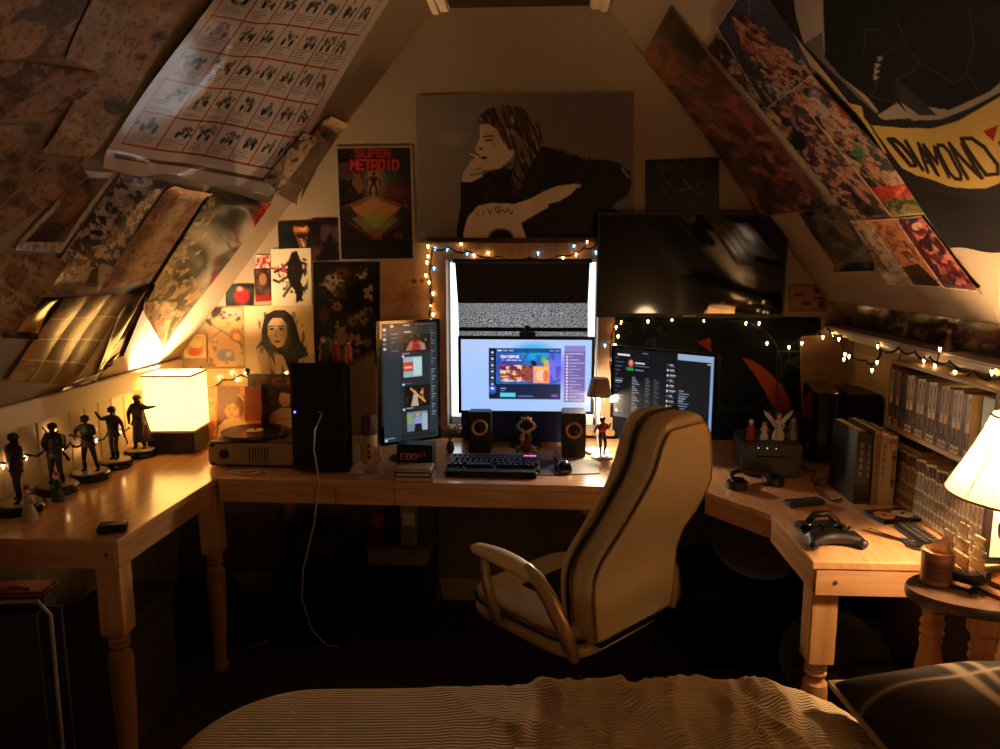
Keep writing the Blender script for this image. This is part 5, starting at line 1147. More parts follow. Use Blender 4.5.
MB().box((0, .0, .010), (.065, .022, .020), bev=.004).box((0, .018, -.004), (.03, .01, .03), bev=.003).build('clip', blackpl, t)
MB().lathe([(.012, 0), (.013, .015), (.011, .018)], (0, 0, 0), 18, Matrix.Translation((0, 0, .033)) @ Matrix.Rotation(math.pi / 2, 4, 'X')).tube([(0, 0, .018), (0, 0, .024)], .005).build('lens', glossblack, t)
# tall monitor
A = uA(260, (.13, .17, .20)); A.rect(0, 0, .32, 1, (.15, .20, .24)).rect(0, 0, 1, .03, (.08, .10, .12)).rect(.32, 0, .33, 1, (.10, .13, .16)).rect(.84, .03, 1, 1, (.16, .20, .23))
for i in range(5): A.ell(.05, .05 + .04 * i, .03, .012, (.85, .88, .9) if i % 2 == 0 else (.45, .5, .55), .9)
for i in range(6): A.rect(.16, .05 + .035 * i, .18 + .08 * ((i * 3) % 4) / 2, .058 + .035 * i, (.55, .62, .66), .7)
A.text('HOME', .16, .03, .012, (.8, .85, .9), .006, .8); A.rect(.38, .015, .5, .022, (.7, .75, .8)).rect(.6, .015, .95, .02, (.5, .55, .6))
imgs = ((.40, .11, .84, .235, (.10, .06, .06)), (.37, .29, .72, .46, (.62, .74, .78)), (.40, .545, .83, .71, (.08, .06, .05)), (.42, .76, .80, .93, (.45, .55, .60)))
for x0, y0, x1, y1, c in imgs: A.rect(x0 - .02, y0 - .01, x1 + .02, y1 + .01, (.05, .06, .07)).rect(x0, y0, x1, y1, c).rect(x0 - .01, y0 - .035, x0 + .12, y0 - .028, (.7, .75, .78))
A.poly([(.42, .235), (.5, .16), (.62, .15), (.75, .18), (.8, .235)], (.62, .42, .36)).ell(.60, .17, .06, .03, (.75, .14, .16)).poly([(.52, .235), (.57, .18), (.66, .18), (.7, .235)], (.6, .08, .10)).ell(.6, .148, .035, .018, (.08, .05, .05)).noise((.75, .65, .6), .05, .6, 3, .6, region=[(.4, .11), (.84, .11), (.84, .235), (.4, .235)])
A.rect(.37, .33, .55, .41, (.80, .30, .22)).rect(.39, .37, .53, .385, (.95, .75, .7)).rect(.55, .30, .70, .45, (.74, .88, .90))
A.noise((.72, .46, .24), .06, .55, 5, .9, region=[(.42, .56), (.82, .56), (.8, .69), (.42, .69)]).poly([(.5, .71), (.55, .61), (.62, .6), (.64, .71)], (.78, .68, .6)).line([(.5, .56), (.76, .68)], .02, (.86, .66, .36)).ell(.57, .59, .03, .015, (.85, .6, .45)).ell(.7, .6, .03, .015, (.85, .6, .45))
A.poly([(.55, .93), (.57, .87), (.68, .87), (.70, .93)], (.07, .08, .12)).poly([(.54, .87), (.57, .81), (.68, .81), (.71, .87)], (.55, .62, .92)).ell(.62, .79, .035, .018, (.82, .62, .5)).rect(.42, .78, .52, .86, (.62, .66, .35), .8).rect(.70, .78, .80, .93, (.7, .78, .86), .8)
for y in (.52, .735, .28): A.ell(.37, y, .022, .010, (.9, .92, .95))
for i in range(34): 
    y = .07 + .022 * i
    if i not in (6, 7, 14): A.rect(.89, y, .90 + .07 * ((i * 5) % 7) / 7, y + .007, (.62, .72, .48) if i < 3 else (.66, .72, .76), .9 if i > 12 else .6)
A.rect(.02, .965, .2, .972, (.6, .65, .7)).ell(.04, .985, .03, .008, (.85, .9, .95)).rect(.32, .955, .95, .985, (.10, .13, .15))
tm, W2_, H2_, zc2 = monitor('monitor', 'tall narrow vertical monitor showing a dark chat feed with four pictures', (378.5, 320.5), (439, 319.5), 2.66, 2.80, 446, A, .010, em=scr_dim)
# right screen
A = uA(280, (.075, .085, .105)); A.rect(.655, 0, 1, 1, (.09, .10, .12)).poly([(.655, .0), (1, .0), (1, .085), (.655, .085)], (.62, .72, .86)).rect(.962, .05, .985, 1, (.55, .68, .86)).rect(.985, 0, 1, 1, (.05, .06, .08)).rect(.93, .10, .96, .12, (.8, .75, .4))
A.rect(.04, .08, .17, .10, (.92, .94, .97)).rect(.30, .04, .36, .05, (.6, .62, .66)).ell(.185, .20, .028, .055, (.85, .38, .32)).ell(.185, .19, .014, .03, (.92, .66, .56)).rect(.14, .265, .21, .31, (.16, .62, .28)).rect(.23, .18, .33, .20, (.88, .88, .9)).rect(.23, .23, .38, .24, (.45, .48, .55)).rect(.23, .28, .32, .295, (.5, .52, .6))
for i in range(19):
    y = .40 + .030 * i; A.rect(.20, y, .235 + .03 * ((i * 5) % 4) / 2, y + .011, (.62, .64, .70)).rect(.34, y, .375 + .012 * (i % 2), y + .009, (.42, .45, .52)).rect(.43, y, .455 + .03 * ((i * 3) % 5) / 4, y + .009, (.36, .40, .48))
for i in range(14): A.rect(.02, .13 + .06 * i, .05 + .04 * ((i * 3) % 4) / 2, .142 + .06 * i, (.4, .44, .5))
A.rect(.02, .46, .10, .48, (.7, .72, .76))
for i in range(11): A.ell(.56, .17 + .072 * i, .009, .018, (.9, .92, .95) if i % 3 else (.35, .4, .45)).rect(.58, .155 + .072 * i, .61 + .03 * ((i * 7) % 3) / 2, .17 + .072 * i, (.7, .72, .76)).rect(.58, .18 + .072 * i, .63, .19 + .072 * i, (.45, .48, .54))
for i in range(9): A.rect(.67, .50 + .035 * i, .72 + .05 * ((i * 3) % 4) / 3, .512 + .035 * i, (.55, .62, .72))
A.rect(.67, .82, .75, .86, (.3, .5, .9)).rect(0, .955, .5, 1, (.16, .19, .22)).ell(.04, .91, .02, .03, (.8, .8, .75))
rm, W3, H3, zc3 = monitor('monitor', 'right monitor turned inward with a dark list window half hidden by the chair', (612.5, 345), (718, 355.5), 2.90, 2.62, 417, A, .008, em=scr_dim)

# wall television
a = Yp(598, 212, D - .06); b = Yp(784, 318, D - .06); cx, cz = (a[0] + b[0]) / 2, (a[2] + b[2]) / 2; w_, h_ = b[0] - a[0], a[2] - b[2]
t = thing('wall_television', 'large black flat television mounted on the gable wall right of the window', 'television', (cx, D, cz), rot=(math.radians(1.3), 0, 0))
MB().box((0, -.045, 0), (w_, .032, h_), bev=.004).build('housing', blackpl, t)
MB().box((0, -.0625, .004), (w_ - .02, .003, h_ - .03), bev=.001).build('screen', mat('dead_screen', (.010, .010, .011), .05), t)
MB().box((0, -.015, 0), (.25, .03, .2)).build('wall_bracket', steel, t)
MB().box((.0, -.063, -h_ / 2 + .008), (.05, .003, .004)).build('badge', silver, t)

# dark blue padded panel and speakers behind the keyboard
t = thing('storage_bin', 'dark blue fabric panel bin filling the gap below the middle monitor', 'storage bin', (-.080, 3.072, DZ))
bm_ = mat('navy_fabric', (.14, .20, .50), .6, noise=.4, scale=9, bump=.4, bscale=200)
MB().box((0, 0, .0925), (.50, .055, .185), bev=.012).build('body', bm_, t); MB().box((0, -.0, .19), (.505, .06, .016), bev=.006).build('rim', mat('navy_rim', (.18, .25, .55), .5), t)
for x in (-.10, .12): MB().box((x, -.029, .11), (.012, .004, .15), bev=.001).build('seam', MATS['navy_rim'], t)
def speaker(px, label, w=.088, d=.12, h=.165):
    p = Zp(*px, DZ); t = thing('desktop_speaker', label, 'speaker', (p[0], p[1] + d / 2 - .01, DZ), group='pair of desktop speakers')
    MB().box((0, 0, h / 2), (w, d, h), bev=.004).build('cabinet', mat('speaker_black', (.05, .048, .047), .5), t)
    R = Matrix.Translation((0, -d / 2, h * .62)) @ Matrix.Rotation(math.pi / 2, 4, 'X')
    MB().lathe([(.033, 0), (.033, .004), (.030, .005), (.026, .002), (.012, -.006)], (0, 0, 0), 32, R, cap=False).build('surround', mat('cone_bronze', (.85, .62, .38), .3, .6), t)
    MB().lathe([(.026, .0015), (.014, -.004), (.013, .001), (.008, .005), (.0005, .006)], (0, 0, 0), 28, R, cap=False).build('cone', blackpl, t)
    MB().lathe([(.010, 0), (.010, .002), (.004, .003)], (0, 0, 0), 18, Matrix.Translation((0, -d / 2, h * .2)) @ Matrix.Rotation(math.pi / 2, 4, 'X')).build('bass_port', glossblack, t)
    return t
speaker((480, 452), 'black desktop speaker left of the dragon statuette, dim cone')
speaker((573.5, 457), 'black desktop speaker beside the mouse, bronze ringed cone', .092, .12, .175)
# twisted dragon statuette
p = Zp(526, 458, DZ); t = thing('dragon_statuette', 'gold and green dragons twisting upward as a statuette behind the keyboard', 'statuette', (p[0], p[1], DZ))
brz = mat('antique_gold', (.88, .64, .40), .38, .35, noise=.4, scale=120); grn = mat('dark_patina', (.50, .52, .38), .4, .4, noise=.4, scale=120); rdm = mat('ember_red', (.55, .13, .07), .4)
MB().lathe([(.042, 0), (.043, .008), (.036, .014), (.038, .02), (.028, .024)], n=24).build('base', brz, t)
for s, m_, nm in ((1, brz, 'dragon'), (-1, grn, 'dragon')):
    pts = []; rr = []
    for k in range(46):
        f = k / 45; R_2 = .024 + .012 * math.sin(f * 9.4 + .6); a_ = s * (f * 2.3 * math.pi) + (0 if s > 0 else math.pi)
        pts.append((R_2 * math.cos(a_), .6 * R_2 * math.sin(a_), .024 + .125 * f)); rr.append(.0095 * (1 - .55 * f) * (1 + .18 * math.sin(k * 2.4)))
    mb = MB().tube(pts, rr, 8); e = Vector(pts[-1]); mb.ball(tuple(e + Vector((0, 0, .004))), .008, 10, (1.5, .9, .8)).tube([e, e + Vector((s * .012, -.004, .018))], [.003, .0005], 5).tube([e, e + Vector((s * -.006, .004, .018))], [.003, .0005], 5)
    for k in range(4, 40, 3): v = Vector(pts[k]); o_2 = Vector((v.x, v.y, 0)).normalized(); mb.tube([v + o_2 * rr[k] * .6, v + o_2 * (rr[k] + .008) + Vector((0, 0, .004))], [.003, .0004], 4)
    mb.build(nm, m_, t)
MB().lathe([(.012, .022), (.016, .04), (.010, .065), (.002, .078)], n=12).build('flame', rdm, t)
# keyboard
kx0, ky = Zp(445, 476, DZ)[0], Zp(490, 477, DZ)[1]
t = thing('keyboard', 'black mechanical keyboard with glowing purple corner badge under the middle monitor', 'keyboard', (-.165, 2.645, DZ), rz=-.012)
KW, KD = .338, .150
MB().prism([(-KD / 2, 0), (KD / 2, 0), (KD / 2, .034), (-KD / 2, .018)], -KW / 2, KW / 2, Matrix(((0, 0, 1, 0), (1, 0, 0, 0), (0, 1, 0, 0), (0, 0, 0, 1)))).build('case', blackpl, t, bevel=.002)
keym = mat('keycap', (.09, .085, .085), .35)
bm = bmesh.new(); bmesh.ops.create_cube(bm, size=1)
for v in bm.verts:
    k_ = .78 if v.co.z > 0 else 1; v.co = Vector((v.co.x * .0165 * k_, v.co.y * .0165 * k_, v.co.z * .009))
bmesh.ops.bevel(bm, geom=list(bm.edges), offset=.0012, segments=1, affect='EDGES')
key = MB().bm(bm).build('keycap', keym, t); first = True
for r in range(5):
    n = 15; y = -.050 + r * .0225; z = .018 + (y + KD / 2) / KD * .016 + .006
    c_ = 0; x = -.158
    while x < (.098 if r >= 3 else .155) and c_ < 17:
        wd = 1.0
        if r == 0 and 3 <= c_ <= 3: wd = 6.0
        if r in (1, 2) and c_ == 0: wd = 1.6
        o = key if first else key.copy()
        if not first: COL.objects.link(o)
        first = False; o.location = (x + .0095 * (wd - 1), y, z); o.rotation_euler = (.105, 0, 0); o.scale = (wd * 1.08, 1.15, 1); x += .0200 * wd; c_ += 1
MB().box((.132, .035, .037), (.062, .04, .004), rot=(.105, 0, 0), bev=.001).build('badge_panel', mat('badge_dark', (.12, .05, .10), .3), t)
mb = MB()
for i in range(5): mb.box((.112 + i * .0095, .033, .0405), (.006, .006, .001), rot=(.105, 0, 0))
mb.build('badge_light', mat('pink_led', (1, .4, .8), .4, emit=(1, .42, .75), es=2.5), t)
t = thing('wrist_rest', 'long black cushioned wrist rest in front of the keyboard', 'wrist rest', (-.170, 2.545, DZ), rz=-.012)
MB().box((0, 0, .010), (.335, .050, .020), bev=.008).build('cushion', mat('rest_foam', (.06, .058, .06), .7), t)
MB().box((0, .0, .0015), (.325, .046, .003)).build('backing', blackpl, t)
# mouse and pad
q_ = [Zp(x, y, DZ) for x, y in ((540, 476), (600, 474), (596, 460), (541, 461))]
mb = MB().prism([(v[0], v[1]) for v in q_], DZ + .0005, DZ + .0035); o = mb.build('mouse_pad', mat('pad_grey', (.20, .17, .16), .6, noise=.1), None, bevel=.001); tag(o, 'small grey rectangular mouse pad right of the keyboard', 'mouse pad')
p = Zp(563, 470, DZ); t = thing('computer_mouse', 'rounded black computer mouse with shiny pale hump on the grey pad', 'mouse', (p[0], p[1], DZ + .0036), rz=.15)
rings = []
for f in np.linspace(0, 1, 10):
    w2 = .033 * math.sin(math.pi * min(1, .12 + .8 * f)) ** .5; hh = .038 * math.sin(math.pi * (.06 + .88 * f)) ** .8
    rings.append([(w2 * math.cos(a), -.055 + .11 * f, max(0, hh * math.sin(a))) for a in np.linspace(0, math.pi, 13)])
MB().loft(rings).build('shell', mat('mouse_shell', (.10, .095, .10), .15, coat=.8), t)
MB().box((0, -.034, .028), (.005, .016, .008), bev=.002).build('scroll_wheel', blackpl, t)
for s in (-1, 1): MB().box((s * .012, -.042, .022), (.018, .018, .002), rot=(.5, s * .25, 0), bev=.0008).build('button', glossblack, t)
p = Zp(555.5, 460.5, DZ); t = thing('glass_vial', 'tiny clear bottle standing between the dragon and the mouse', 'bottle', (p[0], p[1], DZ))
MB().lathe([(.009, 0), (.010, .004), (.010, .02), (.004, .026), (.004, .034)], n=14).build('bottle', mat('clear_glass', (.85, .8, .82), .05, trans=.9), t); MB().lathe([(.005, .034), (.005, .040)], n=10).build('cap', mat('pink_cap', (.6, .4, .4), .4), t)
# red figurine on white round base in front of desk lamp
p = Zp(602, 459, DZ); t = thing('figurine', 'dark figurine with red torso on a round white base before the small desk lamp', 'figurine', (p[0], p[1] + .01, DZ))
wp = MATS['white_plastic']
MB().lathe([(.042, 0), (.042, .010), (.038, .014), (.003, .015)], n=28).build('base', wp, t)
J = body(.15, larm=((.16, -.02, .70), (.19, -.05, .82)), rarm=((-.16, -.02, .72), (-.20, -.06, .64)), lleg=((.09, -.04, .28), (.05, .02, .06)), rleg=((-.04, -.02, .28), (-.03, .02, .06))); J = {k: (a, b, c + .014, d) for k, (a, b, c, d) in J.items()}
skin_figure('body', J, BE, dark2, t); MB().ball((0, -.004, .014 + .15 * .73), .019, 12, (1, .8, 1.1)).build('torso_armour', mat('torso_red', (.66, .10, .07), .35), t); hair(t, J, mat('hair_black', (.05, .04, .04), .5), .012)
# tins behind chair
for i, (r, h, c, lab) in enumerate(((.026, .022, (.45, .36, .28), 'lowest tan tin of the small stack beside the right monitor'), (.024, .02, (.62, .56, .46), 'cream lidded tin in the middle of the small stack by the right monitor'), (.025, .016, (.30, .24, .20), 'dark top tin of the small stack beside the right monitor'))):
    p = Zp(622, 466, DZ); z0 = DZ + (0, .0222, .0424)[i]; t = thing('round_tin', lab, 'tin', (p[0], p[1], z0))
    MB().lathe([(r, 0), (r, h * .6)], n=24).build('body', mat('tin%d' % i, c, .35, .4), t); MB().lathe([(r * 1.04, h * .6), (r * 1.04, h * .97), (r * .9, h)], n=24).build('lid', mat('tinlid%d' % i, [v * .8 for v in c], .3, .5), t)
# things under the tall monitor
p = Zp(418, 473, DZ); t = thing('lettered_box', 'black box with pale pink lettering under the tall monitor', 'box', (-.445, 2.60, DZ), rz=-.05)
MB().box((0, 0, .052), (.13, .07, .104), bev=.003).build('body', blackpl, t)
N1, N2 = 70, 40; U, V = np.meshgrid(np.linspace(0, 1, N1), np.linspace(0, 1, N2)); A = Art(0, 0, 1, 1, 120, (.045, .04, .045)); A.noise((.50, .32, .34), .05, .60, 5, .8, region=[(.1, .12), (.5, .12), (.5, .36), (.1, .36)]).text('EDO', .12, .84, .34, (.85, .56, .58), .05, .34, gap=.35)
for k in range(3): A.line([(.62 + .09 * k, .46 - .04 * k), (.62 + .09 * k, .74 - .05 * k)], .035, (.72, .48, .5))
grid_mesh('box_print', np.stack([(U - .5) * .126, 0 * U - .0358, .101 - V * .060], -1), A.sample(U, V), semi, t)
cols5 = [(.55, .48, .40), (.30, .26, .23), (.62, .55, .46)]
zz = DZ
for i, (w2, d2, h2) in enumerate(((.135, .095, .018), (.130, .09, .014), (.125, .085, .012))):
    t = thing('flat_case', ('pale lowest case of the flat stack beside the keyboard', 'dark middle case of the flat stack beside the keyboard', 'worn top case of the flat stack beside the keyboard')[i], 'case', (-.435, 2.502 + .002 * i, zz), rz=.03 - .03 * i)
    MB().box((0, 0, h2 / 2), (w2, d2, h2), bev=.002).build('body', mat('flat%d' % i, cols5[i], .4, noise=.4, scale=50), t); MB().box((0, -d2 / 2, h2 / 2), (w2 * .9, .001, h2 * .5)).build('label_strip', mat('strip', (.78, .72, .62), .5), t); zz += h2 + .0002
# dried twigs in a small vase
p = Zp(449, 455, DZ); t = thing('dried_twigs', 'bunch of dried twigs in a little dark vase beside the left speaker', 'plant', (p[0] + .0, p[1] + .04, DZ))
MB().lathe([(.012, 0), (.017, .015), (.014, .035), (.009, .045), (.011, .05)], n=16).build('vase', mat('vase_dark', (.16, .12, .10), .3), t)
rs = random.Random(4); mb = MB()
for k in range(22):
    a = rs.uniform(0, 6.28); l = rs.uniform(.05, .11); q0 = Vector((0, 0, .045)); q1 = q0 + Vector((math.cos(a) * l * .35, math.sin(a) * l * .25, l * .6)); q2 = q1 + Vector((math.cos(a + rs.uniform(-1, 1)) * .03, math.sin(a) * .02, rs.uniform(-.005, .03)))
    mb.tube([q0, q1, q2], [.0012, .0009, .0005], 4)
    for j in range(3): mb.ball(tuple(q1.lerp(q2, j / 2) + Vector((rs.uniform(-.006, .006), 0, rs.uniform(-.004, .004)))), .003, 6)
mb.build('twigs', mat('twig', (.44, .33, .25), .8), t)
# ------------------------------------------------------------------ right side of the desks
p = Zp(742, 478, DZ); bx = thing('console_box', 'matte black boxy device behind the chair carrying a row of figurines', 'device', (.835, 2.70, DZ), rz=-.1)
MB().box((0, 0, .062), (.20, .24, .116), bev=.006).build('body', blackpl, bx)
for s in (-1, 1): MB().box((s * .08, 0, .003), (.02, .2, .006)).build('foot', glossblack, bx)
MB().box((0, -.1215, .075), (.12, .003, .004)).build('disc_slot', glossblack, bx)
for i in range(3): MB().ball((-.05 + .03 * i, -.121, .105), .0025, 6).build('status_light', mat('white_led', (1, 1, 1), .4, emit=(.9, .95, 1), es=1.2), bx)
for i, (dx_, dy_, lab, cols, h) in enumerate(((-.075, -.06, 'little red and white figurine at the left on the boxy black device', ('red', 'white', 'white'), .075), (-.025, -.05, 'little pink-haired figurine second from left on the boxy device', ('white', 'skin', 'red'), .068),
      (.025, -.05, 'tall pale winged figurine on the boxy black device', ('white', 'skin', 'grey'), .10), (.075, -.05, 'grey figurine at the right on the boxy black device', ('grey', 'skin', 'blue'), .085))):
    t = small_fig((0, 0), lab, cols, h); t.location = (.835 + dx_, 2.70 + dy_, DZ + .1205)
    if i == 2:
        for s in (-1, 1): MB().prism([(s * .008, .04), (s * .045, .085), (s * .052, .105), (s * .03, .09), (s * .006, .06)] if s > 0 else [(s * .006, .06), (s * .03, .09), (s * .052, .105), (s * .045, .085), (s * .008, .04)], .012, .016, XZ).build('wing', MATS['fig_white'], t)
# over-ear headphones lying by the box
p = Zp(757, 488, DZ); t = thing('headphones', 'black over-ear headphones lying on the desk in front of the boxy device', 'headphones', (p[0], p[1] + .02, DZ), rz=.4)
for s in (-1, 1):
    MB().lathe([(.034, 0), (.036, .010), (.034, .026), (.020, .032)], (s * .075, 0, 0), 24).build('ear_cup', blackpl, t); MB().lathe([(.020, .032), (.022, .036), (.008, .037)], (s * .075, 0, 0), 20).build('cap', glossblack, t)
MB().tube([(.075 * math.cos(a) * 1.0, .085 * math.sin(a), .018 + .012 * math.sin(a)) for a in np.linspace(0, math.pi, 15)], .008).build('headband', blackpl, t)
# speaker, upright console, black printer-like box
p = Zp(797, 464, DZ); t = thing('black_speaker', 'plain black speaker cube left of the glossy upright console', 'speaker', (.965, 2.915, DZ)); MB().box((0, 0, .082), (.135, .15, .160), bev=.005).build('cabinet', blackpl, t); MB().box((0, -.077, .085), (.115, .005, .135), bev=.002).build('grille', mat('grille_cloth', (.05, .05, .05), .9, bump=.5, bscale=700), t)
MB().box((0, 0, .001), (.11, .12, .002)).build('base_pad', blackpl, t)
t = thing('game_console', 'glossy black upright game console catching the lamp in curved streaks', 'game console', (1.095, 2.90, DZ), rz=-.15)
MB().prism([(-.038, -.15), (-.046, -.08), (-.046, .10), (-.03, .15), (.03, .15), (.046, .10), (.046, -.08), (.038, -.15), (0, -.162)], .012, .275).build('shell', glossblack, t, bevel=.004)
MB().box((0, 0, .006), (.11, .22, .012), bev=.003).build('stand', blackpl, t); MB().box((.022, -.158, .15), (.003, .004, .20), rz=.25).build('disc_slot', steel, t)
t = thing('disc_player', 'wide matte black box with a thin front slot right of the upright console', 'device', (1.235, 2.93, DZ))
MB().box((0, 0, .13), (.12, .22, .252), bev=.004).build('body', blackpl, t); MB().box((0, -.1115, .175), (.11, .003, .008)).build('tray_edge', glossblack, t)
for s in (-1, 1): MB().box((s * .045, 0, .002), (.015, .2, .004)).build('foot', blackpl, t)
# cable loops
P = lambda x, y, dz=.003: (*Zp(x, y, DZ)[:2], DZ + dz)
pts = [P(798, 463), P(806, 470), P(815, 472), P(811, 480), P(817, 486), P(828, 484), P(829, 479), P(820, 481, .007), P(814, 487, .004), P(820, 496), P(832, 502), P(842, 500)]
tag(MB().tube(pts, .0028, 6).build('black_cable', wire_m), 'thin black cable curling across the corner desk behind the remote', 'cable')
p = Zp(804, 505, DZ); t = thing('remote_control', 'slim black remote control lying near the front of the corner desk', 'remote control', (p[0], p[1], DZ), rz=.30)
MB().box((0, 0, .009), (.125, .042, .018), bev=.004).build('body', mat('soft_black', (.04, .038, .036), .5), t)
for i in range(5):
    for j in range(2): MB().lathe([(.0045, 0), (.004, .002)], (-.045 + i * .02, -.009 + j * .018, .018), 8).build('button', blackpl, t)
# two stacked game controllers / black toy
p = Zp(831, 545, DZ); t = thing('game_controller', 'chunky black game controller resting on the corner desk near its front edge', 'game controller', (p[0], p[1] + .02, DZ), rz=.1)
mb = MB(); rings = []
for x in np.linspace(-.072, .072, 17):
    f = abs(x) / .072; d0 = .030 + .010 * f; yc = -.006 - .030 * f ** 2; hz = .020 * (1 - .45 * f ** 3); rings.append([(x * (1 - .05 * math.sin(a)), yc + d0 * (1 - .3 * f ** 4) * math.cos(a), .021 + hz * math.sin(a)) for a in np.linspace(0, 2 * math.pi, 17)[:-1]])
mb.loft(rings).build('shell', mat('soft_black', (.04, .04, .04)), t)
for s in (-1, 1):
    MB().tube([(s * .050, -.02, .022), (s * .066, -.055, .016)], [.020, .013], 12).ball((s * .066, -.055, .016), .0135, 12).build('grip', MATS['soft_black'], t)
    MB().tube([(s * .026, -.012, .038), (s * .026, -.012, .052)], .004, 8).lathe([(.009, 0), (.010, .003), (.006, .004)], (s * .026, -.012, .051), 14).build('thumbstick', glossblack, t)
    MB().box((s * .048, .034, .030), (.034, .014, .016), bev=.005).build('trigger', glossblack, t)
for a, b in ((0, 1), (1, 0), (0, -1), (-1, 0)): MB().lathe([(.005, 0), (.0045, .003)], (.052 + a * .010, .010 + b * .010, .036), 10).build('button', glossblack, t)
t = thing('controller_dock', 'low black charging dock directly behind the game controller', 'dock', (p[0] + .01, p[1] + .105, DZ), rz=.1)
MB().box((0, 0, .012), (.13, .06, .024), bev=.006).build('base', blackpl, t); MB().tube([(-.04, 0, .026), (-.02, .0, .050), (.02, 0, .052), (.045, 0, .028)], .010, 10).build('cradle', blackpl, t)
# upright books beside the bookcase
x = .99; bk = [(.030, .20, .235, (.05, .045, .04), 'thick near-black book at the left end of the upright row'), (.018, .19, .225, (.12, .10, .09), 'thin charcoal book second from left in the upright row'), (.022, .205, .238, (.46, .38, .28), 'tan-spined tall book in the middle of the upright row'),
      (.020, .20, .232, (.72, .64, .52), 'pale cream book fourth in the upright row'), (.030, .195, .222, (.76, .68, .55), 'white piano-striped book at the right end of the upright row')]
for i, (w, d, h, c, lab) in enumerate(bk):
    y_ = 2.40; t = thing('book', lab, 'book', (x + w / 2, y_, DZ), rz=0, group='tall books standing on the corner desk')
    MB().box((-w / 2 + .001, 0, h / 2), (.002, d, h)).box((w / 2 - .001, 0, h / 2), (.002, d, h)).box((0, -d / 2 + .001, h / 2), (w, .002, h)).build('cover', mat('bookc%d' % i, c, .4), t)
    MB().box((0, .001, h / 2), (w - .004, d - .006, h - .006)).build('pages', mat('book_pages', (.82, .76, .64), .8), t)
    A = Art(0, 0, 1, 1, 60, tuple(v * .9 for v in c)); A.rect(0, 0, 1, .03, tuple(min(1, v * 1.3) for v in c))
    if i == 4:
        for k in range(16): A.rect(.45, .22 + .035 * k, .95, .24 + .035 * k, (.08, .06, .05))
        A.rect(.1, .05, .9, .12, (.5, .4, .3))
    else:
        for k in range(5): A.rect(.3, .15 + .10 * k, .7, .21 + .10 * k, (.7, .62, .5) if i < 2 else (.2, .15, .12), .6)
    N1, N2 = 8, 60; U, V = np.meshgrid(np.linspace(0, 1, N1), np.linspace(0, 1, N2)); grid_mesh('spine_print', np.stack([(U - .5) * w * .96, 0 * U - d / 2 - .0006, (1 - V) * h * .98 + .002], -1), A.sample(U, V), semi, t)
    x += w + .001
# disc tray
p = Zp(893, 518, DZ); t = thing('disc_tray', 'open black disc case holding one pink and one silver disc', 'disc case', (p[0] - .005, p[1], DZ), rz=.25)
MB().box((0, 0, .006), (.125, .10, .012), bev=.002).build('case', glossblack, t)
for x_, c, n_ in ((-.030, (.78, .50, .38), 'pink_disc'), (.032, (.78, .76, .70), 'silver_disc')):
    MB().lathe([(.030, .0125), (.030, .0140), (.006, .0142)], (x_, -.006, 0), 30).build('disc', mat(n_, c, .3), t)
    MB().lathe([(.006, .0142), (.005, .017)], (x_, -.006, 0), 12).build('hub', blackpl, t)
# long black keypad remote
q0, q1 = Zp(905, 528, DZ), Zp(935, 549, DZ); ang = math.atan2(q1[1] - q0[1], q1[0] - q0[0])
t = thing('keypad', 'long black keypad with pale printed rows beside the scissors', 'keypad', ((q0[0] + q1[0]) / 2, (q0[1] + q1[1]) / 2, DZ), rz=ang)
MB().box((0, 0, .008), (.17, .062, .016), bev=.004).build('body', MATS['soft_black'], t)
for i in range(9):
    for j in range(3): MB().box((-.066 + i * .0165, -.018 + j * .018, .0168), (.011, .010, .002), bev=.0006).build('key', mat('pad_key', (.30, .27, .24), .5), t)
# scissors
p = Zp(893, 541, DZ); t = thing('scissors', 'open black-handled scissors pointing left on the corner desk', 'scissors', (p[0] + .02, p[1], DZ + .003), rz=2.25)
steel2 = mat('blade_steel', (.35, .28, .22), .25, .9)
for s in (-1, 1):
    MB().prism([(0, -.004), (.02, -.006 + s * .002), (.10, s * .010), (.10, s * .013), (.02, .006 + s * .003), (0, .005)], 0 if s < 0 else .0022, .002 if s < 0 else .0042, Matrix.Rotation(s * .06, 4, 'Z')).build('blade', steel2, t)
    pts = [(-.052 + .022 * math.cos(a), s * .022 + .014 * math.sin(a), .004) for a in np.linspace(0, 2 * math.pi, 17)[:-1]]
    MB().tube(pts, .004, 7, closed=True).tube([(0, 0, .004), (-.018, s * .006, .004), (-.032, s * .016, .004)], .0042, 7).build('handle', MATS['soft_black'], t)
MB().lathe([(.004, .004), (.003, .006)], n=10).build('pivot', steel, t)

# bookcase
bc = thing('bookcase', 'pale two-shelf bookcase packed with paperbacks at the right end of the desks', 'bookcase', (0, 0, 0))
bw = mat('bookcase_paint', (.70, .58, .42), .5, noise=.06, scale=6)
BX0, BX1, BY0, BY1 = 1.120, 1.300, 1.852, 2.405
def brd(x0, x1, y0, y1, z0, z1, nm, m_=None): return MB().box(((x0 + x1) / 2, (y0 + y1) / 2, (z0 + z1) / 2), (x1 - x0, y1 - y0, z1 - z0), bev=.0015).build(nm, m_ or bw, bc)
brd(BX0, BX1, BY1, BY1 + .012, DZ, 1.205, 'side_panel'); brd(BX0 + .0, BX1, BY0 - .012, BY0, DZ, 1.205, 'side_panel', mat('dark_edge_paint', (.14, .09, .06), .5))
brd(BX0 + .005, BX1, BY0, BY1, 1.195, 1.205, 'top_panel'); brd(BX0, BX1, BY0, BY1, .985, 1.000, 'shelf'); brd(BX0, BX1, BY0, BY1, DZ, DZ + .010, 'shelf'); brd(BX1 - .006, BX1, BY0, BY1, DZ + .01, .985, 'back_panel')
rs = np.random.RandomState(12)
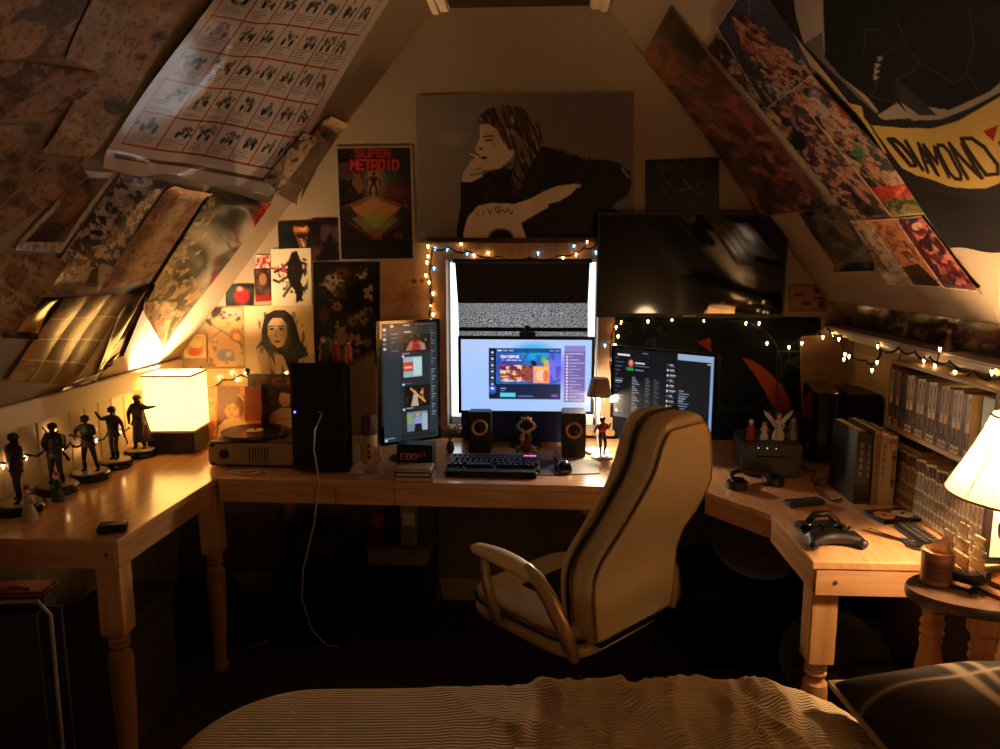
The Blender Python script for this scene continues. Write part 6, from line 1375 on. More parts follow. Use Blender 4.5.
def book_proto(art, w, d, h, lab, group, spine_m):
    t = thing('paperback', lab, 'book', (0, 0, 0), group=group)
    MB().box((0, .001, h / 2), (w - .0012, d - .004, h - .001)).build('pages', mat('manga_pages', (.84, .78, .66), .8), t)
    MB().box((-w / 2 + .0004, 0, h / 2), (.0008, d, h)).box((w / 2 - .0004, 0, h / 2), (.0008, d, h)).box((0, -d / 2 + .0004, h / 2), (w, .0008, h)).build('cover', mat('manga_cover', (.78, .72, .60), .4), t)
    N1, N2 = 7, 70; U, V = np.meshgrid(np.linspace(0, 1, N1), np.linspace(0, 1, N2)); grid_mesh('spine_print', np.stack([(U - .5) * w * .98, 0 * U - d / 2 - .0005, (1 - V) * h * .99 + .001], -1), art.sample(U, V), spine_m, t)
    return t
def spine_art(kind, seed):
    r = np.random.RandomState(seed)
    if kind == 'up':     # dark drawings, pale top and foot
        base = [(.94, .84, .66), (.50, .36, .26), (.86, .73, .55), (.36, .24, .17)][seed % 4]
        A = Art(0, 0, 1, 1, 90, base)
        A.rect(.25, .06, .75, .45, tuple(v * .6 for v in base) if seed % 2 == 0 else (.6, .5, .4), .8).noise((.1, .08, .07), .12, .5, seed, .8, region=[(.2, .05), (.8, .05), (.8, .5), (.2, .5)])
        A.rect(0, .60, 1, .88, (.12, .09, .08)).noise((.62, .5, .38), .15, .52, seed + 3, .9, region=[(0, .6), (1, .6), (1, .88), (0, .88)]).rect(.2, .92, .8, .96, (.2, .15, .12)); 
    else:
        A = Art(0, 0, 1, 1, 90, (.92, .86, .72)); A.rect(0, .03, 1, .22, (.28, .15, .10)).noise((.72, .55, .4), .25, .5, seed, .9, region=[(0, .03), (1, .03), (1, .22), (0, .22)])
        for y0, y1 in ((.27, .52), (.56, .76), (.80, .94)): A.rect(.15, y0, .85, y1, (.42, .34, .27), .75).noise((.8, .74, .62), .08, .5, seed + int(y0 * 50), .8, region=[(.15, y0), (.85, y0), (.85, y1), (.15, y1)])
    for xx in (0.03, .97): A.line([(xx, 0), (xx, 1)], .08, (.2, .15, .12), .9)
    return A
def row(y_hi, y_lo, z, n, kind, h, lab, group):
    w = (y_hi - y_lo) / n; protos = []
    for k in range(n):
        if k < 4:
            t = book_proto(spine_art(kind, k + 20), w - .0008, .13, h, lab, group, semi); protos.append(t)
        else: t = copy_tree(protos[(k * 7 + k // 3) % 4])
        y = y_hi - w * (k + .5); t.location = (BX0 + .004 + .065, y, z + .0002); t.rotation_euler = (0, 0, -math.pi / 2)
        t.scale = (1, 1, 1 - .018 * ((k * 5) % 3))
row(BY1 - .002, BY0 + .10, 1.0002, 21, 'up', .176, 'paperback with dark illustrated spine in the upper row of the bookcase', 'paperbacks of the upper shelf')
row(BY1 - .002, BY0 + .004, DZ + .0102, 28, 'lo', .172, 'white-spined paperback with brown band in the lower row of the bookcase', 'paperbacks of the lower shelf')
t = thing('book', 'pale blue-topped large book leaning at the near end of the upper shelf', 'book', (BX0 + .07, BY0 + .05, 1.0002)); MB().box((0, 0, .088), (.11, .05, .174), bev=.002).build('cover', mat('paleblue', (.62, .72, .76), .4), t); MB().box((.002, 0, .088), (.108, .044, .176)).build('pages', MATS['book_pages'], t)
t = thing('book', 'single thin book lying flat between the two paperback rows', 'book', (BX0 + .075, 2.28, .9425 + .0)); t.location.z = DZ + .0102 + .1725
MB().box((0, 0, .006), (.12, .16, .012), bev=.001).build('cover', mat('flat_book', (.5, .42, .34), .4), t); MB().box((-.001, 0, .006), (.1205, .154, .009)).build('pages', MATS['book_pages'], t)
# white calendar sheet on the bookcase's near end
c = [(1.135, BY0 - .0145, 1.19), (1.30, BY0 - .0145, 1.19), (1.30, BY0 - .0145, DZ + .02), (1.135, BY0 - .0145, DZ + .02)]
A = Art(0, 0, 1, 1, 60, (.90, .84, .70)); A.line([(.05, .1), (.95, .1)], .01, (.7, .6, .45))
o = sheet('paper_sheet', c, (0, -1, 0), A, paper, 3, None, off=.001, pxart=False); tag(o, 'plain cream paper sheet covering the near end of the bookcase behind the lamp', 'paper')

# candle
p = Zp(923, 586, .770); sz = .770
t = thing('candle_jar', 'brown glass candle jar with pale wax on the side table', 'candle', (.935, 1.70, sz))
MB().lathe([(.030, 0), (.034, .003), (.035, .07), (.035, .080), (.032, .080), (.032, .066), (.001, .066)], n=32, cap=False).build('jar', mat('amber_jar', (.60, .42, .30), .15, coat=.6), t)
MB().lathe([(.0318, .0662), (.0318, .0745), (.001, .0745)], n=30, cap=False).build('wax', mat('peach_wax', (.90, .62, .44), .5), t)
MB().tube([(0, 0, .072), (.001, 0, .080)], .0012, 5).build('wick', blackpl, t)
A = Art(0, 0, 1, 1, 60, (.42, .26, .17)); A.rect(.15, .2, .85, .3, (.3, .18, .12)).rect(.2, .5, .8, .55, (.3, .18, .12))
N1, N2 = 24, 16; U, V = np.meshgrid(np.linspace(0, 1, N1), np.linspace(0, 1, N2)); TH = -math.pi / 2 + (U - .5) * 2.2
grid_mesh('jar_label', np.stack([.0356 * np.cos(TH), .0356 * np.sin(TH), .060 - V * .045], -1), A.sample(U, V), paper, t)
# sailing ship ornament
t = thing('model_ship', 'small black-hulled model sailing ship with translucent glass sails', 'ornament', (.978, 1.668, sz), rz=2.35); t.scale = (.74, .74, .80)
hull = []
for f in np.linspace(0, 1, 13):
    w2 = .024 * math.sin(math.pi * (.08 + .84 * f)) ** .7; zk = .018 + .030 * (2 * f - 1) ** 4; tp = .050 + .028 * abs(2 * f - 1) ** 2.2
    hull.append([(-.075 + .15 * f, w2 * math.cos(a), max(zk + (tp - zk) * (1 - math.sin(a)) , zk)) if False else (-.075 + .15 * f, w2 * math.cos(a), tp - (tp - zk) * math.sin(a)) for a in np.linspace(0, math.pi, 11)])
MB().loft(hull).build('hull', mat('ship_black', (.035, .028, .025), .3), t)
MB().box((-.03, 0, .009), (.012, .05, .018), bev=.003).box((.03, 0, .009), (.012, .05, .018), bev=.003).box((0, 0, .003), (.09, .014, .006), bev=.002).build('cradle', MATS['ship_black'], t)
glass = mat('sail_glass', (.96, .86, .70), .12, trans=.6, coat=.5)
for x_, h_m in ((-.040, .12), (.005, .15), (.045, .115)):
    MB().tube([(x_, 0, .045), (x_, 0, .05 + h_m)], .0014, 6).build('mast', MATS['ship_black'], t)
    for k in range(3):
        hs = h_m / 3.3; z0 = .062 + k * hs; wv = .034 * (1 - .2 * k); rows_ = []
        for i in range(6):
            f = i / 5; rows_.append([(x_ + .003 + .004 * math.sin(math.pi * f) - y_ * .9, y_ * .8, z0 + hs * .9 * f) for y_ in np.linspace(-wv, wv, 8)])
        PP = np.array(rows_); o = grid_mesh('sail', PP, None, glass, t); m_ = o.modifiers.new('s', 'SOLIDIFY'); m_.thickness = .0016
MB().tube([(.075, 0, .075), (.115, 0, .10)], .0018, 6).build('bowsprit', MATS['ship_black'], t)
MB().prism([(.05, .075), (.112, .10), (.05, .15)], -.0008, .0008, XZ).build('jib', glass, t)
# little figure on the ledge
t = small_fig((0, 0), 'tiny orange-haired figurine standing on the pale right ledge', ('brown', 'skin', 'orange'), .070); p = Xp(948, 350, 1.215); t.location = (1.215, p[1], 1.2505)
t.rotation_euler = (0, 0, -1.0)
# ------------------------------------------------------------------ chair
ch = thing('office_chair', 'cream leather high-backed office chair with black piping, turned toward the left of the desk', 'chair', (.105, 2.215, 0), rz=.80); ch.scale = (.97, .97, 1.0)
leather = mat('cream_leather', (.86, .77, .60), .42, noise=.05, scale=12, bump=.12, bscale=260)
leather2 = mat('cream_leather_side', (.84, .75, .58), .45, bump=.1, bscale=260)
pipem = mat('black_piping', (.05, .03, .025), .4); pipec = mat('tan_piping', (.66, .54, .38), .4)
mesh_b = mat('black_seat_mesh', (.04, .035, .035), .8, bump=.6, bscale=500)
chrome = mat('satin_chrome', (.74, .64, .50), .3, .55)
ZS = [.455, .47, .52, .60, .66, .72, .77, .83, .89, .94, .975, 1.01, 1.05, 1.08, 1.105, 1.118]
HW = [.175, .192, .200, .208, .210, .208, .205, .202, .193, .170, .152, .139, .127, .114, .088, .045]
YB = [0, 0, 0, .002, 0, -.025, -.060, -.102, -.136, -.155, -.164, -.169, -.172, -.173, -.174, -.175]
YB = [v * .88 - .255 for v in YB]; TK = .105
def interp(z, A_): return float(np.interp(z, ZS, A_))
def backring(z, hw, y0, y1, e=.32, n=28):
    r = []
    for a in np.linspace(0, 2 * math.pi, n + 1)[:-1]:
        c, s = math.cos(a), math.sin(a); x = hw * math.copysign(abs(c) ** e, c); y = (y0 + y1) / 2 + (y1 - y0) / 2 * math.copysign(abs(s) ** e, s); r.append((x, y, z))
    return r
rings = []
for i, z in enumerate(ZS):
    k = 1.0 if i not in (0, len(ZS) - 1) else .7
    rings.append(backring(z + .0, HW[i], YB[i] + (1 - k) * .03, YB[i] + TK * .78))
MB().loft(rings).build('backrest', leather2, ch, sub=1)
rings = []
for i, z in enumerate(ZS):
    hw = HW[i] * (.985 if 0 < i < len(ZS) - 1 else .8); rings.append(backring(z + .004, hw, YB[i] + TK * .78, YB[i] + TK * 1.22 + (.012 if z > .95 else 0), .45))
MB().loft(rings).build('front_cushion', leather, ch, sub=1)
# rear panel, slightly proud, with piping round it
def outline(inset, z0, z1, n=22):
    zs = np.linspace(z0, z1, n); L = [(-max(.02, interp(z, HW) - inset(z)), z) for z in zs]; R_2 = [(-x, z) for x, z in reversed(L)]; return L + R_2
ins = lambda z: .014 + .02 * max(0, (z - 1.04) / .05) ** 2
ol = outline(ins, .478, 1.085, 30); n2 = len(ol) // 2
rows_ = []
for i in range(n2):
    x0, z = ol[i]; rows_.append([(x, interp(z, YB) - .006 - .010 * (1 - (x / x0) ** 4) * min(1, (z - .47) * 12, (1.095 - z) * 10), z) for x in np.linspace(x0, -x0, 25)])
grid_mesh('rear_panel', np.array(rows_), None, leather, ch)
MB().tube([(x, interp(z, YB) - .007, z) for x, z in ol], .0032, 8, closed=True).build('piping', pipec, ch)
ol2 = outline(lambda z: -.001, .47, 1.112, 30)
MB().tube([(x, interp(z, YB) + TK * .78, z + (.004 if z > 1.05 else 0)) for x, z in ol2], .0055, 8, closed=True).build('piping', pipem, ch)
MB().box((0, -.130, .60), (.17, .02, .20), bev=.008).build('mesh_insert', mesh_b, ch)
# seat
def seatring(z, k, e=.35):
    return [((.245 * k) * math.copysign(abs(math.cos(a)) ** e, math.cos(a)), .012 + (.245 * k) * math.copysign(abs(math.sin(a)) ** e, math.sin(a)), z) for a in np.linspace(0, 2 * math.pi, 33)[:-1]]
MB().loft([seatring(.405, .90), seatring(.412, .97), seatring(.44, 1.0), seatring(.468, 1.0)]).build('seat', leather2, ch, sub=1)
MB().loft([seatring(.468, 1.0), seatring(.488, .99), seatring(.502, .94), seatring(.508, .80), seatring(.506, .4)]).build('seat_cushion', leather, ch, sub=1)
MB().tube(seatring(.468, 1.004, .40), .005, 8, closed=True).build('piping', pipem, ch)
MB().box((0, -.04, .506), (.24, .30, .012), bev=.005).build('seat_insert', mesh_b, ch)
MB().box((0, -.232, .452), (.30, .04, .02), bev=.005).build('back_bracket', blackpl, ch)
for s in (-1, 1):
    rings = []
    for f in np.linspace(0, 1, 13):
        w2 = (.022 + .012 * math.sin(math.pi * f)) * (1 if 0 < f < 1 else .55); hz = (.016 + .007 * math.sin(math.pi * f)) * (1 if 0 < f < 1 else .5); y = .185 - .315 * f; z = .650 + .012 * math.sin(math.pi * f) - .016 * f
        rings.append([(s * .262 + w2 * math.cos(a), y, z + hz * math.sin(a)) for a in np.linspace(0, 2 * math.pi, 15)[:-1]])
    MB().loft(rings).build('armrest_pad', leather, ch)
    MB().tube([(s * .262, .115, .658), (s * .268, .125, .62), (s * .268, .11, .55), (s * .262, .08, .47), (s * .245, .07, .435)], [.014, .015, .017, .018, .012], 10).build('arm_frame', chrome, ch)
    mb = MB(); path = [(s * .262, -.06, .658), (s * .268, -.10, .645), (s * .272, -.16, .60), (s * .270, -.205, .54), (s * .258, -.225, .48), (s * .235, -.225, .435)]
    mb.tube(path, [.016, .020, .023, .023, .021, .016], 10); mb.build('arm_frame', chrome, ch)
    MB().lathe([(.010, 0), (.010, .006), (.004, .008)], (0, 0, 0), 12, Matrix.Translation((s * .276, .075, .452)) @ Matrix.Rotation(s * math.pi / 2, 4, 'Y')).build('bolt', steel, ch)
MB().box((0, 0, .392), (.22, .26, .03), bev=.006).build('seat_plate', blackpl, ch)
MB().tube([(0, 0, .38), (0, 0, .24)], .017, 14).tube([(0, 0, .27), (0, 0, .10)], .027, 16).build('gas_column', blackpl, ch)
MB().tube([(.02, .02, .39), (.25, .03, .385), (.28, .03, .38)], .005, 8).build('lever', blackpl, ch)
for k in range(5):
    a = k * 2 * math.pi / 5 + .4; MB().tube([(0, 0, .105), (.15 * math.cos(a), .15 * math.sin(a), .09), (.30 * math.cos(a), .30 * math.sin(a), .068)], [.026, .020, .014], 10).build('base_leg', blackpl, ch)
    R = Matrix.Translation((.30 * math.cos(a), .30 * math.sin(a), .028)) @ Matrix.Rotation(a, 4, 'Z') @ Matrix.Rotation(math.pi / 2, 4, 'Y')
    c_ = MB().lathe([(.027, -.022), (.028, -.018), (.028, -.006), (.020, -.004), (.020, .004), (.028, .006), (.028, .018), (.027, .022)], n=18, M=R).tube([(.30 * math.cos(a), .30 * math.sin(a), .03), (.30 * math.cos(a), .30 * math.sin(a), .07)], .007).build('caster', blackpl, ch)

# ------------------------------------------------------------------ bed
bed = thing('bed', 'low bed in the foreground with a dark frame under the striped blanket', 'bed', (0, 0, 0))
MB().box((.22, .72, .41), (1.62, 1.30, .22), bev=.05).build('mattress', mat('mattress_ticking', (.45, .38, .30), .9), bed)
MB().box((.22, .72, .24), (1.66, 1.34, .10), bev=.01).build('bed_frame', wood('bed_dark_wood', (.20, .12, .08), (.12, .07, .05), .4, 'X'), bed)
for x, y in ((-.55, .1), (-.55, 1.32), (.99, .1), (.99, 1.32)): MB().lathe([(.022, 0), (.03, .19)], (x, y, 0), 14).build('leg', MATS['bed_dark_wood'], bed)
bm_m = bpy.data.materials.new('ribbed_blanket'); bm_m.use_nodes = True; nt = bm_m.node_tree; b = nt.nodes['Principled BSDF']
at = nt.nodes.new('ShaderNodeAttribute'); at.attribute_name = 'rib'
wv = nt.nodes.new('ShaderNodeMath'); wv.operation = 'SINE'; ml = nt.nodes.new('ShaderNodeMath'); ml.operation = 'MULTIPLY'; ml.inputs[1].default_value = 2 * math.pi / .0095
sp = nt.nodes.new('ShaderNodeSeparateXYZ'); nt.links.new(at.outputs['Vector'], sp.inputs[0]); nt.links.new(sp.outputs[1], ml.inputs[0]); nt.links.new(ml.outputs[0], wv.inputs[0])
cr = nt.nodes.new('ShaderNodeValToRGB'); mr = nt.nodes.new('ShaderNodeMapRange'); mr.inputs[1].default_value = -1; nt.links.new(wv.outputs[0], mr.inputs[0]); nt.links.new(mr.outputs[0], cr.inputs[0])
cr.color_ramp.elements[0].position = .25; cr.color_ramp.elements[0].color = (*s2l((.76, .64, .48)), 1); cr.color_ramp.elements[1].position = .65; cr.color_ramp.elements[1].color = (*s2l((.84, .73, .56)), 1)
bp = nt.nodes.new('ShaderNodeBump'); bp.inputs['Strength'].default_value = .8; bp.inputs['Distance'].default_value = .003; nt.links.new(wv.outputs[0], bp.inputs['Height']); nt.links.new(bp.outputs[0], b.inputs['Normal'])
nt.links.new(cr.outputs[0], b.inputs['Base Color']); b.inputs['Roughness'].default_value = .9; b.inputs['Sheen Weight'].default_value = .2
def blanket():
    NX, NY = 300, 150; x = np.linspace(-.86, .86, NX); y = np.linspace(.25, 1.66, NY); X, Yg = np.meshgrid(x, y)
    # signed distance to rounded rectangle, blanket folded over the mattress edge
    cx, cy, hx, hy, r = -.01, .70, .715, .845, .24
    qx = np.abs(X - cx) - (hx - r); qy = np.abs(Yg - cy) - (hy - r); d = np.hypot(np.maximum(qx, 0), np.maximum(qy, 0)) + np.minimum(np.maximum(qx, qy), 0) - r
    wr = np.clip((X + .35) / .6, 0.0, 1); wr = wr * wr * (3 - 2 * wr)
    n = fnoise(X * 9 + Yg * 4 + 20, Yg * 2.6 + 20, 5, 3); rid = (1 - np.abs(2 * n - 1)) ** 3
    n2 = fnoise(X * 17 - Yg * 3 + 30, Yg * 5 + 30, 9, 3); rid2 = (1 - np.abs(2 * n2 - 1)) ** 2
    h = .582 + .014 * np.sin((X + .3) * 2.2) + wr * (.026 * rid + .018 * rid2) + .003 * np.sin(X * 22) * wr
    h = h - .010 * np.clip(-X, 0, 1)
    drop = np.where(d > -.06, (np.clip(d + .06, 0, 1) / .06) ** 2 * .028, 0); drop = np.where(d > 0, .028 + d * 9, drop); z = np.maximum(h - drop, .30 + .02 * np.sin(X * 30))
    sc = np.where(d > .035, .035 / np.maximum(d, 1e-6), 1.0)
    # keep the skirt close to the outline
    gx = np.gradient(d, x, axis=1); gy = np.gradient(d, y, axis=0); ex = np.clip(d - .03, 0, 1); X2 = X - gx * ex * .97; Y2 = Yg - gy * ex * .97
    o = grid_mesh('blanket', np.stack([X2, Y2, z], -1), None, bm_m)
    at = o.data.attributes.new('rib', 'FLOAT_VECTOR', 'POINT'); v = np.stack([X, Yg + .010 * np.sin(X * 9) * wr + .02 * wr * n, 0 * X], -1).reshape(-1).astype(np.float32); at.data.foreach_set('vector', v)
    return o
o = blanket(); tag(o, 'ribbed beige blanket bunched in folds across the bed in the foreground', 'blanket')
# pillow
A = Art(0, 0, 1, 1, 240, (.15, .13, .125)); A.noise((.19, .17, .16), .3, .4, 3, .6)
for a_, b_, w_ in (((.0, .30), (1, .30), .030), ((0, .36), (1, .36), .012), ((.0, .78), (1, .78), .030), ((.30, 0), (.30, 1), .030), ((.36, 0), (.36, 1), .012), ((.74, 0), (.74, 1), .030), ((.68, 0), (.68, 1), .012)): A.line([a_, b_], w_, (.62, .54, .44), .85)
for s0 in ((0, 0), (1, 0)): pass
pt = thing('pillow', 'dark grey plaid pillow with pale piping at the right end of the bed', 'pillow', (.955, 1.235, .605), rot=(math.radians(5), math.radians(-3), .08))
N = 60; U, V = np.meshgrid(np.linspace(-1, 1, N), np.linspace(-1, 1, N)); th = ((1 - np.abs(U) ** 3.2).clip(0)) ** .55 * ((1 - np.abs(V) ** 3.2).clip(0)) ** .55
PX = U * .335 * (1 - .05 * (1 - np.abs(V))); PY = V * .235 * (1 - .06 * (1 - np.abs(U)))
wr_ = .006 * np.sin(U * 9 + V * 5) * th
grid_mesh('pillow_top', np.stack([PX, PY, .055 + .10 * th + wr_], -1), A.sample((U + 1) / 2, (V + 1) / 2), art_mat('pillow_cloth', .9, spec=.1), pt)
grid_mesh('pillow_underside', np.stack([PX, PY, .055 - .05 * th], -1)[:, ::-1], A.sample((U + 1) / 2, (V + 1) / 2), art_mat('pillow_cloth'), pt)
e = [(PX[0, i], PY[0, i], .055) for i in range(N)] + [(PX[i, -1], PY[i, -1], .055) for i in range(1, N)] + [(PX[-1, i], PY[-1, i], .055) for i in range(N - 2, -1, -1)] + [(PX[i, 0], PY[i, 0], .055) for i in range(N - 2, 0, -1)]
MB().tube(e, .006, 7, closed=True).build('piping', mat('pale_piping', (.66, .56, .44), .7), pt)

# ------------------------------------------------------------------ dark upright case, lower left
cs = thing('upright_case', 'dark upholstered upright case with pale piping and chrome clasp at lower left', 'case', (-1.290, 1.52, .0), rz=.10); cs.scale = (1, 1, 1.06)
dk = mat('dark_upholstery', (.11, .085, .08), .6, noise=.2, scale=5, bump=.3, bscale=300)
MB().box((0, 0, .365), (.40, .08, .73), bev=.035).build('body', dk, cs)
ol = [(-.19, .04), (-.195, .69), (-.17, .722), (.17, .722), (.195, .69), (.19, .04)]
for s in (-1,): MB().tube([(x, s * .036, z) for x, z in ol], .0045, 8, closed=True).build('piping', mat('grey_piping', (.50, .44, .36), .5), cs)
MB().box((.09, -.0, .735), (.19, .07, .016), bev=.007).build('clasp_plate', mat('copper_chrome', (.60, .38, .26), .15, .95), cs)
MB().tube([(.03, -.03, .746), (.06, -.035, .756), (.09, -.03, .750), (.12, -.035, .756), (.15, -.03, .746)], .004, 8).tube([(.05, -.03, .748), (.09, -.05, .752), (.13, -.03, .748)], .003, 8).build('clasp_ornament', MATS['copper_chrome'], cs)
for s in (-1, 1): MB().box((s * .15, 0, .004), (.04, .07, .008)).build('foot', blackpl, cs)
t = thing('wooden_post', 'slim turned wooden post at the left picture edge behind the dark case', 'post', (-1.445, 1.76, 0)); MB().lathe([(.03, 0), (.03, .02), (.014, .05), (.011, .4), (.014, .72), (.018, .75), (.010, .77), (.012, .82), (.006, .86)], n=16).build('shaft', pineZ, t); MB().ball((0, 0, .87), .016).build('knob', pineZ, t)

# ------------------------------------------------------------------ under the desks
def crate(name, label, cat, x0, x1, y0, y1, h, m, z0=0.0, lid=True, rz=0, lm=None):
    t = thing(name, label, cat, ((x0 + x1) / 2, (y0 + y1) / 2, z0), rz=rz); w, d = x1 - x0, y1 - y0; hh = h * (.86 if lid else 1)
    MB().box((0, 0, hh / 2), (w * .97, d * .97, hh), bev=.006).build('body', m, t)
    if lid: MB().box((0, 0, hh + h * .07), (w, d, h * .14), bev=.005).build('lid', lm or m, t)
    else: MB().box((0, -d / 2 * .97 - .002, hh * .6), (w * .3, .004, .012), bev=.001).build('handle', steel, t)
    return t
sub = thing('subwoofer', 'plain black cube subwoofer on the floor under the middle desk', 'speaker', (-.575, 2.945, 0))
MB().box((0, 0, .14), (.255, .28, .26), bev=.005).build('cabinet', blackpl, sub); MB().box((0, -.143, .14), (.235, .006, .24), bev=.002).build('grille', MATS['grille_cloth'], sub)
for s in (-1, 1): MB().box((s * .1, 0, .005), (.02, .24, .010)).build('foot', glossblack, sub)
crate('white_box', 'dingy white cardboard box stacked on the black subwoofer', 'box', -.71, -.45, 2.87, 3.08, .075, mat('white_card', (.62, .56, .48), .7), .2705)
for i, (x0, x1, h, c, lab) in enumerate(((-.70, -.635, .18, (.42, .12, .10), 'red and black boxed game standing on the white box'), (-.62, -.58, .16, (.10, .08, .08), 'thin black box between the red box and the pale box'), (-.57, -.50, .19, (.62, .58, .50), 'pale upright box at the right end on the white box'))):
    t = thing('upright_box', lab, 'box', ((x0 + x1) / 2, 2.975, .346)); MB().box((0, 0, h / 2), (x1 - x0, .14, h), bev=.002).build('body', mat('ubox%d' % i, c, .5, noise=.3, scale=14), t); MB().box((0, -.0705, h * .6), ((x1 - x0) * .7, .001, h * .3)).build('front_label', mat('ulabel%d' % i, [min(1, v * 1.5 + .05) for v in c], .5), t)
crate('storage_crate', 'large black storage crate under the desk below the computer tower', 'crate', -1.05, -.76, 2.70, 3.03, .30, blackpl)
t = thing('cushion', 'round dark grey cushion lying on the black storage crate', 'cushion', (-.92, 2.89, .302)); MB().ball((0, 0, .075), .15, 24, (1, 1, .5)).build('cover', mat('grey_cushion', (.26, .22, .20), .9, bump=.4), t); MB().lathe([(.012, .148), (.010, .154)], n=12).build('button', blackpl, t)
crate('grey_box', 'dusty grey box under the left desk behind its front leg', 'box', -1.50, -1.26, 2.02, 2.36, .42, mat('grey_card', (.30, .27, .24), .8, noise=.4, scale=12))
t = thing('dark_bag', 'crumpled dark bag slumped under the left desk near the inner leg', 'bag', (-1.34, 2.72, 0))
bm = bmesh.new(); bmesh.ops.create_icosphere(bm, subdivisions=4, radius=.17)
for v in bm.verts:
    n = v.co.normalized(); k = 1 + .22 * (fnoise(np.array([n.x * 2.5 + 9]), np.array([n.y * 2.5 + n.z * 2 + 9]), 4)[0] - .5) * 2; v.co = Vector((v.co.x * k, v.co.y * k, max(-.14, v.co.z * k * .85) + .14))
MB().bm(bm, None, True).build('body', mat('dark_nylon', (.10, .09, .09), .4, noise=.3), t); MB().tube([(-.05, -.05, .27), (-.04, -.08, .33), (.04, -.08, .33), (.05, -.05, .27)], .008).build('strap', blackpl, t)
def shoe(x, y, rz, lab):
    t = thing('shoe', lab, 'shoe', (x, y, 0), rz=rz, group='pair of shoes under the left desk'); rings = []
    for f in np.linspace(0, 1, 12):
        w2 = .038 * (.7 + .5 * math.sin(math.pi * (.15 + .7 * f))) * (1 if 0 < f < 1 else .6); hh = (.075 if f < .35 else .075 - .045 * (f - .35) / .65)
        rings.append([(w2 * math.cos(a), -.13 + .26 * f, .018 + hh * max(0, math.sin(a))) for a in np.linspace(0, math.pi, 11)])
    MB().loft(rings).build('upper', mat('shoe_upper', (.12, .11, .11), .6), t); MB().box((0, 0, .010), (.078, .27, .020), bev=.009).build('sole', mat('shoe_sole', (.50, .46, .42), .7), t)
    for k in range(3): MB().tube([(-.022, .01 + k * .022, .085 - k * .010), (.022, .014 + k * .022, .085 - k * .010)], .003, 6).build('lace', mat('shoe_lace', (.6, .56, .5), .7), t)
shoe(-1.17, 2.80, .5, 'black shoe with pale sole left of its pair'); shoe(-1.20, 3.0, 1.1, 'black shoe with pale sole turned sideways behind its pair')
def plush(x, y, r, sz_, lab, c, z=0):
    t = thing('round_plush', lab, 'plush toy', (x, y, z)); H = r * sz_
    m_ = mat('plush_' + str(c[0]), c, .95, noise=.15, scale=30, sheen=.5, bump=.4, bscale=200)
    MB().ball((0, 0, H), r, 28, (1, 1, sz_)).build('body', m_, t)
    for s in (-1, 1): MB().ball((s * r * .6, 0, H * 1.72), r * .22, 12, (1, .6, 1)).build('ear', m_, t); MB().ball((s * r * .25, -r * .93, H * 1.1), .011, 8).build('eye', glossblack, t)
    return t
plush(.86, 2.78, .19, .78, 'big round dark plush toy resting on the black trunk under the corner desk', (.30, .24, .20), .3105)
plush(1.02, 2.42, .18, .9, 'big round brown plush toy on the floor behind the turned desk leg', (.26, .18, .15))
crate('storage_chest', 'long black trunk on the floor under the corner desk', 'trunk', .58, 1.12, 2.62, 3.05, .31, blackpl)
fb_ = crate('framed_box', 'dark framed box with pale rim on the floor behind the side table', 'box', 1.00, 1.24, 2.02, 2.22, .26, mat('dark_frame', (.10, .08, .07), .4), lid=True, lm=mat('pale_rim', (.42, .37, .32), .5))
t = thing('plastic_bag', 'thin grey plastic bag under the corner desk beside the framed box', 'bag', (.87, 2.20, 0)); bm = bmesh.new(); bmesh.ops.create_icosphere(bm, subdivisions=4, radius=.09)
for v in bm.verts:
    n = v.co.normalized(); k = 1 + .5 * (fnoise(np.array([n.x * 4 + 9]), np.array([n.y * 4 + n.z * 3 + 9]), 14)[0] - .5) * 2; v.co = Vector((v.co.x * k * .8, v.co.y * k * .8, max(-.14, v.co.z * k * 1.6) + .14))
MB().bm(bm, None, True).build('body', mat('grey_plastic', (.28, .26, .25), .25), t); MB().tube([(-.02, 0, .27), (-.03, -.01, .32), (.02, -.01, .33), (.02, 0, .27)], .004).build('handle', MATS['grey_plastic'], t)
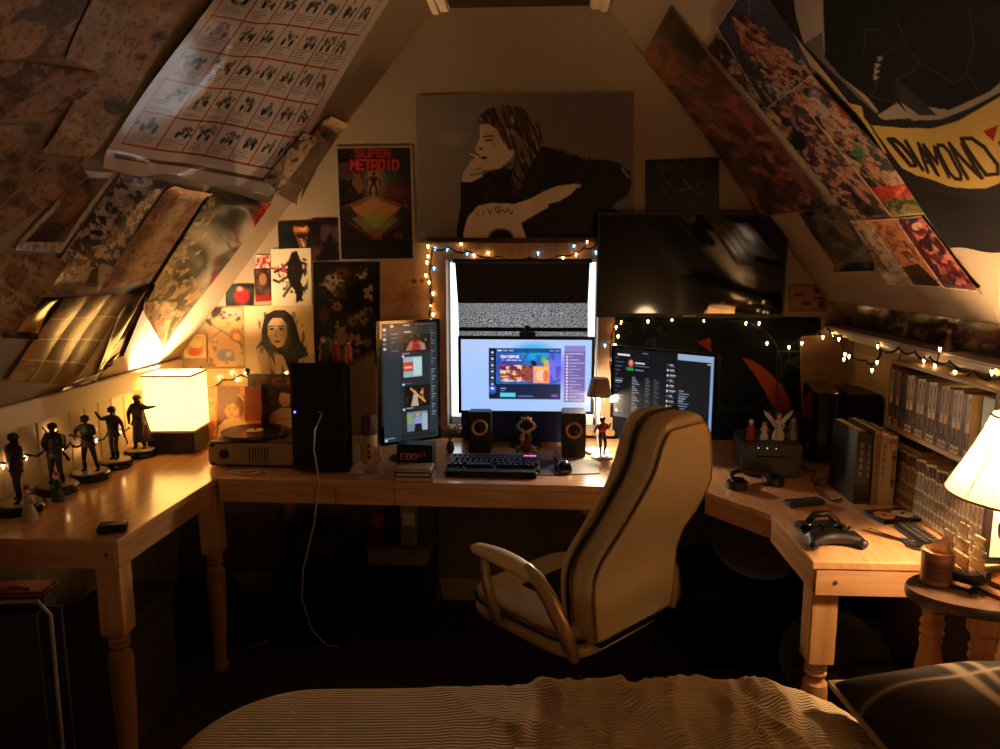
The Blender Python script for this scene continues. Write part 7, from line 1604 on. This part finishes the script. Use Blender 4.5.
def floor_cable(pts, lab, r=.004): tag(MB().tube([Vector(Zp(x, y, .006 + .004 * (i % 2))) for i, (x, y) in enumerate(pts)], r, 6).build('floor_cable', wire_m), lab, 'cable')
floor_cable([(432, 612), (445, 620), (462, 628), (480, 628), (492, 620), (488, 610), (470, 607), (452, 610), (446, 617)], 'black cable looped on the floor left of the chair')
floor_cable([(440, 604), (452, 612), (470, 616), (488, 616)], 'short black cable on the floor running to the loop')
tag(MB().tube([Vector(Yp(x, y, 3.1)) for x, y in ((436, 510), (438, 540), (436, 570), (441, 595), (448, 612))], .004, 6).build('hanging_cable', wire_m), 'black cable hanging down the gable wall below the middle desk', 'cable')
# one loose warm bulb under the middle desk, where the string tail hangs
t = thing('string_light_tail', 'single lit fairy bulb with its wire tail hanging under the desk edge beside the chair', 'string lights', (0, 0, 0))
q0, q1, q2 = [Vector(Yp(x, y, 2.62)) for x, y in ((548, 497), (562, 508), (581, 508))]
MB().tube([q0, q1, q2 + Vector((0, 0, .006))], .002, 6).build('wire', wire_m, t); MB().lathe([(.0008, -.008), (.0038, -.002), (.0042, .003), (.003, .006)], tuple(q2), 8).build('bulb', bulb_m, t)
# ------------------------------------------------------------------ one level deeper: pieces that belong to a part
SUBPARTS = {'spine_print': 'cover', 'box_print': 'body', 'cover_print': 'card', 'badge_light': 'badge_panel', 'record_label': 'vinyl_record', 'wick': 'wax', 'jar_label': 'jar',
            'cone': 'surround', 'stand_foot': 'stand_neck', 'shade_seam': 'lamp_shade', 'shade_trim': 'lamp_shade', 'shade_frame': 'lamp_shade', 'front_label': 'body',
            'clasp_ornament': 'clasp_plate', 'lace': 'upper', 'belt': 'jacket', 'panel_groove': 'front_panel', 'power_light': 'front_panel', 'usb_port': 'front_panel', 'label_strip': 'body', 'scroll_wheel': 'shell', 'pane': 'window_frame'}
base = lambda o: o.name.split('.')[0]
for o in list(scene.objects):
    want = SUBPARTS.get(base(o))
    if want and o.parent and o.parent.parent is None:
        for sib in o.parent.children:
            if base(sib) == want and sib.location.length < 1e-9: o.parent = sib; break
